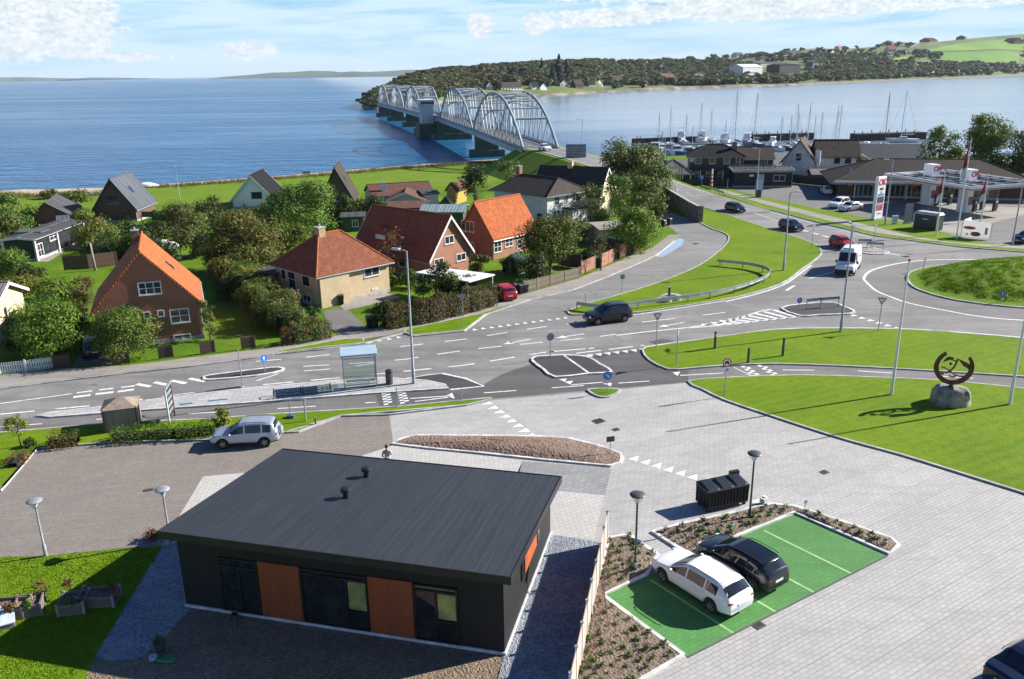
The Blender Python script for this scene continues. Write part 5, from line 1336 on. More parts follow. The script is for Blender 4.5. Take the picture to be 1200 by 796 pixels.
# bargained garden structures: fences and walls
def fence_line(name,label,pts,h,m,post=1.8,kind='board',cat='fence',z=0.0,th=.06):
 P=[Vector(g2(*p,z)) for p in pts];o0=P[0]
 t=thing(name,label,cat,(o0.x,o0.y,z))
 q=MB()
 for a,b in zip(P,P[1:]):
  d=b-a;L_=d.length;rz=math.atan2(d.y,d.x);c=(a+b)/2-o0
  if kind=='board':q.box((c.x,c.y,h/2+.05),(L_,th,h-.05),rz)
  else:
   n=max(2,int(L_/.16))
   for i in range(n):
    p=a+d*((i+.5)/n)-o0;q.box((p.x,p.y,h/2+(.03 if kind=='ragged' and i%3 else 0)),(.10,.03,h),rz)
   for zz in (.3,.75):q.box((c.x,c.y,h*zz),(L_,.02,.08),rz)
 q.build('panel' if kind=='board' else 'pickets',MATS[m],t)
 for a,b in zip(P,P[1:]):
  L_=(b-a).length;n=max(1,int(L_/post));rz=math.atan2((b-a).y,(b-a).x)
  for i in range(n+(1 if b==P[-1] else 0)):
   p=a+(b-a)*(i/n)-o0;q=MB();q.box((p.x,p.y,h/2+.04),(.12,.12,h+.08),rz);q.build('post',MATS[m],t)
 return t
fence_line('picket_fence','white picket fence at the pavement by the cream house',[(-60,447),(0,439.5),(31,436),(64,431)],.95,'trim_white',2.2,'picket')
board_mat('fence_red',(0.30,0.135,0.085),(0.36,0.17,0.11),.15,.7,True,.5);board_mat('fence_dark',(0.055,0.032,0.024),(0.085,0.05,0.038),.14,.7,True,.6)
for q_,nm in (([(64,432.5),(82,430)],'dark brown board fence panel at the end of the white picket fence'),([(133,428.5),(152,426)],'dark brown board fence panel in front of the round garden tree'),([(187,421),(203,419)],'dark brown board fence panel alone on the lawn below the brick gable'),([(236,415.5),(252,413)],'dark brown board fence panel right of the brick house corner'),([(284,410),(299,408)],'dark brown board fence panel at the far lawn end by the hedge')):
 o=fence_line('fence_panel',nm,q_,1.05,'fence_dark',5,cat='fence panel');o['group']='brown fence panels along the pavement'
fence_line('board_fence','old brown board fence across the lawn behind the steep orange roof',[(76,317),(105,315),(138,311)],1.7,'boards_brown')
fence_line('picket_fence','grey ragged picket fence along the cul-de-sac pavement',[(614,343.5),(645,335),(679,325.5)],1.2,'boards_weathered',2,'ragged')
fence_line('board_fence','reddish board fence panel beside the grass strip of the cul-de-sac',[(681,322),(697,315)],1.5,'fence_red')
fence_line('board_fence','second reddish board fence panel further up the cul-de-sac',[(705,314),(720,306)],1.6,'fence_red')
fence_line('board_fence','short reddish board panel next to the tall brown fence',[(726,303.5),(734,299)],1.7,'fence_red')
fence_line('board_fence','tall brown board fence behind the bare garden tree',[(689,297),(712,296),(735,298),(749,294)],1.8,'boards_brown')
fence_line('board_fence','dark trellis fence at the end of the small back lawn',[(655,311),(668,314),(681,315)],1.6,'fence_dark')
fence_line('garden_wall','low whitewashed garden wall behind the bare tree',[(692,277),(711,270)],1.1,'render_white',8,cat='wall',th=.25)
# retaining wall along the approach road
t=thing('retaining_wall','long brown concrete retaining wall ending beside the cul-de-sac','wall',G(818.6,260.5));o0=G(818.6,260.5)
P=[G(x,y)-o0 for x,y in ((818.6,260.5),(808,254.5),(795,246),(783,238),(771,229),(762,222))];q=MB();ribbon(q,[(p.x,p.y) for p in P],.4,0,z1=2.3);q.build('wall',mat('wall_stone',(0.20,0.165,0.13),0.9,0.3,1.2,bmp=.3,bscale=6),t)
q=MB();ribbon(q,[(p.x,p.y) for p in P],.5,2.3,z1=2.42);q.build('coping',MATS['concrete'],t)
q=MB();q.box((.15,-.2,1.25),(.7,.7,2.5));q.build('end_pier',MATS['wall_stone'],t)
sheet('patio',px([(398,360),(409,351),(446,341.5),(470,349),(418,361.5),(404,364)]),.03,MATS['footway'])
sheet('garden_path',px([(378,366),(392,361),(408,364),(424,378),(432,388),(398,394),(386,383)]),.026,MATS['asphalt_path'])
sheet('terrace',px([(44,307),(52,300),(72,284),(86,282),(82,290),(62,304),(56,307)]),.026,MATS['footway'])
sheet('driveway',px([(84,430),(92,418),(98,404),(122,404),(130,418),(133,427)]),.026,MATS['asphalt_path'])
sheet('driveway',px([(582,356),(578,347),(590,338),(612,340),(622,344)]),.026,MATS['asphalt_path'])
# ---------------------------------------------------------------- street furniture and props
def box_part(name,c,d,m,par,rz=0,bevel=0.0):
 q=MB();q.box(c,d,rz);return q.build(name,MATS[m],par,bevel=bevel)
mat('shelter_roof',(0.36,0.48,0.56),0.35,0.06);clear_mat('clear_glass')
a,b=G(404,456.5,.12),G(442,453,.12);d=b-a;srz=math.atan2(d.y,d.x)
t=thing('bus_shelter','glass bus shelter with pale blue roof on the tiled platform','bus shelter',a,srz);Wd,Dp=d.length,1.35
for x in (0,Wd):
 for y in (0,Dp):box_part('post',(x,y,1.25),(.07,.07,2.5),'galv',t)
q=MB();q.prism([(-.15,-.1),(Wd+.15,-.1),(Wd+.15,Dp+.35),(-.15,Dp+.35)],2.46,[2.62,2.62,2.72,2.72]);q.build('roof',MATS['shelter_roof'],t,bevel=.03)
for nm,c,dd in (('side_pane',(0,Dp/2,1.3),(.015,Dp-.1,2.1)),('side_pane',(Wd,Dp/2,1.3),(.015,Dp-.1,2.1)),('front_pane',(Wd/2,0,1.3),(Wd-.1,.015,2.1))):box_part(nm,c,dd,'clear_glass',t)
box_part('rail',(Wd/2,0,.28),(Wd,.06,.06),'galv',t);box_part('rail',(Wd/2,0,2.32),(Wd,.05,.05),'galv',t);box_part('rail',(Wd/2,0,.95),(Wd,.05,.04),'galv',t);box_part('bench',(Wd/2,.3,.5),(Wd-.3,.32,.05),'galv',t)
p=G(456.5,450,.12);t=thing('litter_bin','dark grey litter bin beside the glass bus shelter','litter bin',p,srz)
q=MB();q.lathe([(.001,0),(.27,0),(.27,.95),(.001,.95)],n=16);q.build('body',MATS['dark_grey'],t,40);q=MB();q.lathe([(.29,.93),(.29,1.02),(.18,1.12),(.001,1.14)],n=16);q.build('lid',MATS['car_dark'],t,40);box_part('label',(0,-.275,.75),(.16,.01,.12),'sign_red',t)
# bicycle racks
mat('rack_blue',(0.05,0.12,0.22),0.5)
for q0,q1,lb in (((321,467),(353,464),'black tubular bicycle rack, the western one on the bus platform'),((356,464),(388,460),'black tubular bicycle rack, the one nearer the glass shelter')):
 a,b=G(*q0,.12),G(*q1,.12);d=b-a;t=thing('bicycle_rack',lb,'bicycle rack',a,math.atan2(d.y,d.x),'bicycle racks on the bus platform');Ln=d.length
 for x in (0,Ln):q=MB();q.tube([(x,0,0),(x,0,.45),(x,.15,.55),(x,.5,.55),(x,.6,.45),(x,.6,0)],.03,6);q.build('end_hoop',MATS['car_dark'],t,50)
 q=MB()
 for y,z in ((0,.12),(.6,.12),(0,.5),(.6,.42)):q.tube([(0,y,z),(Ln,y,z)],.025,6)
 q.build('rail',MATS['car_dark'],t,50)
 for i in range(5):
  x=Ln*(i+.7)/5.5;q=MB();q.tube([(x,0,.12),(x,-.15,.6),(x+.08,0,.5),(x+.08,.6,.12)],.018,6);q.build('wheel_loop',MATS['dark_grey'],t,50)
  # information frame by the cycle lane
a,b=G(341,489.5,.11),G(358.5,493.5,.11)
t=thing('sign_frame','grey two-post frame with crossbar on a blue foot beside the off-roader','sign frame',a,0);d=b-a
q=MB();q.tube([(0,0,0),(0,0,1.25)],.04,8);q.build('post',MATS['galv'],t);q=MB();q.tube([(d.x,d.y,0),(d.x,d.y,1.5)],.05,8);q.build('post',MATS['galv'],t)
q=MB();q.tube([(-.4,-.05,1.24),(d.x+.1,d.y,1.5)],.05,8);q.build('crossbar',MATS['galv'],t);box_part('foot',(0,0,.1),(.5,.4,.2),'rack_blue',t,bevel=.03)
def marker(q,h,m,lb,cat='marker post',w=.12):
 p=G(*q,.11);t=thing('marker_post',lb,cat,p,.2);box_part('post',(0,0,h/2),(w,w,h),m,t,bevel=.02);q_=MB();q_.box((0,0,h+.02),(w+.03,w+.03,.04));q_.build('cap',MATS['galv'],t)
marker((370,497),.45,'boards_weathered','short pale wooden stub in the verge right of the off-roader')
# shed for bins, advert board
a,b=G(124,507.5,.11),G(163,502.5,.11);d=b-a;t=thing('bin_shed','weathered board shed with felt hipped roof on the verge','shed',a,math.atan2(d.y,d.x));Wd=d.length;Dp=1.9
q=MB();q.prism([(0,0),(Wd,0),(Wd,Dp),(0,Dp)],0,1.55);q.build('wall',MATS['boards_weathered'],t)
q=MB();c=[(-.12,-.12,1.55),(Wd+.12,-.12,1.55),(Wd+.12,Dp+.12,1.55),(-.12,Dp+.12,1.55)];m_=(Wd/2,Dp/2,2.0)
q.add(c+[(Wd*.42,Dp/2,2.0),(Wd*.58,Dp/2,2.0)],[(0,1,5,4),(1,2,5),(2,3,4,5),(3,0,4),(3,2,1,0)]);q.build('roof',mat('felt_tan',(0.27,0.215,0.165),.85,.2),t)
for x in (0,Wd):box_part('corner_post',(x,-.02,.8),(.1,.1,1.6),'boards_brown',t)
a,b=G(199,497.5,.11),G(215,499,.11);t=thing('advert_board','tall narrow black advertising board with posts standing in the hedge row','sign board',a,1.72)
for x in (0,1.5):box_part('post',(x,0,1.2),(.1,.1,2.4),'sign_white' if x==0 else 'boards_brown',t)
box_part('panel',(.75,0,1.4),(1.42,.06,1.9),'car_dark',t);q=MB()
for k in range(4):q.box((.75,-.034,.75+k*.42),(1.1,.008,.24))
q.build('poster',mat('poster_grey',(.22,.25,.27),.4),t)
box_part('top_panel',(.75,0,2.42),(1.5,.12,.14),'galv',t)
# waste container
a,b=G(828,602.5),G(877,592);d=b-a;crz=math.atan2(d.y,d.x);t=thing('waste_container','black ribbed three-lid waste container by the planting bed','container',a,crz);Wd,Dp=d.length,1.15
q=MB();q.hull8([(.05,.05,.2),(Wd-.05,.05,.2),(Wd-.05,Dp-.05,.2),(.05,Dp-.05,.2)],[(0,0,1.2),(Wd,0,1.2),(Wd,Dp,1.35),(0,Dp,1.35)]);q.build('body',MATS['black_steel'],t)
q=MB()
for i in range(13):q.box((.12+(Wd-.24)*i/12,-.01,.72),(.05,.06,.9))
for i in range(6):q.box((0-.0,.12+(Dp-.24)*i/5,.72),(.06,.05,.9));q.box((Wd,.12+(Dp-.24)*i/5,.72),(.06,.05,.9))
q.build('ribs',MATS['car_dark'],t)
mat('lid_black',(0.03,0.033,0.04),0.25,0.1)
for i in range(3):
 x0=Wd*i/3+.06;x1=Wd*(i+1)/3-.06;q=MB();q.hull8([(x0,.08,1.2),(x1,.08,1.2),(x1,Dp-.1,1.34),(x0,Dp-.1,1.34)],[(x0+.08,.14,1.27),(x1-.08,.14,1.27),(x1-.08,Dp-.16,1.45),(x0+.08,Dp-.16,1.45)]);q.build('lid',MATS['lid_black'],t,bevel=.03)
box_part('hinge_box',(Wd-.25,Dp-.05,1.42),(.55,.2,.25),'car_dark',t)
for x in (.2,Wd-.2):
 for y in (.15,Dp-.15):q=MB();q.lathe([(.001,-.05),(.1,-.05),(.1,.05),(.001,.05)],(x,y,.1),12,axis='y');q.build('wheel',MATS['tyre'],t,40)
 # wheelie bins
def bin_(q,rz,lb,grp,m='car_dark'):
 t=thing('wheelie_bin',lb,'wheelie bin',G(*q),rz,grp);s=MB();s.hull8([(-.2,-.24,.06),(.2,-.24,.06),(.2,.22,.06),(-.2,.22,.06)],[(-.28,-.33,.95),(.28,-.33,.95),(.28,.3,.95),(-.28,.3,.95)]);s.build('body',MATS[m],t,bevel=.02)
 s=MB();s.hull8([(-.3,-.36,.955),(.3,-.36,.955),(.3,.34,.955),(-.3,.34,.955)],[(-.26,-.3,1.05),(.26,-.3,1.05),(.26,.3,1.08),(-.26,.3,1.08)]);s.build('lid',MATS['dark_grey'],t,bevel=.02)
 for x in (-.25,.25):s=MB();s.lathe([(.001,-.03),(.1,-.03),(.1,.03),(.001,.03)],(0,0,0),12,axis='x');s.v=[(x+a,y+.25,z+.1) for a,y,z in s.v];s.build('wheel',MATS['tyre'],t)
bin_((604.5,344),.5,'black wheelie bin nearest the red hatchback','wheelie bins by the grey picket fence');bin_((610,344.5),.5,'black wheelie bin in the middle between its twin and the grey picket fence','wheelie bins by the grey picket fence');bin_((615.5,343),.6,'black wheelie bin touching the start of the grey picket fence','wheelie bins by the grey picket fence')
bin_((433,384),.4,'black wheelie bin on the drive edge, left of the pair at the brown hedge','wheelie bins at the brown hedge');bin_((440,384),.4,'black wheelie bin, right of the pair at the brown hedge','wheelie bins at the brown hedge')
bin_((400,357),.3,'black wheelie bin against the yellow brick wall','wheelie bins at the houses');bin_((777,266),.8,'black wheelie bin by the shrubs near the long retaining wall','wheelie bins at the retaining wall');bin_((784,264),.8,'black wheelie bin right of its twin near the long retaining wall','wheelie bins at the retaining wall')
# raised garden boxes
board_mat('planter_wood',(0.13,0.105,0.085),(0.20,0.17,0.14),.2,.8,True,.6);
def raised_bed(c,w,d,rz,lb,posts='boards_weathered'):
 p=G(*c,.04);t=thing('raised_bed',lb,'raised bed',p,rz,'wooden raised beds on the left lawn');h=.55
 for cx_,cy_,sx,sy in ((0,-d/2,w,.06),(0,d/2,w,.06),(-w/2,0,.06,d-.07),(w/2,0,.06,d-.07)):box_part('side_board',(cx_,cy_,h/2),(sx,sy,h),'planter_wood',t)
 for sx in (-1,1):
  for sy in (-1,1):box_part('corner_post',(sx*(w/2+.02),sy*(d/2+.02),h/2+.03),(.09,.09,h+.06),'galv' if posts=='g' else posts,t)
 q=MB();n=6
 for i in range(n+1):
  for j in range(n+1):q.v.append((-w/2+.04+(w-.08)*i/n,-d/2+.04+(d-.08)*j/n,.4+R.uniform(-.03,.05)))
 for i in range(n):
  for j in range(n):q.f.append((i*(n+1)+j,(i+1)*(n+1)+j,(i+1)*(n+1)+j+1,i*(n+1)+j+1));q.m.append(0)
 q.build('soil',MATS['soil_brown'],t)
raised_bed((12,719),1.5,.8,.05,'dark raised bed cut by the frame edge on the left lawn');raised_bed((36,716),1.0,1.0,.35,'sunlit raised bed with straggly plants right of the cut-off one','boards_weathered')
raised_bed((88,713),1.0,1.0,.2,'shaded raised bed with green plants, left of the empty box','g');raised_bed((117,706),1.5,.8,.05,'shaded empty raised bed nearest the blue gravel strip','g')
p=G(-6,735,.04);t=thing('cold_frame','pale tilted cold frame lid at the frame edge of the lawn','cold frame',p,.5);q=MB();q.hull8([(-.7,-.5,.25),(.8,-.5,.25),(.8,.5,.55),(-.7,.5,.55)],[(-.7,-.5,.3),(.8,-.5,.3),(.8,.5,.6),(-.7,.5,.6)]);q.build('lid',mat('pale_blue',(.5,.58,.66),.3),t);box_part('box',(.05,0,.14),(1.4,.9,.25),'planter_wood',t)
# pot, bags, bucket
p=G(188,762,.03);t=thing('plant_pot','dark flower pot with a small plant on the soil edge','flower pot',p);q=MB();q.lathe([(.001,0),(.16,0),(.23,.36),(.25,.36),(.25,.4),(.20,.4),(.19,.33),(.001,.33)],n=16);q.build('pot',MATS['dark_grey'],t,40)
q=MB()
for i in range(60):
 a=R.uniform(0,6.28);r_=R.uniform(.02,.22);z=R.uniform(.33,.62);x,y=r_*math.cos(a),r_*math.sin(a);q.add([(x,y,z),(x+R.uniform(-.1,.1),y+R.uniform(-.1,.1),z+.08),(x+R.uniform(-.1,.1),y+.05,z+.1)],[(0,1,2)])
leaf_mat('leaf_small',(0.05,0.10,0.02),(0.12,0.20,0.03),(0.16,0.18,0.03));q.build('foliage',MATS['leaf_small'],t)
def sack(q_,sx,sy,sz,rz,m,lb):
 p=G(*q_,.03);s=MB();n,k=10,14
 for i in range(n+1):
  th=math.pi*i/n
  for j in range(k):
   ph=2*math.pi*j/k;f=lambda v:math.copysign(abs(v)**.55,v)
   s.v.append((sx*f(math.sin(th))*f(math.cos(ph))+R.uniform(-.015,.015),sy*f(math.sin(th))*f(math.sin(ph))+R.uniform(-.015,.015),sz+sz*f(-math.cos(th))+R.uniform(-.01,.02)))
 for i in range(n):
  for j in range(k):s.f.append((i*k+j,i*k+(j+1)%k,(i+1)*k+(j+1)%k,(i+1)*k+j));s.m.append(0)
 o=s.build('sack',m,smooth=50);o.location=p;o.rotation_euler=(0,0,rz);tag(o,lb,'sack')
sack((194,774),.42,.20,.07,-.15,mat('sack_green',(.03,.22,.08),.4,.3,4),'green plastic sack lying flat on the soil by the pot');sack((180,773),.16,.17,.09,.3,mat('sack_pale',(.45,.5,.55),.4,.3,5),'crumpled pale plastic bag beside the green sack')
p=G(276,726,.03);t=thing('bucket','small grey bucket in front of the left dark window','bucket',p);q=MB();q.lathe([(.001,0),(.11,0),(.15,.3),(.16,.3),(.15,.29),(.10,.03),(.001,.03)],n=16);q.build('body',MATS['dark_grey'],t,40);q=MB();q.tube([(-.15,0,.28),(-.1,0,.42),(.1,0,.42),(.15,0,.28)],.01,6);q.build('handle',MATS['galv'],t)
# plant labels in the beds
for q_,h,lb in (((826,637),.4,'small white plant label left of its twin in the upper planting bed'),((858.5,625),.4,'small white plant label in the upper planting bed near the second park lamp'),((745.5,669),.3,'small white plant label at the foot of the dark park lamp by the white car'),((943,598),.5,'small white sign on a stake at the curve of the planting bed'),((715,531.5),.95,'dark square sign on a stake in the mulch island')):
 p=G(*q_,.15);t=thing('plant_label',lb,'plant label',p,.2);q=MB();q.tube([(0,0,0),(0,0,h)],.02,6);q.build('stake',MATS['galv'],t);big=h>.9;box_part('plate',(0,-.02,h),(.5 if big else .18,.02,.34 if big else .2),'dark_grey' if big else 'sign_white',t)
p=G(895.5,588.5,.13);o=MB().box((0,0,.12),(.35,.3,.24)).box((.1,.05,.26),(.2,.2,.05)).build('stone_block',MATS['kerb_white']);o.location=p;o.rotation_euler=(0,0,.6);tag(o,'small pale stone block at the kerb right of the waste container','stone')
# guardrails and bicycle rails
def guardrail(name,lb,pts,h=.75,z=.1,step=2.5,double=False):
 P=smooth_line([g2(*p,z) for p in pts],4);o0=Vector((*P[0],z));t=thing(name,lb,'guardrail',o0);q=MB()
 PP=[(x-o0.x,y-o0.y) for x,y in P];ribbon(q,PP,.05,h-.3,z1=h);ribbon(q,PP,.11,h-.06,z1=h+.02);ribbon(q,PP,.11,h-.32,z1=h-.25);q.build('rail',MATS['steel'],t)
 acc=0;last=None
 for i,p in enumerate(PP):
  if last is None or (Vector(p)-Vector(last)).length>step:
   last=p;q=MB();q.box((p[0],p[1],h/2-.05),(.1,.1,h-.1));q.build('post',MATS['galv'],t)
guardrail('guardrail','long steel guardrail curving across the grass island above the junction',[(676,362.5),(715,366),(760,360),(820,352),(860,344),(890,334),(902,325.5),(897,320),(880,315.5),(860,313),(840,311)])
guardrail('guardrail','short steel guardrail on the verge opposite the restaurant terrace',[(822,222.5),(835,226),(848,230.5)],.9,.1,3)
mat('rail_grey',(.22,.25,.28),.5)
def bike_rail(q_,w,rz,lb):
 t=thing('pedestrian_rail',lb,'rail',G(*q_,.12),rz,'low pedestrian rails on the refuges');q=MB()
 for x in (-w/2,w/2):q.tube([(x,0,0),(x,0,.95)],.045,8)
 q.build('post',MATS['galv'],t);box_part('panel',(0,0,.88),(w+.1,.05,.26),'rail_grey',t)
bike_rail((953.5,361.5),1.7,.35,'left of two grey rails on the dark refuge with the blue keep sign');bike_rail((972,360),1.9,.2,'right of two grey rails on the dark refuge with the blue keep sign');bike_rail((1013,289.5),1.5,-.25,'left of two grey rails on the upper refuge behind the van');bike_rail((1025,293.5),1.9,-.25,'right of two grey rails on the upper refuge behind the van')
# flagpoles without flags, sculpture
mat('pole_white',(.72,.73,.74),.4,.05)
def flagpole(q_,h,lb,flag=None):
 p=G(*q_,.1);t=thing('flagpole',lb,'flagpole',p,0,'white flagpoles');q=MB();q.lathe([(.001,0),(.11,0),(.10,1),(.05,h),(.001,h)],n=10);q.build('pole',MATS['pole_white'],t,40)
 q=MB();q.lathe([(.001,h),(.07,h+.02),(.09,h+.1),(.06,h+.18),(.001,h+.2)],n=10);q.build('finial',MATS['sign_red'],t,40)
 return t,p
flagpole((1044.5,462.5),9.5,'tall white flagpole with red tip on the lawn left of the sculpture');flagpole((1183,474),9.5,'tall white flagpole with red tip on the lawn right of the sculpture')
p=G(1000,380,.1)
c=G(1112,473,.1)
s=MB();n,k=9,18;rr=random.Random(4)
for i in range(n+1):
 th=math.pi*.5*i/n
 for j in range(k):
  ph=2*math.pi*j/k;f=lambda v,e_=.5:math.copysign(abs(v)**e_,v)
  bx_=1.22*f(math.cos(ph),.7)*(math.cos(th)**.3 if i<n else .42);by_=.8*f(math.sin(ph),.7)*(math.cos(th)**.3 if i<n else .42)
  w_=1+.10*math.sin(3*ph+1)+rr.uniform(-.05,.05);s.v.append((bx_*w_,by_*w_,-.15+1.4*f(math.sin(th),.85)*(1+rr.uniform(-.03,.03))))
for i in range(n):
 for j in range(k):s.f.append((i*k+j,i*k+(j+1)%k,(i+1)*k+(j+1)%k,(i+1)*k+j));s.m.append(0)
s.f.append(tuple(n*k+j for j in range(k)));s.m.append(0)
o=s.build('boulder',mat('granite',(.30,.27,.235),.85,.35,1.4,bmp=.7,bscale=6),smooth=28);o.location=c;o.rotation_euler=(0,0,-.3);tag(o,'big grey granite boulder under the rusty horseshoe sculpture','boulder')
t=thing('horseshoe_sculpture','rusty steel horseshoe sculpture with twisted leaf shapes standing on the boulder','sculpture',(c.x-.05,c.y,1.30),-.25)
mat('corten',(.14,.052,.030),.75,.3,3);q=MB();rc_=1.22;cz=1.42
for a0,r_ in [(0,0)]:
 pts=[]
 for i in range(41):
  a=rad(121)+rad(280)*i/40;pts.append((a,.17))
 for i,(a,w_) in enumerate(pts):
  ro,ri=rc_,rc_-.20-.12*math.sin(math.pi*i/40)
  for y in (-.09,.09):q.v+=[(ro*math.cos(a),y,cz+ro*math.sin(a)),(ri*math.cos(a),y,cz+ri*math.sin(a))]
 for i in range(40):
  b0=i*4;b1=b0+4
  q.f+=[(b0,b0+1,b1+1,b1),(b0+2,b1+2,b1+3,b0+3),(b0,b1,b1+2,b0+2),(b0+1,b0+3,b1+3,b1+1)];q.m+=[0]*4
 q.f+=[(0,2,3,1),(160,161,163,162)];q.m+=[0,0]
q.build('horseshoe',MATS['corten'],t);q=MB();q.lathe([(.001,-.05),(.3,-.05),(.24,.05),(.12,.1),(.12,.3),(.001,.3)],n=12);q.build('foot',MATS['corten'],t,40)
UX=lambda X,Y:((X-350)*.0081,(290-Y)*.0081+cz)
q=MB()
for hs in ([(365,208),(400,222),(440,240),(482,268),(488,285),(462,306),(448,288),(420,275),(395,245)],[(262,250),(280,215),(305,198),(335,202),(342,214),(300,230)],[(308,262),(322,246),(336,258),(322,276)],[(256,352),(268,334),(284,342),(276,364)]):
 hs=[UX(*p_) for p_ in hs][::-1];k=len(hs);q.add([(x,-.04,z) for x,z in hs]+[(x,.04,z) for x,z in hs],[tuple(range(k))[::-1],tuple(range(k,2*k))]+[(i,(i+1)%k,k+(i+1)%k,k+i) for i in range(k)])
q.build('leaf_shapes',MATS['corten'],t)
q=MB()
for ln_ in ([(372,212),(362,250),(350,290),(326,322),(290,346)],[(256,292),(290,300),(326,322),(360,350),(400,366),(452,364),(476,340)],[(300,212),(340,228),(368,240)],[(322,366),(352,376),(384,360)]):
 q.tube([(UX(*p_)[0],0,UX(*p_)[1]) for p_ in ln_],.06,6)
q.build('branch',MATS['corten'],t)
# ---------------------------------------------------------------- the person behind the building
def person(q_,rz,lb):
 p=G(*q_,.03)
 joints=dict(pel=(0,0,.93),spine=(0,.01,1.15),chest=(0,0,1.35),neck=(0,-.01,1.48),headb=(0,-.03,1.56),head=(0,-.02,1.70),shl=(-.19,0,1.41),ell=(-.27,-.04,1.14),wrl=(-.10,-.26,1.12),hdl=(-.03,-.31,1.15),shr=(.19,0,1.41),elr=(.27,-.04,1.14),wrr=(.10,-.27,1.16),hdr=(.04,-.32,1.19),hpl=(-.1,0,.88),knl=(-.11,-.02,.50),anl=(-.11,.03,.09),tol=(-.12,-.15,.04),hpr=(.1,0,.88),knr=(.12,-.05,.50),anr=(.12,0,.09),tor=(.13,-.18,.04))
 rd=dict(pel=(.155,.11),spine=(.14,.10),chest=(.165,.11),neck=(.055,.055),headb=(.075,.085),head=(.085,.10),shl=(.07,.07),ell=(.048,.048),wrl=(.033,.033),hdl=(.035,.028),shr=(.07,.07),elr=(.048,.048),wrr=(.033,.033),hdr=(.035,.028),hpl=(.09,.09),knl=(.06,.06),anl=(.042,.042),tol=(.035,.03),hpr=(.09,.09),knr=(.06,.06),anr=(.042,.042),tor=(.035,.03))
 ed=[('pel','spine'),('spine','chest'),('chest','neck'),('neck','headb'),('headb','head'),('chest','shl'),('shl','ell'),('ell','wrl'),('wrl','hdl'),('chest','shr'),('shr','elr'),('elr','wrr'),('wrr','hdr'),('pel','hpl'),('hpl','knl'),('knl','anl'),('anl','tol'),('pel','hpr'),('hpr','knr'),('knr','anr'),('anr','tor')]
 nm=list(joints);me=bpy.data.meshes.new('person');me.from_pydata([joints[n] for n in nm],[(nm.index(a),nm.index(b)) for a,b in ed],[])
 o=bpy.data.objects.new('person',me);COL.objects.link(o);o.location=p;o.rotation_euler=(0,0,rz);tag(o,lb,'person')
 sk=o.modifiers.new('skin','SKIN');sk.use_smooth_shade=True
 lay=me.skin_vertices[0].data
 for i,n in enumerate(nm):lay[i].radius=rd[n];lay[i].use_root=(n=='pel')
 ss=o.modifiers.new('sub','SUBSURF');ss.levels=2;ss.render_levels=2
 # clothing bands by height: skin, sweater, trousers, shoes
 m,nt,b=nt_new('person_clothes');co_=coords(nt,'Object');sp=N(nt,'ShaderNodeSeparateXYZ');L(nt,co_,sp.inputs[0]);z_,y_=sp.outputs[2],sp.outputs[1]
 nz=noise(nt,co_,9,3);sw=mixcol(nt,nz,(.30,.29,.30),(.48,.46,.46));cc=mixcol(nt,math_(nt,'GREATER_THAN',z_,.93),(.02,.022,.03),sw);cc=mixcol(nt,math_(nt,'GREATER_THAN',z_,1.475),cc,(.45,.27,.2))
 hand=math_(nt,'MULTIPLY',math_(nt,'LESS_THAN',y_,-.25),math_(nt,'GREATER_THAN',z_,.9));cc=mixcol(nt,hand,cc,(.45,.27,.2));cc=mixcol(nt,math_(nt,'LESS_THAN',z_,.085),cc,(.25,.25,.25));L(nt,cc,b.inputs['Base Color']);b.inputs['Roughness'].default_value=.85
 bump(nt,b,nz,.5,.02);me.materials.append(m)
 q=MB();kk=12
 for i in range(6):
  th=math.pi*.56*i/5
  for j in range(kk):ph=2*math.pi*j/kk;q.v.append((.105*math.sin(th)*math.cos(ph)+0,.12*math.sin(th)*math.sin(ph)+.005+(.02 if math.sin(ph)>0 else 0),1.70+.125*math.cos(th)))
 for i in range(5):
  for j in range(kk):q.f.append((i*kk+j,(i+1)*kk+j,(i+1)*kk+(j+1)%kk,i*kk+(j+1)%kk));q.m.append(0)
 q.build('hair',mat('hair_dark',(.02,.014,.01),.6,.3,20),o,60)
 def prt(nm_,c,r_,m_):
  q=MB();q.lathe([(math.sin(i*math.pi/6)+1e-4,-math.cos(i*math.pi/6)) for i in range(7)],n=8);q.v=[(c[0]+x*r_[0],c[1]+y*r_[1],c[2]+z*r_[2]) for x,y,z in q.v];q.build(nm_,m_,o,60)
 skm=mat('skin',(.45,.27,.2),.6,.1)
 for sx in (-1,1):prt('eye',(sx*.034,-.112,1.68),(.012,.008,.008),MATS['ink']);prt('ear',(sx*.088,-.01,1.66),(.012,.025,.035),skm)
 prt('nose',(0,-.128,1.65),(.014,.02,.024),skm);prt('mouth',(0,-.113,1.61),(.025,.008,.006),mat('lip',(.3,.12,.1),.6))
 for sx,hx,hz_ in ((-1,-.03,1.15),(1,.04,1.19)):
  for f in range(5):
   q=MB();bx_=hx+sx*.01*(f-2) if f<4 else hx-sx*.03;ln=(.05,.06,.055,.045,.04)[f]
   q.tube([(bx_,-.33,hz_+.022-.014*f),(bx_-sx*.012,-.33-ln*.6,hz_+.02-.014*f),(bx_-sx*.03,-.33-ln,hz_+.012-.014*f)],[.010,.009,.007],6);q.build('finger',skm,o,60)
person((455,555),.15,'person in a light grey sweater walking behind the black building')
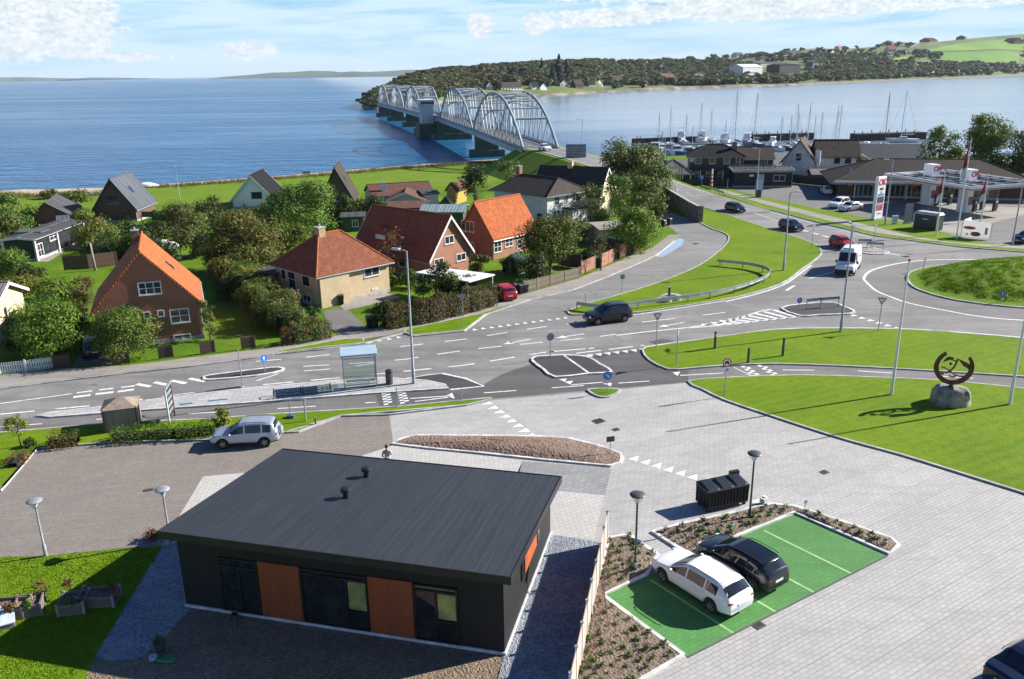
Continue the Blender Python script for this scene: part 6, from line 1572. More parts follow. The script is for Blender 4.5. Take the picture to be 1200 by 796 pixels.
# small things in the gardens and on the meadow
for q_,r_,lb in (((787,350),1.05,'larger round concrete manhole ring in the grass beside the guardrail'),((779,352.5),.75,'smaller round concrete manhole ring in the grass beside the guardrail')):
 t=thing('manhole_ring',lb,'manhole',G(*q_,.1));q=MB();q.lathe([(.001,0),(r_,0),(r_,.28),(r_*.72,.3),(.001,.3)],n=24);q.build('ring',MATS['concrete'],t,40);q=MB();q.lathe([(.001,.3),(r_*.45,.3),(r_*.45,.33),(.001,.335)],n=20);q.build('cover',MATS['cast_iron'],t,40)
p=G(784,349.5,.1);t=thing('valve_post','short grey valve post standing at the concrete manhole rings','marker post',p);box_part('post',(0,0,.55),(.22,.2,1.1),'dark_grey',t,bevel=.03);box_part('cap',(0,0,1.13),(.3,.28,.08),'galv',t)
rs_=random.Random(9);t=thing('log_pile','heap of split firewood beside the terrace of the black summer house','firewood',G(88,292));q=MB()
for i in range(46):
 a=rs_.uniform(-2.2,2.2);b=rs_.uniform(-.7,.7);z=max(.1,(.55-abs(b)*.5)*rs_.uniform(.1,1));q.box((a,b,z),(.42,.18,.16),rs_.uniform(0,3))
q.build('logs',mat('split_wood',(.42,.27,.15),.8,.35,2.5),t)
def covered(q_,Ln,w,h,lb,cat,m='sign_white'):
 p=G(*q_,.05);t=thing(cat.replace(' ','_'),lb,cat,p,.25);q=MB();n=8
 for i in range(n+1):
  u=i/n;s_=math.sin(math.pi*min(1,max(.06,u)*1.02))**.5 if 0<u<1 else .25
  for j in range(7):a=math.pi*j/6;q.v.append((-Ln/2+Ln*u,w/2*s_*math.cos(a),.12+h*s_*math.sin(a)**.8))
 for i in range(n):
  for j in range(6):q.f.append((i*7+j,i*7+j+1,(i+1)*7+j+1,(i+1)*7+j));q.m.append(0)
 o=q.build('hull',MATS[m],t,60);o.data.flip_normals();q=MB();q.tube([(-Ln/2,0,.1),(Ln/2,0,.1)],.06,6);q.build('keel',MATS['dark_grey'],t)
covered((192,292),4.2,1.6,1.2,'white covered trailer in the back garden among dark trees','covered trailer');covered((172,219.5),5.0,1.7,.9,'upturned white dinghy on the shore meadow right of the brick A-frame','dinghy')
t=thing('bench','small dark bench on the shore meadow near the brown A-frame','bench',G(359,206),.2);box_part('seat',(0,0,.45),(1.8,.45,.08),'boards_weathered',t);box_part('backrest',(0,.24,.75),(1.8,.06,.4),'boards_weathered',t);[box_part('leg',(x,0,.21),(.1,.42,.41),'boards_weathered',t) for x in (-.75,.75)]
House('garage','low garage with pale felt roof behind the tall brown fence',P2(704,289),P2(737,287),5.5,2.1,2.3,'x','render_grey','footway',ov=.3,simple=True,cat='garage')
def leaf_mat0(name,c):
 m,nt,b=nt_new(name);b.inputs['Base Color'].default_value=(*c,1);b.inputs['Roughness'].default_value=.8;t=N(nt,'ShaderNodeBsdfTranslucent');t.inputs[0].default_value=(*c,1);mx=N(nt,'ShaderNodeMixShader');mx.inputs[0].default_value=.45
 L(nt,b.outputs[0],mx.inputs[1]);L(nt,t.outputs[0],mx.inputs[2]);L(nt,mx.outputs[0],nt.nodes['Material Output'].inputs[0]);return m
 # ---------------------------------------------------------------- fuel station
def lettering(txt,size,loc,rot,m,par,ext=.02,bold=True):
 cu=bpy.data.curves.new('lettering','FONT');cu.body=txt;cu.size=size;cu.extrude=ext;cu.align_x='CENTER';cu.align_y='CENTER';cu.offset=size*.028 if bold else 0;cu.shear=.12
 cu.materials.append(MATS[m]);tmp=bpy.data.objects.new('lettering',cu);COL.objects.link(tmp);me=bpy.data.meshes.new_from_object(tmp);bpy.data.objects.remove(tmp);o=bpy.data.objects.new('lettering',me);COL.objects.link(o);o.location=loc;o.rotation_euler=rot;o.parent=par;return o
mat('logo_red',(.45,.015,.05),.5,.03)
CN=[G(x,y,4.9) for x,y in ((1036,203.5),(1139,219),(1216,214),(1112,199))]
c_o=CN[1];t=thing('filling_station_canopy','white fuel station canopy with two columns and open roof trays','canopy',(c_o.x,c_o.y,0),math.atan2((CN[2]-CN[1]).y,(CN[2]-CN[1]).x));rz_=t.rotation_euler.z
def toL(p):d=p-Vector((c_o.x,c_o.y,0));return (d.x*math.cos(rz_)+d.y*math.sin(rz_),-d.x*math.sin(rz_)+d.y*math.cos(rz_))
cl=[toL(p) for p in CN];Lx=(cl[2][0]+cl[3][0]-cl[0][0])/2;Ly=(cl[0][1]+cl[3][1])/2
sk=(cl[0][0]+cl[3][0]-Lx)/2;poly=[(0,0),(Lx,0),(Lx+sk,Ly),(sk,Ly)]
q=MB();q.prism(poly,4.35,4.45);q.build('ceiling',MATS['sign_white'],t)
q=MB();ribbon(q,poly,.25,4.3,closed=True,z1=4.95);q.build('fascia',MATS['sign_white'],t);q=MB();ribbon(q,[(x*1.0,y) for x,y in poly],.27,4.36,closed=True,z1=4.5);q.build('red_stripe',MATS['logo_red'],t)
for i in range(7):
 f=(i+1)/8;q=MB();q.box((sk*f+Lx/2,Ly*f,4.7),(Lx-.5,.35,.3));q.build('roof_beam',MATS['dark_grey'],t)
for i in range(3):f=(i+.5)/3;q=MB();q.hull8([(Lx*f-.15,.3,4.5),(Lx*f+.15,.3,4.5),(Lx*f+.15+sk,Ly-.3,4.5),(Lx*f-.15+sk,Ly-.3,4.5)],[(Lx*f-.15,.3,4.9),(Lx*f+.15,.3,4.9),(Lx*f+.15+sk,Ly-.3,4.9),(Lx*f-.15+sk,Ly-.3,4.9)]);q.build('roof_beam',MATS['galv'],t)
for (bx_,by_) in ((1086,240.5),(1128.6,249)):
 p=toL(G(bx_,by_));q=MB();q.box((p[0],p[1],2.2),(1.1,1.9,4.3));q.box((p[0],p[1],5.75),(1.5,1.9,1.9));cb=q.build('column',MATS['sign_white'],t,bevel=.05)
 f=-rz_
 lettering('OK',1.1,(p[0]+.76,p[1]-.1,5.95),(rad(90),0,rad(90)),'logo_red',cb);lettering('OK',1.1,(p[0]+.3,p[1]-.97,5.95),(rad(90),0,0),'logo_red',cb)
 q=MB();q.box((p[0]+.1,p[1]-.96,1.9),(.8,.03,1.3));q.build('poster',mat('poster_red',(.30,.10,.11),.5,.3,3),cb)
def pump(q_,rz,lb):
 t=thing('fuel_pump',lb,'fuel pump',G(*q_,.03),rz,'fuel pumps under the canopy');box_part('body',(0,0,.95),(.6,.5,1.9),'dark_grey',t,bevel=.03);box_part('screen',(0,-.26,1.5),(.4,.02,.3),'sign_white',t);q=MB();q.tube([(.3,-.1,1.3),(.42,-.2,.7),(.35,-.2,.4),(.32,-.05,1.0)],.03,6);q.build('hose',MATS['car_dark'],t);box_part('plinth',(0,0,.02),(1.1,1.0,.12),'concrete',t)
pump((1097,241),.4,'dark fuel pump left of the canopy columns');pump((1112,240),.4,'dark fuel pump between the two canopy columns');pump((1141,248.5),.4,'dark fuel pump right next to the nearer column');pump((1150,246),.4,'dark fuel pump second right of the nearer column');pump((1165,247.5),.4,'dark fuel pump rightmost on the pump apron')
# shop
s0,s1=G(969,231.5),G(1026,241)
sd=(s1-s0).normalized();
h=House('station_shop','low fuel station shop with wide mossy brown hipped roof and glass front',(s0.x,s0.y),(s0.x+sd.x*15,s0.y+sd.y*15),24,3.1,6.0,'y','brick_dark','tile_brown',ov=1.2,hip=13,cat='shop') if False else None
u_=Vector((math.cos(rad(-14)),math.sin(rad(-14)),0));sa=G(972,230.5)
h=House('station_shop','low fuel station shop with wide mossy brown hipped roof and glass front',(sa.x+1.2,sa.y-1.0),(sa.x+1.2+u_.x*31,sa.y-1.0+u_.y*31),15,3.1,5.9,'x','brick_dark','tile_station',ov=1.6,hip=17,cat='shop',ridge_m='tile_brown')
for i in range(6):h.win('F',3.2+i*2.6,5.6+i*2.6,.25,2.75,3,1,name='shop_window',sill=False)
h.win('F',19.5,25.5,.3,2.6,4,1,gm='glass_tan',name='shop_window',sill=False)
q=MB();q.box((h.W/2,-1.6,2.95),(h.W+2,.12,.32));q.build('fascia',MATS['sign_white'],h.t)
for i in range(6):q=MB();q.tube([(2.4+i*4.2,-1.3,0),(2.4+i*4.2,-1.3,2.9)],.08,8);q.build('column',MATS['sign_white'],h.t,50)
for x in (1.5,5.2,11.8):q=MB();q.lathe([(.001,0),(.3,.05),(.36,.3),(.3,.55),(.001,.6)],(x,-1.5,2.2),10);q.build('lantern',mat('lantern_orange',(.5,.2,.02),.5),h.t,50)
q=MB();q.lathe([(.001,0),(.12,0),(.12,.4),(.001,.45)],(2,3,4.2),8);q.build('roof_vent',MATS['galv'],h.roof)
# price totem
tp=G(1027,257.5,.1);trz=.62;t=thing('price_sign','tall white fuel price sign with red OK letters on the verge','sign',tp,trz)
q=MB();q.box((0,0,3.2),(2.15,.5,6.4));q.build('panel',MATS['sign_white'],t,bevel=.06);q=MB();q.box((0,0,.12),(2.3,.7,.25));q.build('base',MATS['galv'],t)
lettering('OK',1.25,(0,-.265,5.55),(rad(90),0,0),'logo_red',t)
for z_,w_,h_,m in ((4.6,.9,.35,('panel_ink',(.06,.05,.08))),(4.1,.3,.3,('panel_orange',(.55,.2,.03))),(3.75,1.5,.3,('panel_blue',(.10,.25,.5))),(3.0,1.7,.95,('panel_dark',(.07,.06,.12))),(1.9,1.7,1.0,('panel_pink',(.55,.2,.3)))):q=MB();q.box((0,-.262,z_),(w_,.02,h_));q.build('poster',mat(m[0],m[1],.5,.5,5),t)
q=MB();q.hull8([(-.5,-.28,1.55),(.3,-.28,1.5),(.6,-.28,1.7),(-.1,-.28,1.75)][:4],[(-.5,-.274,1.6),(.3,-.274,1.95),(.6,-.274,2.1),(-.1,-.274,2.0)]);q.build('picture',MATS['logo_red'],t);q=MB();q.box((0,-.262,.95),(1.0,.02,.12));q.build('small_text_bar',MATS['dark_grey'],t)
# dark self service box, small cabinet, banner
a,b=G(1070,267,.1),G(1097,271,.1);d=b-a;t=thing('service_cabin','dark green cabin with rounded white frame on the forecourt edge','cabin',a,math.atan2(d.y,d.x));Wd=d.length;mat('cabin_green',(.018,.032,.030),.4)
q=MB();q.box((Wd/2,.8,1.05),(Wd-.1,1.7,2.1));q.build('body',MATS['cabin_green'],t);q=MB();q.hull8([(-.08,-.12,2.05),(Wd+.08,-.12,2.05),(Wd+.08,1.75,2.05),(-.08,1.75,2.05)],[(.12,.2,2.4),(Wd-.12,.2,2.4),(Wd-.12,1.45,2.4),(.12,1.45,2.4)]);q.build('roof',mat('cabin_roof',(.5,.55,.56),.4),t,bevel=.06)
for x in (0,Wd):q=MB();q.box((x,-.08,1.02),(.1,.1,2.06));q.build('corner_frame',MATS['sign_white'],t)
q=MB()
for i in range(4):q.box((Wd*.38+i*.22,-.06,1.45),(.15,.02,.12))
q.build('logo',MATS['sign_white'],t)
p=G(1048,263,.1);t=thing('info_cabinet','small pale information board beside the price sign','sign board',p,.25);box_part('panel',(0,0,.75),(1.0,.12,1.1),'sign_white',t,bevel=.02);box_part('poster',(0,-.07,.8),(.8,.01,.8),'pale_blue',t);box_part('foot',(0,0,.1),(.8,.2,.2),'galv',t)
p=G(1063,262.5,.1);t=thing('display_board','tall grey glass advertising panel behind the small information board','sign board',p,.3);box_part('panel',(0,0,1.6),(1.3,.1,2.6),'rail_grey',t);box_part('frame',(0,.01,.15),(1.4,.16,.3),'galv',t)
a,b=G(1126,277.5,.1),G(1159,281,.1);d=b-a;t=thing('banner','white advertising banner with orange food pictures at the forecourt corner','banner',a,math.atan2(d.y,d.x));Wd=d.length
q=MB();q.hull8([(0,0,.12),(Wd,0,.12),(Wd,.05,.12),(0,.05,.12)],[(.1,0,2.3),(Wd,0,2.1),(Wd,.05,2.1),(.1,.05,2.3)]);q.add([(.1,0,2.3),(1.0,0,2.26),(.9,0,2.75)],[(0,1,2)]);q.build('cloth',leaf_mat0('banner_cloth',(.85,.85,.84)),t)
mat('food_orange',(.62,.16,.04),.5,.5,6);mat('food_brown',(.28,.10,.035),.5,.5,5)
def roundpatch(cx_,cz_,rx,rz2,y,m):q=MB();q.add([(cx_+rx*math.cos(i*.3142),y,cz_+rz2*math.sin(i*.3142)) for i in range(20)],[tuple(range(20))]);q.build('picture',MATS[m],t)
roundpatch(Wd*.26,1.3,.75,.22,-.008,'food_orange');roundpatch(Wd*.5,.55,.62,.3,-.008,'food_brown');roundpatch(Wd*.47,.62,.3,.15,-.012,'food_orange');roundpatch(Wd*.2,.45,.2,.1,-.008,'panel_blue')
q=MB();q.box((Wd*.86,-.008,1.05),(.3,.012,.9));q.build('picture',MATS['panel_pink'],t)
for x in (-.05,Wd+.08):q=MB();q.tube([(x,.08,0),(x,.08,2.1)],.04,6);q.build('post',MATS['galv'],t)
# flags hanging limp
def limp_flag(q_,h,ftop,fl,lb,lbf):
 flagpole(q_,h,lb);p=G(*q_,.1);q=MB();n=10;w_=.55
 for i in range(n+1):
  z_=ftop-fl*i/n;s_=.25+.75*min(1,i/4)
  for j in range(7):
   u=j/6;q.v.append((-.08-u*w_*s_*(.5+.5*i/n),.12*math.sin(u*9+i*.5),z_-u*.35))
 for i in range(n):
  for j in range(6):q.f.append((i*7+j,i*7+j+1,i*7+j+8,i*7+j+7));q.m.append(1 if i>=n-3 else 0)
 mat('flag_red',(.42,.03,.035),.8,.25,3);mat('flag_white',(.72,.70,.70),.8,.15,3)
 o=q.build('flag',[MATS['flag_red'],MATS['flag_white']],smooth=60);o.location=p;o.rotation_euler=(0,0,-.2);tag(o,lbf,'flag','red company flags at the fuel station')
limp_flag((1097,275.7),8.6,8.2,3.6,'white flagpole left of the trio at the forecourt verge','limp red and white flag on the pole nearest the green cabin');limp_flag((1120.6,280.7),13,12.6,4.6,'tallest white flagpole at the forecourt verge beside the banner','limp red and white flag on the tallest forecourt pole');limp_flag((1149.5,259),6.9,6.6,3.6,'white flagpole behind the banner near the fuel pumps','limp red and white flag on the pole behind the banner')
# ---------------------------------------------------------------- restaurant and harbour-side houses
r0,r1=G(812,214),G(846,222)
u2=Vector((math.cos(rad(8)),math.sin(rad(8)),0));ra=G(807,215)
h=House('restaurant','black two-storey timber restaurant with hipped roof and balcony',(ra.x,ra.y),(ra.x+10.2,ra.y-1.8),9,5.4,7.1,'x','boards_black','tile_black',hip=3.5,ov=.6,cat='restaurant')
h.wall.data.materials[0]=board_mat('boards_charcoal',(.035,.037,.04),(.055,.058,.062),.18,.6,True,.5)
for u in (1.0,3.8,6.6):h.win('F',u,u+1.3,3.9,5.2,1,1,gm='glass_tan')
for u in (1.0,3.2,5.6):h.win('F',u,u+.9,.4,2.4,1,2,gm='glass_tan',name='door')
h.win('F',9.0,9.9,3.3,5.2,1,2,name='door')
q=MB();q.box((4.2,-1.2,2.95),(9.0,2.4,.14));q.build('porch_roof',MATS['roof_felt'],h.t);q=MB();q.box((.4,-.05,4.7),(.9,.06,.9));sg=q.build('sign',MATS['pale_blue'],h.t)
for i in range(5):q=MB();q.box((-.1+i*2.2,-2.3,1.45),(.14,.14,2.9));q.build('porch_post',MATS['trim_white'],h.t)
q=MB();q.box((4.0,-4.0,.65),(11.0,.12,1.3));q.build('terrace_screen',MATS['boards_black'],h.t);h.chimney(8.8,3.0,.8,'board_grey',.9,base=6)
ua=G(860,220)
h=House('restaurant_annex','black boarded restaurant annex with pale flat roof edge and white window',(ua.x,ua.y),(ua.x+10.8,ua.y-.9),7,3.2,3.45,'x','boards_black','roof_felt',ov=.5,gov=.4,trim='trim_white',cat='restaurant')
h.win('F',7.4,9.6,1.2,2.4,2,1);q=MB();q.box((5.4,-.56,3.15),(11.8,.12,.42));q.build('fascia',MATS['galv'],h.t)
q=MB();q.box((3.5,1.5,4.1),(9.0,.1,.12));q.box((3.5,1.5,3.6),(9.0,.06,.06));[q.box((-.9+i*1.1,1.5,3.6),(.1,.1,1.0)) for i in range(9)];q.build('balcony_rail',MATS['boards_weathered'],h.t)
q=MB();q.box((5.0,-.06,1.6),(1.2,.05,1.9));q.build('notice_board',MATS['pale_blue'],h.t);q=MB();q.lathe([(.001,-.06),(.5,-.06),(.5,-.02),(.001,-.02)],(3.2,0,2.3),14,axis='y');q.v=[(x,y,2.3+(z_-2.3)*.45) for x,y,z_ in q.v];q.build('oval_sign',MATS['sign_white'],h.t)
ub=ua+Vector((.6,7.2,0))
h=House('restaurant_wing','dark upper wing of the restaurant with mansard roof and round-framed window',(ub.x,ub.y),(ub.x+8.6,ub.y-.8),6,5.0,6.7,'x','boards_black','tile_brown',ov=.7,cat='restaurant');h.win('F',6.3,7.6,3.5,4.6,2,2)
pv=G(771,216,.3)
h=House('pavilion','small open-sided pavilion with striped grey hipped roof beside the restaurant',(pv.x,pv.y),(pv.x+6.4,pv.y-.6),6.4,2.5,4.7,'y','boards_black','roof_corrugated',hip=.4,ov=.5,cat='pavilion')
for i in range(5):q=MB();q.box((.1+i*1.55,-.12,1.25),(.16,.16,2.5));q.build('post',MATS['trim_white'],h.t)
h.win('F',3.4,4.4,.5,2.2,1,1,gm='glass_tan');h.win('F',.6,2.6,.3,2.2,2,1)
t=thing('striped_pole','red and white striped pole on the restaurant verge','pole',G(833.5,223));q=MB();q.lathe([(.001,0),(.22,0),(.16,3.9),(.001,4)],n=10);q.build('post',MATS['sign_white'],t,40);q=MB();[q.lathe([(.225-.015*k,.5+k*.75),(.215-.015*k,.9+k*.75)],n=10) for k in range(5)];q.build('red_band',MATS['sign_red'],t)
t=thing('litter_bin','dark square litter bin on the verge before the restaurant annex','litter bin',G(888.5,232));box_part('body',(0,0,.65),(.8,.7,1.3),'dark_grey',t,bevel=.05);box_part('lid',(0,0,1.34),(.9,.8,.1),'car_dark',t)
t=thing('notice_board','pale grey notice board on posts behind the verge lamp','sign board',G(889,228.5));box_part('panel',(0,0,1.7),(1.3,.08,1.9),'pale_blue',t);[box_part('post',(x,.03,1.0),(.08,.08,2.0),'galv',t) for x in (-.6,.6)]
t=thing('barrier_block','red plastic barrier block at the annex corner','barrier',G(923,216));q=MB();q.hull8([(-.8,-.3,0),(.8,-.3,0),(.8,.3,0),(-.8,.3,0)],[(-.7,-.12,.9),(.7,-.12,.9),(.7,.12,.9),(-.7,.12,.9)]);q.build('block',mat('barrier_red',(.6,.05,.02),.5),t,bevel=.05);box_part('foot',(0,0,.05),(1.8,.7,.1),'car_dark',t)
hb=G(915,208)
h=House('white_house','white gabled harbour house with brown roof, dark slope and tall chimney',(hb.x,hb.y),(hb.x+5.9,hb.y-2.7),9,3.4,7.6,'y','render_white','tile_brown',ov=.5,gov=.4,trim='trim_dark')
h.win('F',2.7,3.7,3.6,5.0,2,2,fm='trim_dark');h.chimney(6.9,1.2,-2.2,'trim_white',1.0,base=1.0)
h=House('white_house','long harbour house with brown roof and two dark dormer windows',(hb.x+7.2,hb.y-.4),(hb.x+15.6,hb.y-1.6),7,4.4,7.2,'x','render_white','tile_brown',ov=.5,gov=.3)
h.win('F',3.4,4.6,2.8,4.0,1,1,fm='trim_dark');h.win('F',5.6,6.8,2.8,4.0,1,1,fm='trim_dark')
h=House('outbuilding','low mossy roofed outbuilding before the white harbour house',(hb.x+3.4,hb.y-9),(hb.x+12,hb.y-10.3),5,1.6,2.3,'x','boards_brown','roof_corrugated',ov=.5,simple=True,cat='outbuilding')
h=House('outbuilding','low white gabled shed right of the mossy outbuilding',(hb.x+12.4,hb.y-8),(hb.x+17,hb.y-9),5,1.7,2.5,'y','render_white','tile_brown',ov=.5,trim='trim_white',simple=True,cat='outbuilding')
fence_line('board_fence','long dark board fence between the annex and the shop forecourt',[(921,214),(945,216.5),(968,219),(972,226)],1.7,'boards_black')
hb2=G(1003,203)
h=House('boat_house','dark grey roofed boat hall behind the fuel station shop',(hb2.x,hb2.y),(hb2.x+14,hb2.y-2),9,3.0,5.6,'x','brick_red','roof_seam',ov=.5,simple=True,cat='hall');h.roof.data.materials[0]=mat('roof_slate',(.05,.06,.07),.6)
h=House('boat_house','small red gabled shed with white bargeboards beside the boat hall',(hb2.x-3.2,hb2.y-2.0),(hb2.x+2.4,hb2.y-3.0),5,2.6,4.3,'y','brick_red','roof_slate',ov=.4,gov=.4,trim='trim_white',simple=True,cat='shed')
# big direction sign by the ramp
p=G(690,186,4.3);t=thing('direction_sign','big grey back of a direction sign on two posts by the bridge ramp','road sign',(p.x-2.8,p.y-1,2.2),-.15);[box_part('post',(x,.1,2.2),(.18,.18,4.4),'galv',t) for x in (-1.3,1.3)]
q=MB();[q.box((0,0,2.5+k*.6),(4.2,.08,.56)) for k in range(5)];q.build('panel',mat('sign_slate',(.13,.17,.2),.5),t)
# ---------------------------------------------------------------- the arch bridge
mat('bridge_steel',(.30,.345,.38),.5,.12,.2);mat('bridge_green',(.03,.075,.05),.7,.25,.3);mat('deck_asphalt',(.13,.13,.13),.85,.15)
J=[G(x,y,5) for x,y in ((614,176),(554.5,153),(516,139),(495,135),(474,129),(456,124.5),(442.5,121))]
t=thing('arch_bridge','long pale blue steel arch bridge crossing the sound with a control tower','bridge',(J[0].x,J[0].y,5.0));o0=J[0]
BW=8.2;JJ=[]
for i,p in enumerate(J):
 d=(J[min(i+1,6)]-J[max(i-1,0)]);d.z=0;d.normalize();nn=Vector((d.y,-d.x,0));JJ.append((p-o0,p-o0+nn*BW,nn,d))
mb=MB();ribbon(mb,[((a+b)/2)[:2] for a,b,_,_ in JJ],BW+1.0,-1.3,z1=-.02);mb.build('deck',MATS['bridge_steel'],t)
mb=MB();ribbon(mb,[((a+b)/2)[:2] for a,b,_,_ in JJ],BW-1.4,.03);mb.build('carriageway',MATS['deck_asphalt'],t)
mb=MB();dashes(mb,[((a+b)/2)[:2] for a,b,_,_ in JJ],.18,.05,4,6);mb.build('centre_line',MATS['paint_worn'],t)
for sd_ in (0,1):
 mb=MB();pts=[JJ[i][sd_]-JJ[i][2]*(.9 if sd_ else -.9) for i in range(7)];[ribbon(mb,[p[:2] for p in pts],.08,z0,z1=z0+.12) for z0 in (.5,.95)];mb.build('railing',MATS['galv'],t)
spans=[(0,1,11.6,14),(1,2,11.6,14),(3,4,11.2,12),(4,5,10.8,12),(5,6,10.6,12)]
def bar(mb,a,b,w,up=True):mb.tube([a,b],w,4)
for i,j,rise,n in spans:
 tops=[]
 for sd_ in (0,1):
  a,b=JJ[i][sd_],JJ[j][sd_];a2=a+(b-a)*.01;b2=a+(b-a)*.99
  pts=[a2+(b2-a2)*(k/n)+Vector((0,0,.1+rise*(1-abs(2*k/n-1)**2.3))) for k in range(n+1)];tops.append(pts)
  mb=MB();mb.tube(pts,.38,6);mb.build('arch_rib',MATS['bridge_steel'],t,30)
  mb=MB();mb.tube([a2+Vector((0,0,.15)),b2+Vector((0,0,.15))],.42,4);mb.tube([a2+Vector((0,0,-.9)),b2+Vector((0,0,-.9))],.3,4);mb.build('bottom_chord',MATS['bridge_steel'],t)
  mb=MB();mb.tube([a2+Vector((0,0,.2)),b2+Vector((0,0,.2))],.2,4)  # bar added inside the chord, joining the vertical hangers
  for k in range(1,n):base=a2+(b2-a2)*(k/n);mb.tube([base,pts[k]],.13,5)
  mb.build('arch_hangers',MATS['bridge_steel'],t)
  mb=MB();mb.tube([a2+Vector((0,0,.25)),b2+Vector((0,0,.25))],.15,4)  # another added bar, joining the feet of the diagonals
  for k in range(1,n-1):
   base=a2+(b2-a2)*((k+(1 if k<n/2 else 0))/n);mb.tube([base,pts[k if k<n/2 else k+1]],.11,4)
  mb.build('bracing_lattice',MATS['bridge_steel'],t)
 mb=MB()
 for k in range(3,n-2):mb.tube([tops[0][k],tops[1][k]],.2,5)
 for k in range(3,n-3):mb.tube([tops[0][k],tops[1][k+1]],.12,4);mb.tube([tops[1][k],tops[0][k+1]],.12,4)
 mb.build('wind_lattice',MATS['bridge_steel'],t)
 for k in (2,n-2):mb=MB();mb.tube([tops[0][k],tops[1][k]],.35,5);mb.build('portal_beam',MATS['bridge_steel'],t)
for k in range(7):
 c=(JJ[k][0]+JJ[k][1])/2;rz_=math.atan2(JJ[k][3].y,JJ[k][3].x);mb=MB();big=k in (2,3)
 mb.box((c.x,c.y,-7.4),(8 if big else 4.2,BW+(7 if big else 2.5),3.6 if big else 3.0),rz_);mb.box((c.x,c.y,-3.6),(5 if big else 2.4,BW+(2 if big else -1),4.9),rz_);mb.build('pier',MATS['bridge_green'],t)
mb=MB();a,b=JJ[2],JJ[3]
for sd_ in (0,1):mb.tube([a[sd_]+Vector((0,0,.7)),b[sd_]+Vector((0,0,.7))],.7,4)
mb.build('bascule_girder',MATS['bridge_steel'],t)
c=JJ[2][0]+(JJ[3][0]-JJ[2][0])*.35-JJ[2][2]*3.0;rz_=math.atan2(JJ[2][3].y,JJ[2][3].x)
mb=MB();mb.box((c.x,c.y,1.2),(7.5,4.6,7.0),rz_);tw=mb.build('control_tower',mat('tower_grey',(.50,.52,.52),.7,.15,.5),t);mb=MB();mb.box((c.x,c.y,5.6),(8.3,5.4,2.2),rz_);mb.build('cabin',MATS['tower_grey'],tw);mb=MB();mb.box((c.x,c.y,5.75),(8.36,5.46,.9),rz_);mb.build('window_band',MATS['glass_house'],tw);mb=MB();mb.box((c.x,c.y,6.85),(8.8,5.9,.35),rz_);mb.build('roof',MATS['trim_white'],tw)
mb=MB();mb.box((c.x,c.y,-5),(11,7.5,5.6),rz_);mb.build('tower_base',MATS['bridge_green'],t)
# ---------------------------------------------------------------- vegetation
leaf_mat('leaf_green',(0.042,0.085,0.010),(0.115,0.175,0.022),(0.16,0.20,0.028))
leaf_mat('leaf_bright',(0.06,0.13,0.012),(0.15,0.24,0.025),(0.20,0.28,0.03))
leaf_mat('leaf_olive',(0.055,0.098,0.018),(0.125,0.18,0.034),(0.16,0.175,0.04))
leaf_mat('leaf_dark',(0.022,0.05,0.010),(0.055,0.10,0.018),(0.085,0.12,0.024))
leaf_mat('leaf_autumn',(0.06,0.095,0.016),(0.135,0.16,0.028),(0.19,0.125,0.03))
leaf_mat('leaf_rust',(0.10,0.042,0.022),(0.19,0.075,0.035),(0.13,0.10,0.03))
leaf_mat('leaf_yellow',(0.11,0.13,0.02),(0.20,0.21,0.03),(0.24,0.21,0.03))
leaf_mat('leaf_hedge',(0.07,0.052,0.018),(0.15,0.105,0.035),(0.11,0.14,0.03))
mat('bark',(0.13,0.105,0.08),0.9,0.3,3.0,bmp=.4,bscale=12);mat('bark_pale',(0.33,0.30,0.26),0.85,0.25,3.0)
def cards(name,C,Nn,size,m,parent=None,rs=None,asp=0.62,jit=.42):
 """many small leaf faces: centres C, rough normals Nn"""
 rs=rs or np.random.default_rng(1)
 n=len(C);Nn=Nn+rs.normal(0,jit,(n,3));Nn/=np.linalg.norm(Nn,axis=1)[:,None]+1e-9
 a=rs.normal(0,1,(n,3));t=np.cross(Nn,a);t/=np.linalg.norm(t,axis=1)[:,None]+1e-9;b=np.cross(Nn,t)
 s=(size*rs.uniform(.6,1.35,n))[:,None]*.5
 V=np.stack([C-t*s-b*s*asp*.5,C-b*s*asp*.9+t*s*.2,C+t*s*1.1,C+b*s*asp],1).reshape(-1,3)
 me=bpy.data.meshes.new(name);me.vertices.add(4*n);me.vertices.foreach_set('co',V.astype(np.float32).ravel())
 me.loops.add(4*n);me.loops.foreach_set('vertex_index',np.arange(4*n,dtype=np.int32));me.polygons.add(n)
 me.polygons.foreach_set('loop_start',np.arange(0,4*n,4,dtype=np.int32));me.polygons.foreach_set('loop_total',np.full(n,4,np.int32))
 me.materials.append(m);me.update(calc_edges=True);me.validate()
 o=bpy.data.objects.new(name,me);COL.objects.link(o)
 if parent:o.parent=parent
 return o
def crown_pts(rs,blobs,dens,fill=.35):
 C=[];Nn=[]
 for (c,r) in blobs:
  n=max(8,int(dens*(r[0]*r[1]+r[0]*r[2]+r[1]*r[2])))
  d=rs.normal(0,1,(n,3));d/=np.linalg.norm(d,axis=1)[:,None]
  rad_=1-np.abs(rs.normal(0,fill,n));rad_=np.clip(rad_,.1,1.08)
  C.append(np.array(c)+d*rad_[:,None]*np.array(r));Nn.append(d+np.array([0,0,.35]))
 return np.concatenate(C),np.concatenate(Nn)
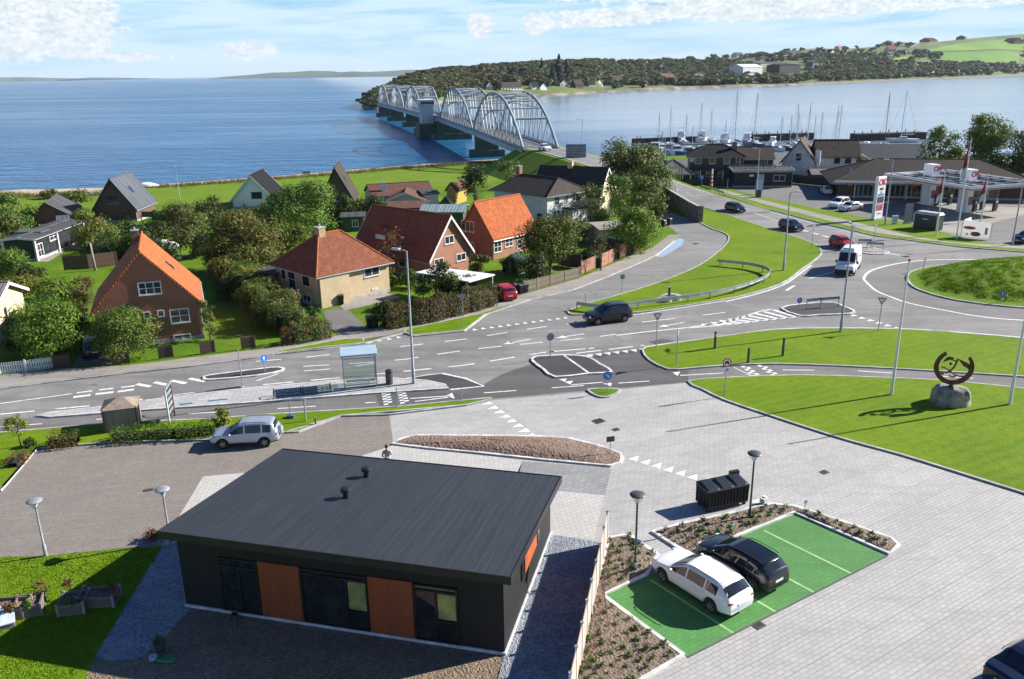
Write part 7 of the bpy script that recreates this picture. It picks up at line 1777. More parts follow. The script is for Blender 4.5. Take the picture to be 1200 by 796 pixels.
def limb_tree(rs,H,sp,tr,n=6,base=.28,m='bark',parent=None,multi=1):
 mb=MB();tips=[]
 for st in range(multi):
  lean=(rs.uniform(-.15,.15)*sp*(multi>1)*2,rs.uniform(-.15,.15)*sp*(multi>1)*2)
  top=np.array([lean[0]+rs.normal(0,.06)*sp,lean[1]+rs.normal(0,.06)*sp,H*.82])
  P=[np.array([0,0,-.15]),np.array([lean[0]*.2+rs.normal(0,.02)*H,rs.normal(0,.02)*H,H*base]),(top*.6+np.array([rs.normal(0,.03)*H,rs.normal(0,.03)*H,0])),top]
  mb.tube([tuple(p) for p in P],[tr*1.3,tr,tr*.55,tr*.15],7)
  for k in range(n):
   f=base+(.8-base)*(k+rs.uniform(0,.8))/n;seg=P[1]+(P[3]-P[1])*max(0,(f-base)/(.82-base))
   an=rs.uniform(0,6.283);ln=sp*rs.uniform(.55,.9)*(1.1-f*.6);e=seg+np.array([math.cos(an)*ln,math.sin(an)*ln,H*rs.uniform(.08,.22)])
   mid=(seg+e)/2+np.array([0,0,-.04*H]);mb.tube([tuple(seg),tuple(mid),tuple(e)],[tr*.3,tr*.18,tr*.04],5);tips.append(e)
   for _ in range(2):
    e2=mid+np.array([rs.normal(0,.3)*sp,rs.normal(0,.3)*sp,H*rs.uniform(.06,.16)]);mb.tube([tuple(mid),tuple(e2)],[tr*.13,tr*.03],4);tips.append(e2)
 return mb,tips
def tree(label,q,top_px,wpx,m='leaf_green',cat='tree',dens=None,leaf=None,base=.25,z=0.0,bark='bark',trunk_r=None,group=None,seed=None,low=.06,gaps=.0,blob=.52,nb=None,shape='round',name='tree',multi=1,depth=.9):
 """q ground pixel, top_px picture row of the top, wpx crown width in the picture: real sizes follow from the survey"""
 p=G(*q,z);H=max(.6,AT(q[0],top_px,p.y).z-z);f=(p-CAMPOS).dot(_F0);w=wpx*f/FPX/2*(1.14 if name=='bush' else 1.05)
 rs=np.random.default_rng(seed if seed is not None else int(q[0]*7+q[1]*13))
 t=thing(name,label,cat,p,0,group)
 leaf=leaf or max(.12,min(.5,f/FPX*2.5));
 mb,tips=limb_tree(rs,H,w,trunk_r or max(.04,.016*H),6,base,multi=multi);mb.build('trunk',MATS[bark],t,60)
 nb=nb or 16;blobs=[];z0=H*low
 for k in range(nb):
  u=rs.uniform(0,1)**.8;zc=z0+(H-z0)*(.12+.78*u)
  pr={'round':math.sqrt(max(.05,1-((u-.42)/.62)**2)),'cone':1.02-u*.95,'flat':.55+.6*u if u<.7 else .95,'col':.9}[shape]
  an=rs.uniform(0,6.283);rr=w*pr*rs.uniform(.2,.72);br=w*blob*rs.uniform(.65,1.15)*(.55+.45*pr)
  blobs.append(((rr*math.cos(an),rr*depth*math.sin(an),min(zc,H-br*.6)),(br,br,br*rs.uniform(.6,.85))))
 area=sum(r[0]*r[1]+r[0]*r[2]+r[1]*r[2] for _,r in blobs)
 dens=dens or min(4.2/leaf**2,19000/area)
 C,Nn=crown_pts(rs,blobs,dens*(1-gaps*.9),.38+gaps*.4)
 keep=C[:,2]>.05;cards('crown',C[keep],Nn[keep],leaf,MATS[m],t,rs)
 return t
def hedge(label,pts,w,h,m,z=.1,leaf=.13,cat='hedge',group=None,dens=190,wob=.12,name='hedge'):
 P=[Vector(g2(*p,z)) for p in pts];o0=Vector((*P[0],z));t=thing(name,label,cat,o0,0,group);rs=np.random.default_rng(int(pts[0][0]*3+pts[0][1]))
 C=[];Nn=[];core=MB();ribbon(core,[tuple(p-P[0]) for p in P],w*.5,0,z1=h*.6);core.build('stems',mat('hedge_core',(.03,.032,.014),.95,.3,3),t)
 for a,b in zip(P,P[1:]):
  d=b-a;L_=d.length;nn=np.array([-d.y,d.x])/L_;n=int(dens*L_*(w+2*h));u=rs.uniform(0,1,n);per=rs.uniform(0,w+2*h,n)
  hv=h*(1+wob*np.sin(u*L_*1.7+rs.uniform(0,6))+wob*.6*np.sin(u*L_*4.1));side=np.where(per<h,-w/2,np.where(per<h+w,per-h-w/2,w/2));zz=np.where(per<h,per/h*hv,np.where(per<h+w,hv,(per-h-w)/h*hv))
  side=side*(1+.15*np.sin(u*L_*2.3))+rs.normal(0,.06,n);base=np.array(a-P[0])+np.outer(u,np.array(d))
  C.append(np.column_stack([base[:,0]+nn[0]*side,base[:,1]+nn[1]*side,zz+rs.normal(0,.07,n)]));s_=np.where(per<h,-1,np.where(per<h+w,0,1));Nn.append(np.column_stack([nn[0]*s_,nn[1]*s_,(s_==0)*1.0+.3]))
 C=np.concatenate(C);Nn=np.concatenate(Nn);C[:,2]=np.maximum(C[:,2],.03);cards('foliage',C,Nn,leaf,MATS[m],t,rs);return t
T=tree
# around the houses
T('small rowan tree with thin pale trunk behind the steep orange roof',(112,317),244,52,'leaf_autumn',bark='bark_pale',gaps=.45,low=.42,base=.45)
T('bushy olive tree behind the steep orange roof gable',(212,300),236,62,'leaf_olive',gaps=.2,multi=2)
T('dark shrubby tree beside the pale car shape in the back garden',(196,312),282,40,'leaf_dark')
T('olive garden tree in front of the white A-frame',(252,275),228,44,'leaf_olive',gaps=.3)
T('large round tree turning rust brown left of the yellow brick bungalow',(288,317),248,96,'leaf_autumn',multi=3,nb=24,gaps=.15)
T('olive green tree behind the big rust brown tree',(318,272),238,52,'leaf_olive')
T('wide dense green tree hiding the foot of the brown A-frame',(362,276),214,92,'leaf_green',nb=26,multi=2)
T('slimmer green tree at the left flank of the wide dense tree',(330,262),222,36,'leaf_olive')
T('dark green conical conifer behind the yellow brick bungalow roof',(407,262),226,34,'leaf_dark',shape='cone')
T('dark bush with red berries behind the bungalow chimney',(440,262),228,40,'leaf_dark')
T('yellow-green bush at the top of the long garden hedge',(262,336),303,44,'leaf_yellow',name='bush',cat='bush',low=.0)
T('bright yellowish bush in the middle of the long garden hedge',(290,345),312,48,'leaf_yellow',name='bush',cat='bush',low=.0)
T('grey-green bush lower down the long garden hedge',(312,358),326,46,'leaf_olive',name='bush',cat='bush',low=.0)
T('grey-brown bush at the lower end of the garden hedge',(330,374),340,46,'leaf_hedge',name='bush',cat='bush',low=.0)
T('slim dark conifer in front of the yellow brick bungalow',(350,371),344,13,'leaf_green',name='conifer',shape='cone',low=.0,nb=14)
T('dark clipped bush below the bungalow window',(369,378),357,22,'leaf_dark',name='bush',cat='bush',low=.0)
T('low green shrub next to the slim dark conifer',(340,366),350,18,'leaf_bright',name='bush',cat='bush',low=.0)
T('broad leaved round tree in front of the brown brick gable',(147,421),361,78,'leaf_green',low=.05,nb=22,multi=3)
T('evergreen climbing shrub at the right corner of the brown brick house',(247,399),349,22,'leaf_olive',name='shrub',cat='shrub',shape='col',low=.0)
T('large yellow-green bush mass by the cream house',(60,418),352,80,'leaf_bright',name='bush',cat='bush',low=.0,nb=28,multi=3)
T('dark green bush between the cream house and the bright bush',(24,414),362,44,'leaf_dark',name='bush',cat='bush',low=.0)
T('purple-brown shrub left of the steep orange roof house',(100,372),336,34,'leaf_hedge',name='bush',cat='bush',low=.0)
T('fresh green shrub in the back garden of the cream house',(68,352),326,60,'leaf_bright',name='bush',cat='bush',low=.0)
T('yellow flowered shrub patch in the garden left of the steep orange roof',(24,346),324,56,'leaf_yellow',name='bush',cat='bush',low=.0)
T('small dark bush on the lawn before the black summer house',(34,328),310,30,'leaf_dark',name='bush',cat='bush',low=.0)
T('tall hedge bush at the frame edge behind the black summer house',(8,290),246,50,'leaf_olive',name='bush',cat='bush',low=.0)
T('bush between the frame edge and the dark felt roof',(30,272),238,40,'leaf_green',name='bush',cat='bush',low=.0)
T('low bush on the shore meadow at the frame edge',(12,246),226,26,'leaf_olive',name='bush',cat='bush',low=.0)
T('wind-bent scrub by the beach pool',(86,237),224,40,'leaf_olive',name='bush',cat='bush',low=.0)
T('pale reed clump on the shore bank left of the beach pool',(60,233),221,20,'leaf_yellow',name='bush',cat='bush',low=.0)
T('green bush beside the brick A-frame wall',(90,268),246,30,'leaf_green',name='bush',cat='bush',low=.0)
T('dark garden bush below the brick A-frame',(150,280),258,44,'leaf_dark',name='bush',cat='bush',low=.0)
T('dark garden bush under the green balcony',(185,276),258,40,'leaf_dark',name='bush',cat='bush',low=.0)
T('bare reddish tree in front of the dark red tile roof',(460,330),264,40,'leaf_rust',gaps=.6,low=.25,multi=2)
T('green shrub at the foot of the bare reddish tree',(456,334),312,32,'leaf_green',name='bush',cat='bush',low=.0)
T('big dark rounded bush before the white carport roof',(524,356),305,44,'leaf_dark',name='bush',cat='bush',low=.0,nb=20)
T('grey-green bush left of the white carport roof',(497,358),318,34,'leaf_olive',name='bush',cat='bush',low=.0)
T('purple-green bush right of the carport front',(548,352),322,34,'leaf_hedge',name='bush',cat='bush',low=.0)
T('loose bush between the two brick gables',(562,322),297,28,'leaf_autumn',name='bush',cat='bush',low=.0)
T('dark round laurel bush right of the greenhouse',(630,332),296,44,'leaf_dark',name='bush',cat='bush',low=.0,nb=20)
T('spreading olive tree right of the sunlit orange roof',(645,322),251,74,'leaf_green',low=.3,nb=22,multi=3,gaps=.15)
T('tall dark tree on the meadow behind the sunlit orange roof',(557,240),190,44,'leaf_dark',multi=2,gaps=.1)
T('smaller olive tree on the meadow near the embankment',(596,222),184,30,'leaf_olive',gaps=.3)
T('bright green bush beside the parking end of the cul-de-sac',(741,298),240,60,'leaf_bright',low=.03,nb=24,multi=3)
T('bare little fruit tree behind the reddish fence panels',(704,318),274,28,'leaf_hedge',gaps=.93,low=.4,multi=2)
T('bare shrub between the reddish fence panels',(722,306),284,16,'leaf_hedge',gaps=.9,low=.3,multi=2)
T('grey-brown shrub beside the bins at the retaining wall',(770,262),238,36,'leaf_hedge',low=.0,gaps=.3)
T('large olive tree with yellow top above the ramp',(738,222),161,74,'leaf_olive',nb=22,multi=2,z=1.0)
T('tall tree with fresh green side near the ramp',(722,232),174,58,'leaf_olive',multi=2)
T('broad wind-shaped tree above the retaining wall',(765,236),192,66,'leaf_olive',nb=22,multi=3)
T('brown-green tree beside the cream gable',(724,256),198,40,'leaf_olive',multi=2)
T('bare shrub in front of the mossy dark roof',(692,262),212,40,'leaf_olive',gaps=.65,low=.2,multi=2)
T('dark scrub on the seaward slope of the ramp',(628,196),178,26,'leaf_dark',name='bush',cat='bush',low=.0,z=1)
T('second dark scrub higher on the seaward ramp slope',(648,198),181,28,'leaf_dark',name='bush',cat='bush',low=.0,z=1)
T('third dark scrub near the houses on the ramp slope',(668,203),186,26,'leaf_green',name='bush',cat='bush',low=.0,z=1)
# behind the fuel station
T('grey-green willow left of the tall trees behind the shop',(1098,208),146,58,'leaf_olive',gaps=.2,multi=3)
T('tallest bright green tree behind the station canopy',(1145,214),133,66,'leaf_green',nb=24,multi=2,low=.2)
T('green tree at the frame edge behind the canopy',(1190,214),149,56,'leaf_green',nb=22,multi=2,low=.15)
T('olive tree half out of frame behind the lorry',(1222,214),168,46,'leaf_olive',multi=2)
T('low green tree between the shop roof and the tall trees',(1120,208),172,50,'leaf_olive',low=.05)
T('dense low bushy tree under the tall trees by the canopy',(1168,216),180,56,'leaf_dark',low=.05)
T('bare brown bush in front of the dark boat hall',(1008,212),179,26,'leaf_hedge',gaps=.6,multi=2)
T('low brown bush beside the mossy outbuilding',(1022,214),190,24,'leaf_olive',name='bush',cat='bush',low=.0)
T('low bush on the harbour bank left of the pavilion',(768,196),178,26,'leaf_olive',name='bush',cat='bush',low=.0,z=1)
for q_,tp_,w_,m_,lb_ in [((210,262),240,40,'leaf_dark','dark evergreen bush right of the brick A-frame balcony'),((228,282),250,46,'leaf_olive','olive bush between the two big garden trees'),((172,296),268,40,'leaf_dark','dark bush behind the ridge of the steep orange roof'),((128,288),262,44,'leaf_olive','olive bush beside the rowan tree below the brick A-frame'),((150,300),274,36,'leaf_green','green bush by the chimney of the steep orange roof'),((258,318),286,44,'leaf_green','green bush where the long garden hedge meets the back lawn'),((276,352),318,44,'leaf_dark','dark bush on the shady side of the long garden hedge'),((300,366),334,44,'leaf_olive','olive bush on the shady side low in the long garden hedge'),((316,384),350,44,'leaf_dark','dark bush near the lower corner of the long garden hedge'),((352,390),360,36,'leaf_olive','grey-green bush above the brown hedge corner'),((240,300),274,40,'leaf_dark','dark bush in the middle of the back gardens'),((345,296),262,50,'leaf_green','green bush against the far side of the bungalow roof'),((395,262),236,46,'leaf_dark','dark thicket at the foot of the brown A-frame slope'),((420,252),232,36,'leaf_olive','olive bush left of the low bungalow'),((300,262),244,36,'leaf_olive','olive bush in front of the white A-frame wall'),((470,268),250,30,'leaf_dark','dark bush between garage roofs behind the red house'),((480,338),316,30,'leaf_green','green bush beside the salmon brick wall'),((600,318),302,30,'leaf_autumn','colourful shrub by the greenhouse'),((660,300),282,34,'leaf_green','green bush below the white two-storey house'),((676,284),258,36,'leaf_olive','olive bush at the porch of the white two-storey house'),((612,272),254,30,'leaf_dark','dark bush behind the sunlit orange roof'),((708,268),244,34,'leaf_olive','olive bush at the cream gable foot'),((690,308),290,28,'leaf_dark','dark bush behind the first reddish fence panel'),((44,392),362,50,'leaf_yellow','yellow-green bush at the cream house wall'),((84,400),366,44,'leaf_green','green bush between driveway and cream house'),((50,372),346,50,'leaf_dark','dark shrub behind the bright bush mass'),((12,318),292,50,'leaf_green','green bush in front of the black summer house at the frame edge'),((96,345),326,34,'leaf_hedge','brown shrub at the old board fence'),((748,262),226,44,'leaf_olive','olive bush on the slope left of the retaining wall'),((754,246),206,50,'leaf_green','green bush at the upper end of the retaining wall'),((700,236),204,40,'leaf_olive','olive bush behind the mossy dark roof')]:
 T(lb_,q_,tp_,w_,m_,name='bush',cat='bush',low=.0,nb=18)
hedge('dark garden hedge running back from the brown hedge corner',[(262,318),(286,342),(312,366),(338,388)],2.4,2.2,'leaf_olive',leaf=.2,dens=90,wob=.2)
hedge('dark boundary hedge behind the brick A-frame garden',[(96,262),(110,285),(128,306)],1.8,1.8,'leaf_dark',leaf=.22,dens=70,wob=.25)
hedge('dark hedge along the lane behind the white A-frame',[(180,262),(250,258),(330,252)],1.6,1.5,'leaf_dark',leaf=.24,dens=60,wob=.3)
# hedges and small shrubs in the verge
hedge('long brown beech hedge along the pavement by the salmon brick house',[(451,385),(500,377),(548,365),(577,357)],1.3,2.0,'leaf_hedge',leaf=.15)
T('dark green bush at the left end of the long beech hedge',(446,383),351,30,'leaf_dark',name='bush',cat='bush',low=.0)
hedge('brown hedge corner beside the lawn with the fence panels',[(343,402),(368,398),(386,394)],1.2,1.6,'leaf_hedge',leaf=.14)
hedge('brick-red box hedge stub at the corner of the lawn',[(330,404),(342,402.5)],.9,1.2,'leaf_rust',leaf=.12)
hedge('long low verge hedge with red tips behind the silver off-roader',[(132,517),(165,514),(205,511.5)],1.0,.75,'leaf_green',leaf=.11)
hedge('low verge hedge right of the advertising board',[(209,512),(235,510.5),(255,508)],1.0,.8,'leaf_green',leaf=.11)
hedge('short isolated reddish hedge left of the bin shed',[(58,523),(93,519.5)],1.0,.8,'leaf_autumn',leaf=.11)
T('small tree with round yellowish crown at the left verge',(25,525),487,30,'leaf_yellow',low=.42,base=.4,nb=12)
T('small olive shrub at the corner kerb of the brick paving',(36,525),513,14,'leaf_dark',name='bush',cat='bush',low=.0)
T('round yellow-green shrub behind the silver off-roader',(262,506),478,28,'leaf_yellow',name='bush',cat='bush',low=.0)
hedge('low red-tipped shrub strip along the white kerb',[(16,548),(28,535)],.8,.45,'leaf_rust',leaf=.11)
T('dry brown grass tuft at the corner of the lawn and brick paving',(176,634),622,26,'leaf_rust',name='tuft',cat='grass tuft',low=.0,gaps=.5)
T('bare sapling on the shaded left lawn',(83,702),676,14,'leaf_rust',name='sapling',cat='sapling',gaps=.93,low=.4)
T('rusty sapling behind the sunlit raised bed',(50,705),682,24,'leaf_rust',name='sapling',cat='sapling',gaps=.9,low=.4)
T('bare shrub at the corner of the empty raised bed',(133,712),684,20,'leaf_rust',name='sapling',cat='sapling',gaps=.8,low=.2)
T('straggly plants growing in the sunlit raised bed',(33,717),703,14,'leaf_small',name='garden_plant',cat='plant',low=.3,z=.3)
T('green leafy plants in the shaded raised bed',(84,714),704,14,'leaf_small',name='garden_plant',cat='plant',low=.3,z=.3)
T('reddish twigs growing in the cut-off raised bed',(14,721),707,20,'leaf_rust',name='garden_plant',cat='plant',low=.3,gaps=.6,z=.3)
# young perennials in the beds
def plant_proto(seed,m):
 rs=np.random.default_rng(seed);n=46;d=rs.normal(0,1,(n,3));d[:,2]=np.abs(d[:,2]);d/=np.linalg.norm(d,axis=1)[:,None];C=d*rs.uniform(.05,.22,n)[:,None]*np.array([1,1,1.1])+[0,0,.03]
 return cards('garden_plant',C,d,.12,MATS[m],None,rs)
leaf_mat('leaf_bed',(0.05,0.10,0.02),(0.13,0.19,0.04),(0.09,0.08,0.03))
protos=[plant_proto(i,'leaf_bed') for i in range(3)]
def inside(p,poly):
 c=False
 for i in range(len(poly)):
  a,b=poly[i-1],poly[i]
  if (a[1]>p[1])!=(b[1]>p[1]) and p[0]<(b[0]-a[0])*(p[1]-a[1])/(b[1]-a[1])+a[0]:c= not c
 return c
cnt=0
for poly,lb,n in ((px([(715,636),(737,631),(766,652),(756,670),(706,694)]),'young green plant in the small bed around the dark park lamp',26),(px([(705,704),(792,769),(752,792),(700,845),(675,822),(690,722)]),'young green plant in the bed between the pink fence and the green bays',62),(px([(772,626),(850,608),(903,595),(928,599),(812,645),(799,641)]),'young green plant in the long bed beside the waste container',48),(px([(935,600),(967,609),(1040,636),(1046,641),(1040,645)]),'young green plant in the narrow bed right of the green bays',16)):
 xs=[p[0] for p in poly];ys=[p[1] for p in poly];k=0;pts_=[]
 while k<n:
  p=(R.uniform(min(xs),max(xs)),R.uniform(min(ys),max(ys)))
  if not inside(p,poly) or any((p[0]-a)**2+(p[1]-b)**2<.16 for a,b in pts_):
   if R.random()<.002:k+=1
   continue
  k+=1;pts_.append(p)
  src=protos[cnt%3];o=src if cnt<3 else src.copy()
  if cnt>=3:COL.objects.link(o)
  o.location=(p[0],p[1],.18);o.rotation_euler=(0,0,R.uniform(0,6.28));s_=R.uniform(.4,1.05);o.scale=(s_,s_,s_*R.uniform(.8,1.2));tag(o,lb,'plant','young plants in the planting beds');cnt+=1
  # rough grass on the mound and along lawn edges (uncountable)
def grass_tufts(name,pts,zs,h,m,n_bl=5):
 rs=np.random.default_rng(3);n=len(pts);P=np.repeat(np.column_stack([np.array(pts),np.array(zs)]),n_bl,0);k=len(P)
 P[:,:2]+=rs.normal(0,.10,(k,2));hh=h*rs.uniform(.5,1.3,k);an=rs.uniform(0,6.283,k);w_=.05
 t=np.column_stack([np.cos(an)*w_,np.sin(an)*w_,np.zeros(k)]);tip=P+np.column_stack([rs.normal(0,.45,k)*hh,rs.normal(0,.45,k)*hh,hh])
 V=np.stack([P-t,P+t,tip],1).reshape(-1,3);me=bpy.data.meshes.new(name);me.vertices.add(3*k);me.vertices.foreach_set('co',V.astype(np.float32).ravel());me.loops.add(3*k);me.loops.foreach_set('vertex_index',np.arange(3*k,dtype=np.int32));me.polygons.add(k);me.polygons.foreach_set('loop_start',np.arange(0,3*k,3,dtype=np.int32));me.polygons.foreach_set('loop_total',np.full(k,3,np.int32));me.materials.append(m);me.update(calc_edges=True)
 o=bpy.data.objects.new(name,me);COL.objects.link(o);o['kind']='stuff';return o
mnd,mcx,mcy=MOUND;pts_=[];zs_=[]
for _ in range(6500):
 i=R.randrange(len(mnd));a,b=mnd[i],mnd[(i+1)%len(mnd)];f=R.random();s_=1-math.sqrt(R.random());s_=.12+.88*s_
 x=a[0]+(b[0]-a[0])*f;y=a[1]+(b[1]-a[1])*f;x+=(mcx-x)*s_;y+=(mcy-y)*s_
 pts_.append((x,y));zs_.append(1.9*(1-(1-min(1,max(0,(s_-.10)/.8)))**1.7)+.06)
leaf_mat('grass_blade',(0.11,0.20,0.006),(0.20,0.30,0.010),(0.15,0.25,0.008));grass_tufts('rough_grass',pts_,zs_,.17,MATS['grass_blade'])
pts_=[];poly=px([(-160,668),(0,654.5),(53,653.5),(154,644.5),(188,642.5),(166,678),(110,770),(97,799),(60,895),(-260,950)])
while len(pts_)<9000:
 p=(R.uniform(-31,-17),R.uniform(20,37))
 if inside(p,poly):pts_.append(p)
grass_tufts('lawn_grass',pts_,[.035]*len(pts_),.035,MATS['grass_blade'],6)
pts_=[];zs_=[]
for a,b in zip(edge[1:],edge[2:]):
 L_=math.hypot(b[0]-a[0],b[1]-a[1])
 for _ in range(int(L_*22)):f=R.random();pts_.append((a[0]+(b[0]-a[0])*f+R.gauss(0,1.2),a[1]+(b[1]-a[1])*f-abs(R.gauss(0,2.0))));zs_.append(-.02)
leaf_mat('marram',(0.16,0.15,0.04),(0.26,0.23,0.08),(0.14,0.18,0.04));grass_tufts('dune_grass',pts_,zs_,.7,MATS['marram'],4)
# ---------------------------------------------------------------- harbour: jetties and boats
mat('boat_white',(.72,.73,.74),.3,.06);mat('boat_blue',(.03,.07,.2),.35,.1);mat('mast',(.62,.64,.66),.35,.08,metal=.3);mat('mast_dark',(.10,.10,.11),.5,.1);mat('sail_cover',(.04,.09,.28),.8,.15);mat('boat_teak',(.30,.2,.11),.7,.2);mat('jetty_wood',(.11,.095,.08),.85,.3,1.0);mat('jetty_dark',(.045,.042,.038),.9,.3,1.0)
def jetty(lb,a,b,w,h=1.3,m='jetty_wood',piles=6):
 A,B=G(*a,SEA),G(*b,SEA);d=B-A;t=thing('jetty',lb,'jetty',(A.x,A.y,SEA),math.atan2(d.y,d.x),'jetties in the harbour');Ln=d.length
 dk=m=='jetty_dark';q=MB();q.box((Ln/2,0,(h-1.2)/2 if dk else h-.15),(Ln,w,h+1.2 if dk else .3));q.build('deck',MATS[m],t)
 for i in range(piles):
  for s_ in (-1,1):q=MB();q.lathe([(.001,-1.5),(.18,-1.5),(.16,h+.9 if i%2==0 else h),(.001,h+.95 if i%2==0 else h)],(Ln*(i+.5)/piles,s_*w/2,0),8);q.build('pile',MATS['jetty_dark'],t,40)
jetty('dark breakwater jetty left of the marina behind the trees',(742,168),(815,165),2.6,1.6,'jetty_dark');jetty('long dark breakwater behind the sailing boats',(880,165.5),(952,163.5),3.2,2.4,'jetty_dark',10);jetty('dark outer pier with a sailing boat alongside',(1000,165),(1080,162.5),5.0,2.4,'jetty_dark',8);jetty('wooden jetty in the middle of the marina',(752,175),(860,172),1.8);jetty('wooden jetty nearest the restaurant',(758,184),(800,181),1.8);jetty('wooden jetty behind the white harbour house',(900,177),(1010,173),1.8)
def hull_mesh(Ln,B,Fb,m,par,stern=.7):
 q=MB();n=12;k=7
 for i in range(n+1):
  u=i/n;w=B/2*(1-max(0,(u-.35)/.65)**2.2)*(stern+(1-stern)*min(1,u/.35));w=max(w,.03);sh=Fb*(.92+.3*u**2);dr=-.5*(1-u**3)
  for j in range(k):a=(j/(k-1)*2-1);q.v.append((-Ln/2+Ln*u+(.06*Ln*u**4*abs(a)),w*math.copysign(abs(a)**.6,a),dr+(sh-dr)*abs(a)**2.2))
 for i in range(n):
  for j in range(k-1):q.f.append((i*k+j,i*k+j+1,(i+1)*k+j+1,(i+1)*k+j));q.m.append(0)
 q.f.append(tuple(j for j in range(k))[::-1]);q.m.append(0)
 o=q.build('hull',m,par,50)
 d=MB();top=[q.v[i*k] for i in range(n+1)]+[q.v[i*k+k-1] for i in range(n,-1,-1)];d.add([(x,y*.97,z-.06) for x,y,z in top],[tuple(range(len(top)))]);d.build('deck',MATS['boat_white'],par);return o
def sailboat(lb,Ln,hullm,mast_h,mastm='mast',cover=True,grp='sailing boats in the marina'):
 t=thing('sailing_boat',lb,'sailing boat',(0,0,0),0,grp);hull_mesh(Ln,Ln*.3,1.0,MATS[hullm],t)
 q=MB();q.hull8([(-Ln*.12,-Ln*.09,.95),(Ln*.2,-Ln*.06,1.0),(Ln*.2,Ln*.06,1.0),(-Ln*.12,Ln*.09,.95)],[(-Ln*.1,-Ln*.08,1.5),(Ln*.12,-Ln*.05,1.4),(Ln*.12,Ln*.05,1.4),(-Ln*.1,Ln*.08,1.5)]);c=q.build('cabin',MATS['boat_white'],t);q=MB();q.hull8([(-Ln*.09,-Ln*.091,1.15),(Ln*.1,-Ln*.074,1.15),(Ln*.1,Ln*.074,1.15),(-Ln*.09,Ln*.091,1.15)],[(-Ln*.08,-Ln*.088,1.35),(Ln*.08,-Ln*.069,1.32),(Ln*.08,Ln*.069,1.32),(-Ln*.08,Ln*.088,1.35)]);q.build('window',MATS['car_glass'],c)
 q=MB();q.tube([(Ln*.08,0,.9),(Ln*.08,0,mast_h)],[.13,.09],6);q.build('mast',MATS[mastm],t)
 q=MB();q.tube([(Ln*.07,0,2.0),(-Ln*.33,0,2.05)],.08,6);bo=q.build('boom',MATS[mastm],t)
 if cover:q=MB();q.tube([(Ln*.05,0,2.3),(-Ln*.1,0,2.25),(-Ln*.32,0,2.15)],[.26,.2,.1],7);q.build('sail_cover',MATS['sail_cover'],bo)
 q=MB();[q.tube([(Ln*.08,0,mast_h),e],.025,3) for e in ((Ln*.52,0,1.25),(-Ln*.48,0,1.0))];[q.tube([(Ln*.08,0,mast_h*.95),(Ln*.06,s_*Ln*.14,1.0)],.02,3) for s_ in (-1,1)];[q.tube([(Ln*.08,-Ln*.09,z_),(Ln*.08,Ln*.09,z_)],.03,3) for z_ in (mast_h*.45,)];q.build('rigging',MATS['mast_dark'],t);return t
sb=[sailboat('white sailing boat',9,'boat_white',13),sailboat('blue sailing boat',8,'boat_blue',11.5),sailboat('white sailing boat',7.5,'boat_white',10,cover=False)]
specs=[(773,171,132,0,'pale sailing boat with the shortest mast at the left of the marina'),(786,172,124,0,'sailing boat with tall mast and slanting forestay left of the motor yachts'),(802,169,134,2,'sailing boat in front of the leftmost motor yacht'),(821,167,121,0,'sailing boat with the tall mast between two motor yachts'),(834,166,129,2,'slim sailing boat right of the tall mast between yachts'),(850,171,140,1,'blue sailing boat with low mast before the flybridge yacht'),(862,177,106,0,'sailing boat with the tallest mast right behind the restaurant'),(884,172,107,1,'blue sailing boat with very tall mast beside the dark motor boat'),(912,177,136,2,'sailing boat behind the gable end of the white harbour house'),(924,176,135,1,'blue sailing boat second behind the white harbour house'),(931,172,122,0,'sailing boat with leaning mast above the white gable'),(935,168,133,2,'thin-masted sailing boat at the long dark breakwater'),(945,178,120,0,'sailing boat with raised boom behind the brown harbour roof'),(953,174,134,1,'blue sailing boat left of the two tall masts'),(962,173,131,2,'white sailing boat behind the dormer windows'),(977,177,124,1,'blue sailing boat of the twin tall masts'),(983,175,123,0,'white sailing boat of the twin tall masts'),(1058,167,106,0,'lone sailing boat moored along the dark outer pier'),(776,179,163,2,'small sailing boat close to the pavilion roof'),(812,177,158,1,'blue sailing boat close behind the pavilion')]
used=set()
for i,(x,y,ty,k,lb) in enumerate(specs):
 p=G(x,y,SEA);H=AT(x,ty,p.y).z-SEA;src=sb[k];base_h=(13,11.5,10)[k]
 if k not in used:o=src;used.add(k)
 else:o=dup(src,p)
 s_=H/base_h;s_=max(.7,min(1.5,s_));o.location=(p.x,p.y,SEA);o.rotation_euler=(rad(R.uniform(-1.5,1.5)),0,rad(R.choice((75,105,90,-80,100)) if i!=17 else 175));o.scale=(s_**.5,s_**.5,s_);o['label']=lb
p=G(1037,172,SEA);t=sailboat('old wooden boat with thick brown mast behind the boat hall',10,'boat_blue',AT(1040,108,p.y).z-SEA,'mast_dark',grp='sailing boats in the marina');t.location=(p.x,p.y,SEA);t.rotation_euler=(0,rad(3),rad(80))
for o in t.children:
 if o.name.startswith('mast'):o.data.materials[0]=mat('mast_brown',(.17,.07,.045),.7,.2)
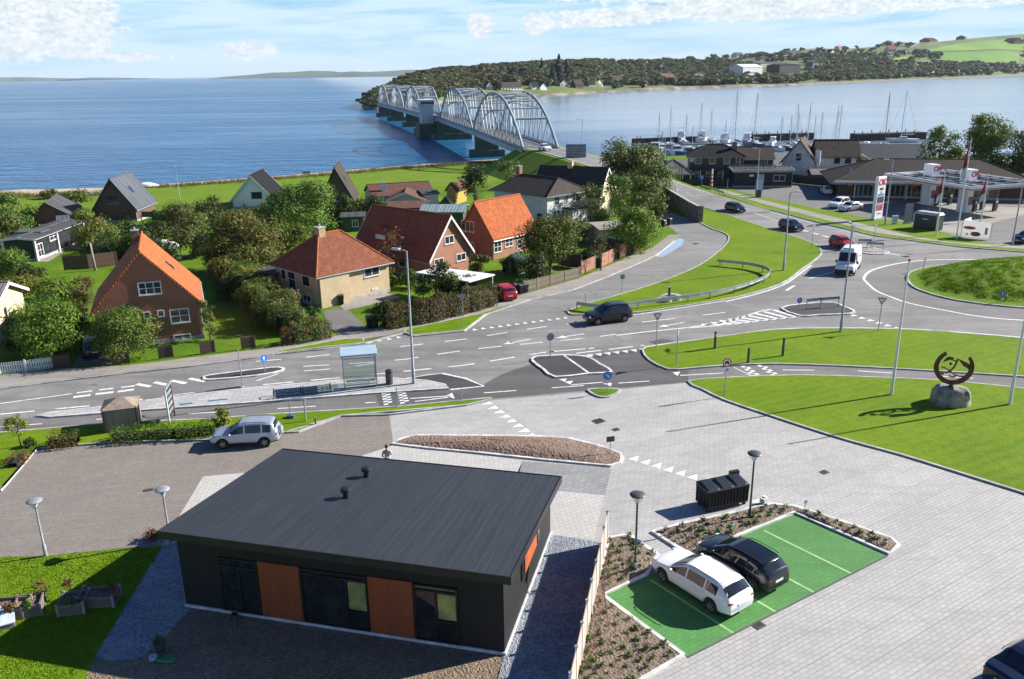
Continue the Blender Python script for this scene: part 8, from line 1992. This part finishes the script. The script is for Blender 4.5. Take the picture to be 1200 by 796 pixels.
def yacht(lb,Ln,hm,x,y,rz,fly=True):
 p=G(x,y,SEA);t=thing('motor_yacht',lb,'motor boat',(p.x,p.y,SEA),rad(rz),'motor boats in the marina');hull_mesh(Ln,Ln*.33,1.5,MATS[hm],t,.9)
 q=MB();q.hull8([(-Ln*.3,-Ln*.13,1.4),(Ln*.18,-Ln*.11,1.5),(Ln*.18,Ln*.11,1.5),(-Ln*.3,Ln*.13,1.4)],[(-Ln*.26,-Ln*.12,3.0),(Ln*.06,-Ln*.1,3.0),(Ln*.06,Ln*.1,3.0),(-Ln*.26,Ln*.12,3.0)]);c=q.build('cabin',MATS['boat_white'],t,bevel=.1)
 q=MB();q.hull8([(-Ln*.26,-Ln*.131,1.95),(Ln*.13,-Ln*.112,1.95),(Ln*.13,Ln*.112,1.95),(-Ln*.26,Ln*.131,1.95)],[(-Ln*.25,-Ln*.127,2.6),(Ln*.09,-Ln*.106,2.6),(Ln*.09,Ln*.106,2.6),(-Ln*.25,Ln*.127,2.6)]);q.build('window_band',MATS['car_glass'],c)
 if fly:q=MB();q.box((-Ln*.1,0,3.35),(Ln*.26,Ln*.2,.7));q.build('flybridge',MATS['boat_white'],t,bevel=.08);q=MB();q.tube([(-Ln*.18,-Ln*.09,3.6),(-Ln*.2,-Ln*.09,4.8),(-Ln*.2,Ln*.09,4.8),(-Ln*.18,Ln*.09,3.6)],.08,6);q.tube([(-Ln*.2,0,4.8),(-Ln*.2,0,6.2)],.04,5);q.build('radar_arch',MATS['boat_white'],t)
yacht('white motor yacht, leftmost of the row behind the restaurant',11,'boat_white',798,166,260);yacht('white motor yacht with flybridge second in the row behind the restaurant',11,'boat_white',823,166,265);yacht('white flybridge yacht straight behind the restaurant chimney',12,'boat_white',850,169,262);yacht('dark hulled motor boat with canopy right of the restaurant roof',11,'boat_blue',875,169,255);yacht('small white cabin boat behind the harbour house gable',8,'boat_white',905,171,250,False);yacht('small blue motor boat behind the red gabled shed',7,'boat_blue',1000,179,240,False);yacht('small blue motor boat right of its twin behind the red gabled shed',7,'boat_blue',1014,178,240,False);yacht('white cabin boat close to the brown-roofed dormers',8,'boat_white',994,182,200,False)
yacht('little white cabin boat behind the pavilion roof',7,'boat_white',790,182,200,False);yacht('little blue cabin boat beside the striped pavilion roof',6.5,'boat_blue',804,184,190,False);yacht('white cabin boat at the jetty end left in the marina',8,'boat_white',764,178,170,False)
# ---------------------------------------------------------------- far shore
TAB=[(424,125.5,560,123),(432,129,640,117),(445,129,700,109),(465,127,830,99),(490,125,900,92),(520,121,980,86),(550,117.5,1060,84),(600,115,1180,82),(640,113,1350,78),(700,109.5,1550,75),(760,107,1750,75),(800,105,1850,71),(880,102.5,2000,66),(950,99.5,2100,57),(1000,97,2300,57),(1057,94.5,2450,52),(1100,93,2550,49),(1150,91,2650,44),(1200,88,2700,40),(1300,84.5,2800,34),(1420,84,2900,36),(1700,84,3000,44),(2100,90,3000,60)]
def tab(x):
 for a,b in zip(TAB,TAB[1:]):
  if x<=b[0]:f=max(0,(x-a[0])/(b[0]-a[0]));return [a[i]+(b[i]-a[i])*f for i in range(4)]
 return list(TAB[-1])
def far_pt(x,v):
 """v 0 shore .. 1 ridge .. 1.5 behind"""
 _,wl,Yr,sl=tab(x);p0=G(x,wl,SEA);p1=AT(x,sl,max(Yr,p0.y*1.12));
 if v<=1:
  q=p0+(p1-p0)*v;n_=math.sin(x*.031)*.3+math.sin(x*.083+2)*.2
  prof=v**1.5 if x>700 else 1-(1-v)**1.6
  z=(SEA-.6)+2.6*min(1,v/.05)+(p1.z-2.0-SEA)*prof*(1+.10*n_*math.sin(v*math.pi)*math.sin(v*9+x*.02));return Vector((q.x,q.y,z))
 q=p0+(p1-p0)*v;f=(v-1)/.6;z=p1.z*(1-f*f*.5)-30*f*f;return Vector((q.x,q.y,max(z,SEA-3)))
mb=MB();xs=[];x=424.0
while x<2100:xs.append(x);x+=3 if x<500 else (6 if x<1210 else 40)
nv=44;vv=[i/30 for i in range(31)]+[1+.6*(i+1)/13 for i in range(13)]
for x in xs:
 for v in vv:mb.v.append(tuple(far_pt(x,v)))
for i in range(len(xs)-1):
 for j in range(nv-1):mb.f.append((i*nv+j,(i+1)*nv+j,(i+1)*nv+j+1,i*nv+j+1));mb.m.append(0)
def hill_mat():
 m,nt,b=nt_new('hill_land');p=geo_pos(nt);sp=N(nt,'ShaderNodeSeparateXYZ');L(nt,p,sp.inputs[0])
 n1=noise(nt,p,.012,5,.65);n2=noise(nt,p,.09,4,.7)
 cc=mixcol(nt,ramp(nt,n1,[(.4,0.0),(.6,1.0)]),(.075,.11,.022),(.13,.175,.03));cc=mixcol(nt,ramp(nt,n2,[(.45,0.0),(.7,.6)]),cc,(.045,.045,.02))
 sh=ramp(nt,math_(nt,'ADD',math_(nt,'MULTIPLY',sp.outputs[2],.12),math_(nt,'MULTIPLY',n2,.35)),[(-.1,1.0),(.10,0.0)]);cc=mixcol(nt,sh,cc,(.20,.17,.125))
 L(nt,cc,b.inputs['Base Color']);b.inputs['Roughness'].default_value=.95;bump(nt,b,n2,.8,2.0);return m
o=struct('hills',mb,hill_mat(),80)
if o.data.polygons[20].normal.z<0:o.data.flip_normals()
# fields draped on the hill
def field(name,cs,m,lift=.8,n=14):
 mb=MB()
 for i in range(n+1):
  for j in range(n+1):
   u,w_=i/n,j/n;x=(cs[0][0]*(1-u)+cs[1][0]*u)*(1-w_)+(cs[3][0]*(1-u)+cs[2][0]*u)*w_;v=(cs[0][1]*(1-u)+cs[1][1]*u)*(1-w_)+(cs[3][1]*(1-u)+cs[2][1]*u)*w_
   p=far_pt(x,v);mb.v.append((p.x,p.y,p.z+lift))
 for i in range(n):
  for j in range(n):mb.f.append((i*(n+1)+j,(i+1)*(n+1)+j,(i+1)*(n+1)+j+1,i*(n+1)+j+1));mb.m.append(0)
 o=struct(name,mb,MATS[m],80)
 if o.data.polygons[0].normal.z<0:o.data.flip_normals()
mat('field_green',(.10,.23,.008),.95,.12,.01,space='World');mat('field_lime',(.135,.28,.010),.95,.12,.008,space='World');mat('field_pale',(.20,.21,.09),.95,.15,.01,space='World');mat('far_road',(.28,.27,.25),.9,.1,.05,space='World')
def vrow(x,y):
 """hill parameter v whose point shows at picture row y"""
 best=(1e9,0)
 for i in range(101):
  p=far_pt(x,i/100);d=p-CAMPOS;fw=d.dot(_F0);yy=398+d.dot(CD)/fw*FPX;e=abs(yy-y)
  if e<best[0]:best=(e,i/100)
 return best[1]
def F(*q):return [(x,vrow(x,y)) for x,y in q]
field('field',F((1072,61),(1230,60),(1230,42),(1120,52)),'field_lime');field('field',F((1098,74),(1195,74),(1195,62),(1100,62)),'field_green');field('field',F((1046,71),(1083,70),(1080,66),(1050,68)),'field_lime');field('field',F((588,97),(612,92),(612,88.5),(598,92)),'field_green',.8,6);field('field',F((640,84),(680,82),(680,79),(645,80)),'field_pale',.8,6);field('field',F((870,69),(930,66),(930,61),(880,64)),'field_pale',.8,8);field('field',F((1170,84),(1260,84),(1260,78),(1175,79)),'field_green',.8,8);field('field',F((560,104),(600,107),(600,104),(565,101)),'field_green',.6,6);field('field',F((790,76),(860,73),(860,70),(795,72)),'field_pale',.8,8)
# woods: the nearest and largest trees one by one, the rest as one mass
def far_proto(seed,m,nm='far_tree'):
 rs=np.random.default_rng(seed);blobs=[((rs.normal(0,.22),rs.normal(0,.22),.45+rs.uniform(-.15,.25)),(.3,.3,.26)) for _ in range(7)];C,Nn=crown_pts(rs,blobs,190,.22);o=cards(nm,C,Nn,.17,m,None,rs,.9,.2);return o
leaf_mat('wood_olive',(.060,.068,.026),(.095,.100,.038),(.115,.098,.042),.32);leaf_mat('wood_green',(.055,.080,.022),(.095,.125,.034),(.12,.15,.04),.32);leaf_mat('wood_dark',(.018,.032,.016),(.034,.052,.022),None,.1);leaf_mat('wood_brown',(.075,.062,.036),(.11,.09,.05),None,.3)
protos_f=[far_proto(11,MATS['wood_olive']),far_proto(12,MATS['wood_green']),far_proto(13,MATS['wood_brown']),far_proto(14,MATS['wood_olive'])]
def mesh_arrays(o):
 n=len(o.data.vertices);a=np.empty(n*3,np.float32);o.data.vertices.foreach_get('co',a);return a.reshape(-1,3)
PV=[mesh_arrays(o) for o in protos_f]
def density(x,y):
 """chance of trees at picture place (x, y) on the far shore"""
 if 1046<x<1200 and 40<y<76 and not (1075<x<1105 and 62<y<70):
  return .12 if (x<1072 or y>74) else .0
 if x>1195:return .3
 if 880<x<948 and 74<y<92:return .0
 if 586<x<614 and 88<y<98:return 0
 if y>100.5 and x>560 and x<880:return .08
 if 940<x<1046 and y<66:return .22
 if 780<x<940 and y<74:return .2
 return 1.0
rs=np.random.default_rng(5);cand=[]
tries=0
while len(cand)<3200 and tries<40000:
 tries+=1;x=rs.uniform(430,1230);v=rs.uniform(.03 if x<560 else (.06 if x>700 else .10),1.03)**(1.0);p=far_pt(x,v);d=p-CAMPOS;fw=d.dot(_F0);yy=398+d.dot(CD)/fw*FPX
 if rs.uniform()>density(x,yy):continue
 hgt_=rs.uniform(7,12)*(1.0 if x>560 else .75)*(.7 if x<470 else 1);cand.append((hgt_/fw,p,hgt_,x,yy))
cand.sort(key=lambda c:-c[0]);near=cand[:215];rest=cand[215:]
for i,(_,p,hh,x,yy) in enumerate(near):
 k=i%4;o=protos_f[k] if i<4 else protos_f[k].copy()
 if i>=4:COL.objects.link(o)
 o.location=(p.x,p.y,p.z-.4);w_=hh*R.uniform(1.0,1.6);o.scale=(w_,w_,hh);o.rotation_euler=(0,0,R.uniform(0,6.28));tag(o,'leafy tree in the wood on the peninsula beyond the arch bridge' if x<700 else 'leafy tree on the wooded hillside across the calm fjord','tree','single trees on the far shore')
for k,m in enumerate(('wood_olive','wood_green','wood_brown','wood_olive')):pass
Cs=[];Ns=[];Sz=[];cols=[]
Vs=[[],[],[]]
for i,(_,p,hh,x,yy) in enumerate(rest):
 k=i%3;V=PV[k];sub=V.reshape(-1,4,3)[::3];an=R.uniform(0,6.28);ca,sa=math.cos(an),math.sin(an);w_=hh*R.uniform(1.15,1.9);c_=sub.mean(1,keepdims=True);sub=(c_+(sub-c_)*1.7).reshape(-1,3)
 Vs[k].append(np.column_stack([(sub[:,0]*ca-sub[:,1]*sa)*w_+p.x,(sub[:,0]*sa+sub[:,1]*ca)*w_+p.y,sub[:,2]*hh+p.z-.4]))
V=np.concatenate([np.concatenate(v) for v in Vs]).astype(np.float32);cnts=[sum(len(a) for a in v)//4 for v in Vs];n=len(V)//4
me=bpy.data.meshes.new('woodland');me.vertices.add(4*n);me.vertices.foreach_set('co',V.ravel());me.loops.add(4*n);me.loops.foreach_set('vertex_index',np.arange(4*n,dtype=np.int32));me.polygons.add(n);me.polygons.foreach_set('loop_start',np.arange(0,4*n,4,dtype=np.int32));me.polygons.foreach_set('loop_total',np.full(n,4,np.int32))
for m in ('wood_olive','wood_green','wood_brown'):me.materials.append(MATS[m])
me.polygons.foreach_set('material_index',np.repeat(np.arange(3,dtype=np.int32),cnts));me.update(calc_edges=True);o=bpy.data.objects.new('woodland',me);COL.objects.link(o);o['kind']='stuff'
def spruce(x,y,top,w,lb):
 p=far_pt(x,vrow(x,y));H=AT(x,top,p.y).z-p.z;f=(p-CAMPOS).dot(_F0);r_=w*f/FPX/2;t=thing('spruce_tree',lb,'tree',p);rs=np.random.default_rng(int(x));blobs=[((rs.normal(0,.1)*r_,rs.normal(0,.1)*r_,H*u),(r_*(1.05-u),r_*(1.05-u),H*.07)) for u in np.linspace(.1,.95,12)];C,Nn=crown_pts(rs,blobs,500/(r_*r_),.3);cards('crown',C,Nn,H*.06,MATS['wood_dark'],t,rs);q=MB();q.tube([(0,0,-1),(0,0,H*.9)],[r_*.08,r_*.02],6);q.build('trunk',MATS['bark'],t)
spruce(655,100,63,22,'tallest dark spruce above the far houses');spruce(664,99,69,16,'dark spruce right of the tallest one above the far houses');spruce(635,90,68,10,'small dark conifer on the ridge left of the tall spruces');spruce(648,100,74,16,'lower dark spruce left of the tallest one above the far houses')
T_f=lambda lb,x,y,top,w,m:tree(lb,(x,y),top,w,m,z=far_pt(x,vrow(x,y)).z,leaf=2.2,low=.05)
# houses and halls on the far shore
def far_house(x,y,wpx,hpx,lb,wallm,roofm,axis='x',rh=.55,cat='house',name='far_house',rows=1,nwin=3,turn=0.6,trim=None,dep=.8):
 v=vrow(x,y);p=far_pt(x,v);f=(p-CAMPOS).dot(_F0);w_=wpx*f/FPX;h_=hpx*f/FPX;e=h_*(1-rh);c,s_=math.cos(turn),math.sin(turn)
 a=(p.x-w_/2*c,p.y-w_/2*s_);b=(p.x+w_/2*c,p.y+w_/2*s_)
 h=House(name,lb,a,b,w_*dep,e,h_,axis,wallm,roofm,ov=.5,gov=.4,simple=True,cat=cat,trim=trim,z=p.z)
 q=MB();q.prism([(0,0),(h.W,0),(h.W,h.D),(0,h.D)],-4,-.28);q.build('plinth',MATS['concrete'],h.t)
 for r_ in range(rows):
  for i in range(nwin):u=h.W*(i+.5)/nwin;z0=e*(.25+r_)/rows;h.win('F',u-h.W*.25/nwin,u+h.W*.25/nwin,z0,z0+e*.5/rows,1,1,sill=False,t=.15)
 return h
far_house(599,106,34,9,'long white inn with dark roof and row of dormers beyond the bridge','render_white','tile_brown',rows=1,nwin=8,dep=.35);far_house(574,105,9,9,'white gabled end house left of the long inn','render_white','tile_brown','y',nwin=2);far_house(637,105.5,10,8,'white gable house right of the long inn','boards_white','tile_black','y',nwin=0);far_house(628,105,10,8.5,'dark roofed wing beside the white far gable','boards_white','tile_black',nwin=2);far_house(661,102,12,8,'grey far house below the tall spruces','render_grey','tile_black','y',nwin=2);far_house(679,104,12,10,'red brick far house with dark roof by the shore','brick_dark','tile_brown',nwin=2);far_house(703,102,9,9,'white gabled far house with dark roof','boards_white','tile_black','y',nwin=2,rows=2);far_house(694,101.5,10,7,'dark roofed far house left of the white gable','render_grey','tile_black',nwin=2)
far_house(725,100,16,11,'red brick far house with white dormers','brick_dark','tile_brown',rows=2,nwin=3);far_house(744,98.5,13,6,'low white far bungalow','render_white','tile_black',nwin=3);far_house(760,98,16,6,'low far bungalow with dark roof next to the brick villa','render_grey','tile_black',nwin=3);far_house(785,98,20,11.5,'big red brick far villa with mansard roof','brick_dark','tile_redbrown',rows=2,nwin=4,rh=.4);far_house(822,96.5,14,9,'far house with slate grey roof and brown gable','brick_dark','roof_slate',nwin=2);far_house(846,95.5,14,4,'flat grey far sheds by the rocky shore','render_grey','tile_black',nwin=3);far_house(862,95,12,4,'white and grey far sheds left of the halls','render_white','roof_felt',nwin=3)
far_house(882,90,34,14,'large pale grey arched warehouse hall on the far shore','sign_white','trim_white',rh=.25,cat='warehouse',name='warehouse',nwin=0,dep=.6);far_house(893,92.5,34,6,'low white-roofed warehouse before the grey hall','roof_seam','trim_white',rh=.3,cat='warehouse',name='warehouse',nwin=0,dep=.5);far_house(926,86.5,38,11,'long black industrial hall on the far shore','boards_black','tile_black',rh=.12,cat='warehouse',name='warehouse',nwin=0,dep=.5);far_house(908,78,50,5,'long grey flat industrial roof behind the halls','render_grey','roof_seam',rh=.3,cat='warehouse',name='warehouse',nwin=0,dep=.5);far_house(956,83,12,10,'dark tall industrial block right of the black hall','board_grey','tile_black',rh=.1,cat='warehouse',name='warehouse',nwin=1,dep=.8)
for i,(x,y,w_,h_,wm,rm,lb) in enumerate([(932,64,14,5,'render_white','roof_felt','white hillside house above the black hall'),(976,64,8,6,'render_white','tile_black','white gabled hillside house left of the village'),(985,60,6,6,'render_white','tile_orange','small white and orange hillside house'),(1008,66,8,6,'render_cream','tile_redbrown','cream hillside house in the middle of the village'),(1030,64,18,4,'brick_red','roof_felt','long low brick hillside building'),(1046,61,10,7,'render_white','tile_red','white hillside house with red gable'),(1048,50,16,5,'render_white','roof_felt','long white house high on the ridge'),(1062,64,14,5,'render_white','tile_brown','white hillside house beside the lime field'),(1084,64,10,4,'render_grey','tile_black','grey hillside house at the field edge'),(1016,74,8,6,'render_white','tile_black','white A-gabled hillside house in the trees'),(974,69,6,4,'boards_white','roof_seam','small blue-roofed hillside house'),(955,78,12,7,'render_white','tile_black','pale hillside block right of the dark industrial one'),(1094,48,16,5,'brick_red','tile_black','dark farmhouse on the ridge above the fields'),(1194,52,18,7,'brick_dark','tile_black','dark farmhouse at the frame edge on the field'),(1132,46,12,4,'board_grey','tile_black','dark barn on the ridge among trees'),(868,66,12,5,'render_white','roof_felt','pale farmhouse on the far ridge')]):far_house(x,y,w_,h_,lb,wm,rm,'y' if i%3==1 else 'x',nwin=2,turn=R.uniform(.2,1.0))
mb=MB();pts=[far_pt(x,vrow(x,y)) for x,y in ((1062,58),(1070,54),(1076,51),(1082,48))];ribbon(mb,[(p.x,p.y) for p in pts],14,[p.z+1.2 for p in pts]);struct('far_road',mb,MATS['far_road'])
# stone revetment and beach along the far water's edge
mb=MB();xs_=[i*4+560 for i in range(100)];
for i,x in enumerate(xs_):
 a=far_pt(x,0);b=far_pt(x,.03);mb.v+=[(a.x,a.y,SEA-.3),(a.x+(b.x-a.x)*.6,a.y+(b.y-a.y)*.6,SEA+2.4+(1.2 if 740<x<900 else 0))]
for i in range(len(xs_)-1):mb.f.append((2*i,2*i+2,2*i+3,2*i+1));mb.m.append(0)
o=struct('far_shore',mb,mat('revetment',(.20,.175,.145),.9,.45,.06,bmp=.8,bscale=.2,space='World'))
if o.data.polygons[0].normal.y>0:o.data.flip_normals()
# distant coasts on the horizon
def coast(name,pts,Y,m):
 mb=MB();n=len(pts)
 for x,y in pts:
  b=AT(x,60,Y);top=AT(x,y,Y);mb.v+=[(b.x,Y-500,SEA-5),(b.x,Y,max(top.z,SEA)),(b.x,Y+2500,SEA-5)]
 for i in range(n-1):mb.f+=[(3*i,3*i+3,3*i+4,3*i+1),(3*i+1,3*i+4,3*i+5,3*i+2)];mb.m+=[0,0]
 o=struct(name,mb,m,60)
mat('coast_land',(.055,.085,.05),.95,.35,.002,space='World')
coast('distant_coast',[(-200,92),(-60,90.5),(0,91),(20,90.6),(44,91.2),(60,92.2),(75,92.8)],12000,MATS['coast_land']);coast('distant_coast',[(78,92.6),(100,91),(120,91),(134,92)],14000,MATS['coast_land']);coast('distant_coast',[(255,90.5),(290,88),(315,85.4),(340,84.6),(360,83.2),(386,83.4),(395,85),(410,83.8),(430,84.4),(455,83.4),(475,82),(500,82),(560,81),(640,81)],9000,MATS['coast_land'])
# ---------------------------------------------------------------- sky, sun
SUN_AZ,SUN_EL=rad(18.2),rad(29.0)
sun=bpy.data.lights.new('sun','SUN');so=bpy.data.objects.new('sun',sun);COL.objects.link(so)
sun.energy=5.0;sun.angle=rad(.53);sun.color=(1,.945,.86)
dv=Vector((math.cos(SUN_EL)*math.cos(SUN_AZ),math.cos(SUN_EL)*math.sin(SUN_AZ),math.sin(SUN_EL)));so.rotation_euler=dv.to_track_quat('Z','Y').to_euler()
w=bpy.data.worlds.new('World');SC.world=w;w.use_nodes=True;nt=w.node_tree;bg=nt.nodes['Background']
sky=N(nt,'ShaderNodeTexSky',sky_type='NISHITA');sky.sun_disc=False;sky.sun_elevation=SUN_EL;sky.sun_rotation=math.pi/2-SUN_AZ;sky.air_density=1.0;sky.dust_density=.6;sky.ozone_density=2.0
tc=N(nt,'ShaderNodeTexCoord');sp=N(nt,'ShaderNodeSeparateXYZ');L(nt,tc.outputs['Generated'],sp.inputs[0])
DEG=57.29578
az=math_(nt,'MULTIPLY',math_(nt,'ARCTAN2',sp.outputs[0],sp.outputs[1]),DEG);el=math_(nt,'MULTIPLY',math_(nt,'ARCSINE',sp.outputs[2]),DEG)
def dirof(x,y):
 r=ray(x,y).normalized();return math.degrees(math.atan2(r.x,r.y)),math.degrees(math.asin(r.z))
def vec(a,b,c=0.0):
 n=N(nt,'ShaderNodeCombineXYZ')
 for i,v in enumerate((a,b,c)):
  if isinstance(v,(int,float)):n.inputs[i].default_value=v
  else:L(nt,v,n.inputs[i])
 return n.outputs[0]
 # thin streaky cloud, longer than tall
st=noise(nt,vec(math_(nt,'MULTIPLY',az,.10),math_(nt,'MULTIPLY',el,.95)),1.0,6,.62,.5)
streak=ramp(nt,st,[(.33,0.0),(.56,1.0)])
bil=noise(nt,vec(math_(nt,'MULTIPLY',az,.9),math_(nt,'MULTIPLY',el,1.7)),1.0,7,.62,.25)
fine=noise(nt,vec(math_(nt,'MULTIPLY',az,2.6),math_(nt,'MULTIPLY',el,4.5)),1.0,5,.65)
cum=None
for (x,y,rx,ry,amp) in [(30,22,70,30,1.2),(5,45,40,20,1.0),(70,56,40,10,.9),(100,60,30,10,.95),(20,62,40,9,.8),(155,66,46,6,.75),(292,60,28,9,1.0),(563,29,13,11,1.15),(631,27,14,11,1.15),(715,20,66,9,1.0),(690,26,36,7,.9),(770,12,40,8,.8),(870,8,80,12,1.15),(960,4,90,12,1.1),(1110,2,90,7,1.0),(790,-6,60,10,.9),(1000,-20,300,16,1.0),(200,-40,300,22,1.0)]:
 a0,e0=dirof(x,y);ra=rx/FPX*DEG*1.0;re_=ry/FPX*DEG
 dx=math_(nt,'DIVIDE',math_(nt,'SUBTRACT',az,a0),ra);dy=math_(nt,'DIVIDE',math_(nt,'SUBTRACT',el,e0),re_)
 g=math_(nt,'SUBTRACT',amp,math_(nt,'MULTIPLY',math_(nt,'ADD',math_(nt,'MULTIPLY',dx,dx),math_(nt,'MULTIPLY',dy,dy)),.55))
 cum=g if cum is None else math_(nt,'MAXIMUM',cum,g)
dens=math_(nt,'ADD',math_(nt,'MAXIMUM',cum,-.6),math_(nt,'ADD',math_(nt,'MULTIPLY',math_(nt,'SUBTRACT',bil,.5),1.5),math_(nt,'MULTIPLY',math_(nt,'SUBTRACT',fine,.5),.6)))
# broken cloud over the rest of the dome, out of frame, so that water and glass have something to mirror
up_=noise(nt,vec(math_(nt,'MULTIPLY',az,.05),math_(nt,'MULTIPLY',el,.09),3.0),1.0,6,.6,.3);hi=N(nt,'ShaderNodeMapRange',interpolation_type='SMOOTHSTEP');hi.inputs[1].default_value=7;hi.inputs[2].default_value=12;L(nt,el,hi.inputs[0])
dens=math_(nt,'MAXIMUM',dens,math_(nt,'SUBTRACT',math_(nt,'MULTIPLY',math_(nt,'MULTIPLY',math_(nt,'SUBTRACT',up_,.62),4.0),hi.outputs[0]),.12))
cmask=ramp(nt,dens,[(.28,0.0),(.60,1.0)])
shade=ramp(nt,math_(nt,'ADD',math_(nt,'MULTIPLY',fine,.6),math_(nt,'MULTIPLY',bil,.5)),[(.38,0.0),(.68,1.0)])
SKYK=1.0
ccol=mixcol(nt,shade,(5.0,5.9,6.7),(9.2,9.4,9.4))
base=mixcol(nt,1.0,sky.outputs[0],(0.37,0.60,1.0),'MULTIPLY')
low_=N(nt,'ShaderNodeMapRange',interpolation_type='SMOOTHSTEP');low_.inputs[1].default_value=20;low_.inputs[2].default_value=4;L(nt,el,low_.inputs[0])
near_h=N(nt,'ShaderNodeMapRange',interpolation_type='SMOOTHSTEP');near_h.inputs[1].default_value=4.5;near_h.inputs[2].default_value=0;L(nt,el,near_h.inputs[0])
veil=mixcol(nt,near_h.outputs[0],(2.6,5.6,8.0),(4.6,7.1,8.5));veil=mixcol(nt,math_(nt,'MULTIPLY',streak,.8),veil,(7.0,8.5,9.2))
base=mixcol(nt,math_(nt,'MULTIPLY',low_.outputs[0],.93),base,veil)
L(nt,mixcol(nt,math_(nt,'MULTIPLY',cmask,.97),base,ccol),bg.inputs['Color']);bg.inputs['Strength'].default_value=.055
SC.view_settings.view_transform='Standard';SC.view_settings.look='None';SC.view_settings.gamma=1;SC.view_settings.exposure=1.1
SC.cycles.max_bounces=6;SC.cycles.diffuse_bounces=2;SC.cycles.glossy_bounces=3;SC.cycles.transparent_max_bounces=8;SC.cycles.use_denoising=True;SC.cycles.caustics_reflective=False;SC.cycles.caustics_refractive=False
# clear autumn air: far things turn slightly pale and blue
hz_=MB();hz_.box((0,12500,146),(53000,28000,308));
hm,hnt,hb_=nt_new('haze_air');hnt.nodes.remove(hb_);pv_=N(hnt,'ShaderNodeVolumePrincipled');pv_.inputs['Color'].default_value=(.72,.86,1,1);pv_.inputs['Density'].default_value=.000034;pv_.inputs['Anisotropy'].default_value=0
L(hnt,pv_.outputs[0],hnt.nodes['Material Output'].inputs['Volume'])
ho=hz_.build('haze',hm);ho['kind']='stuff'
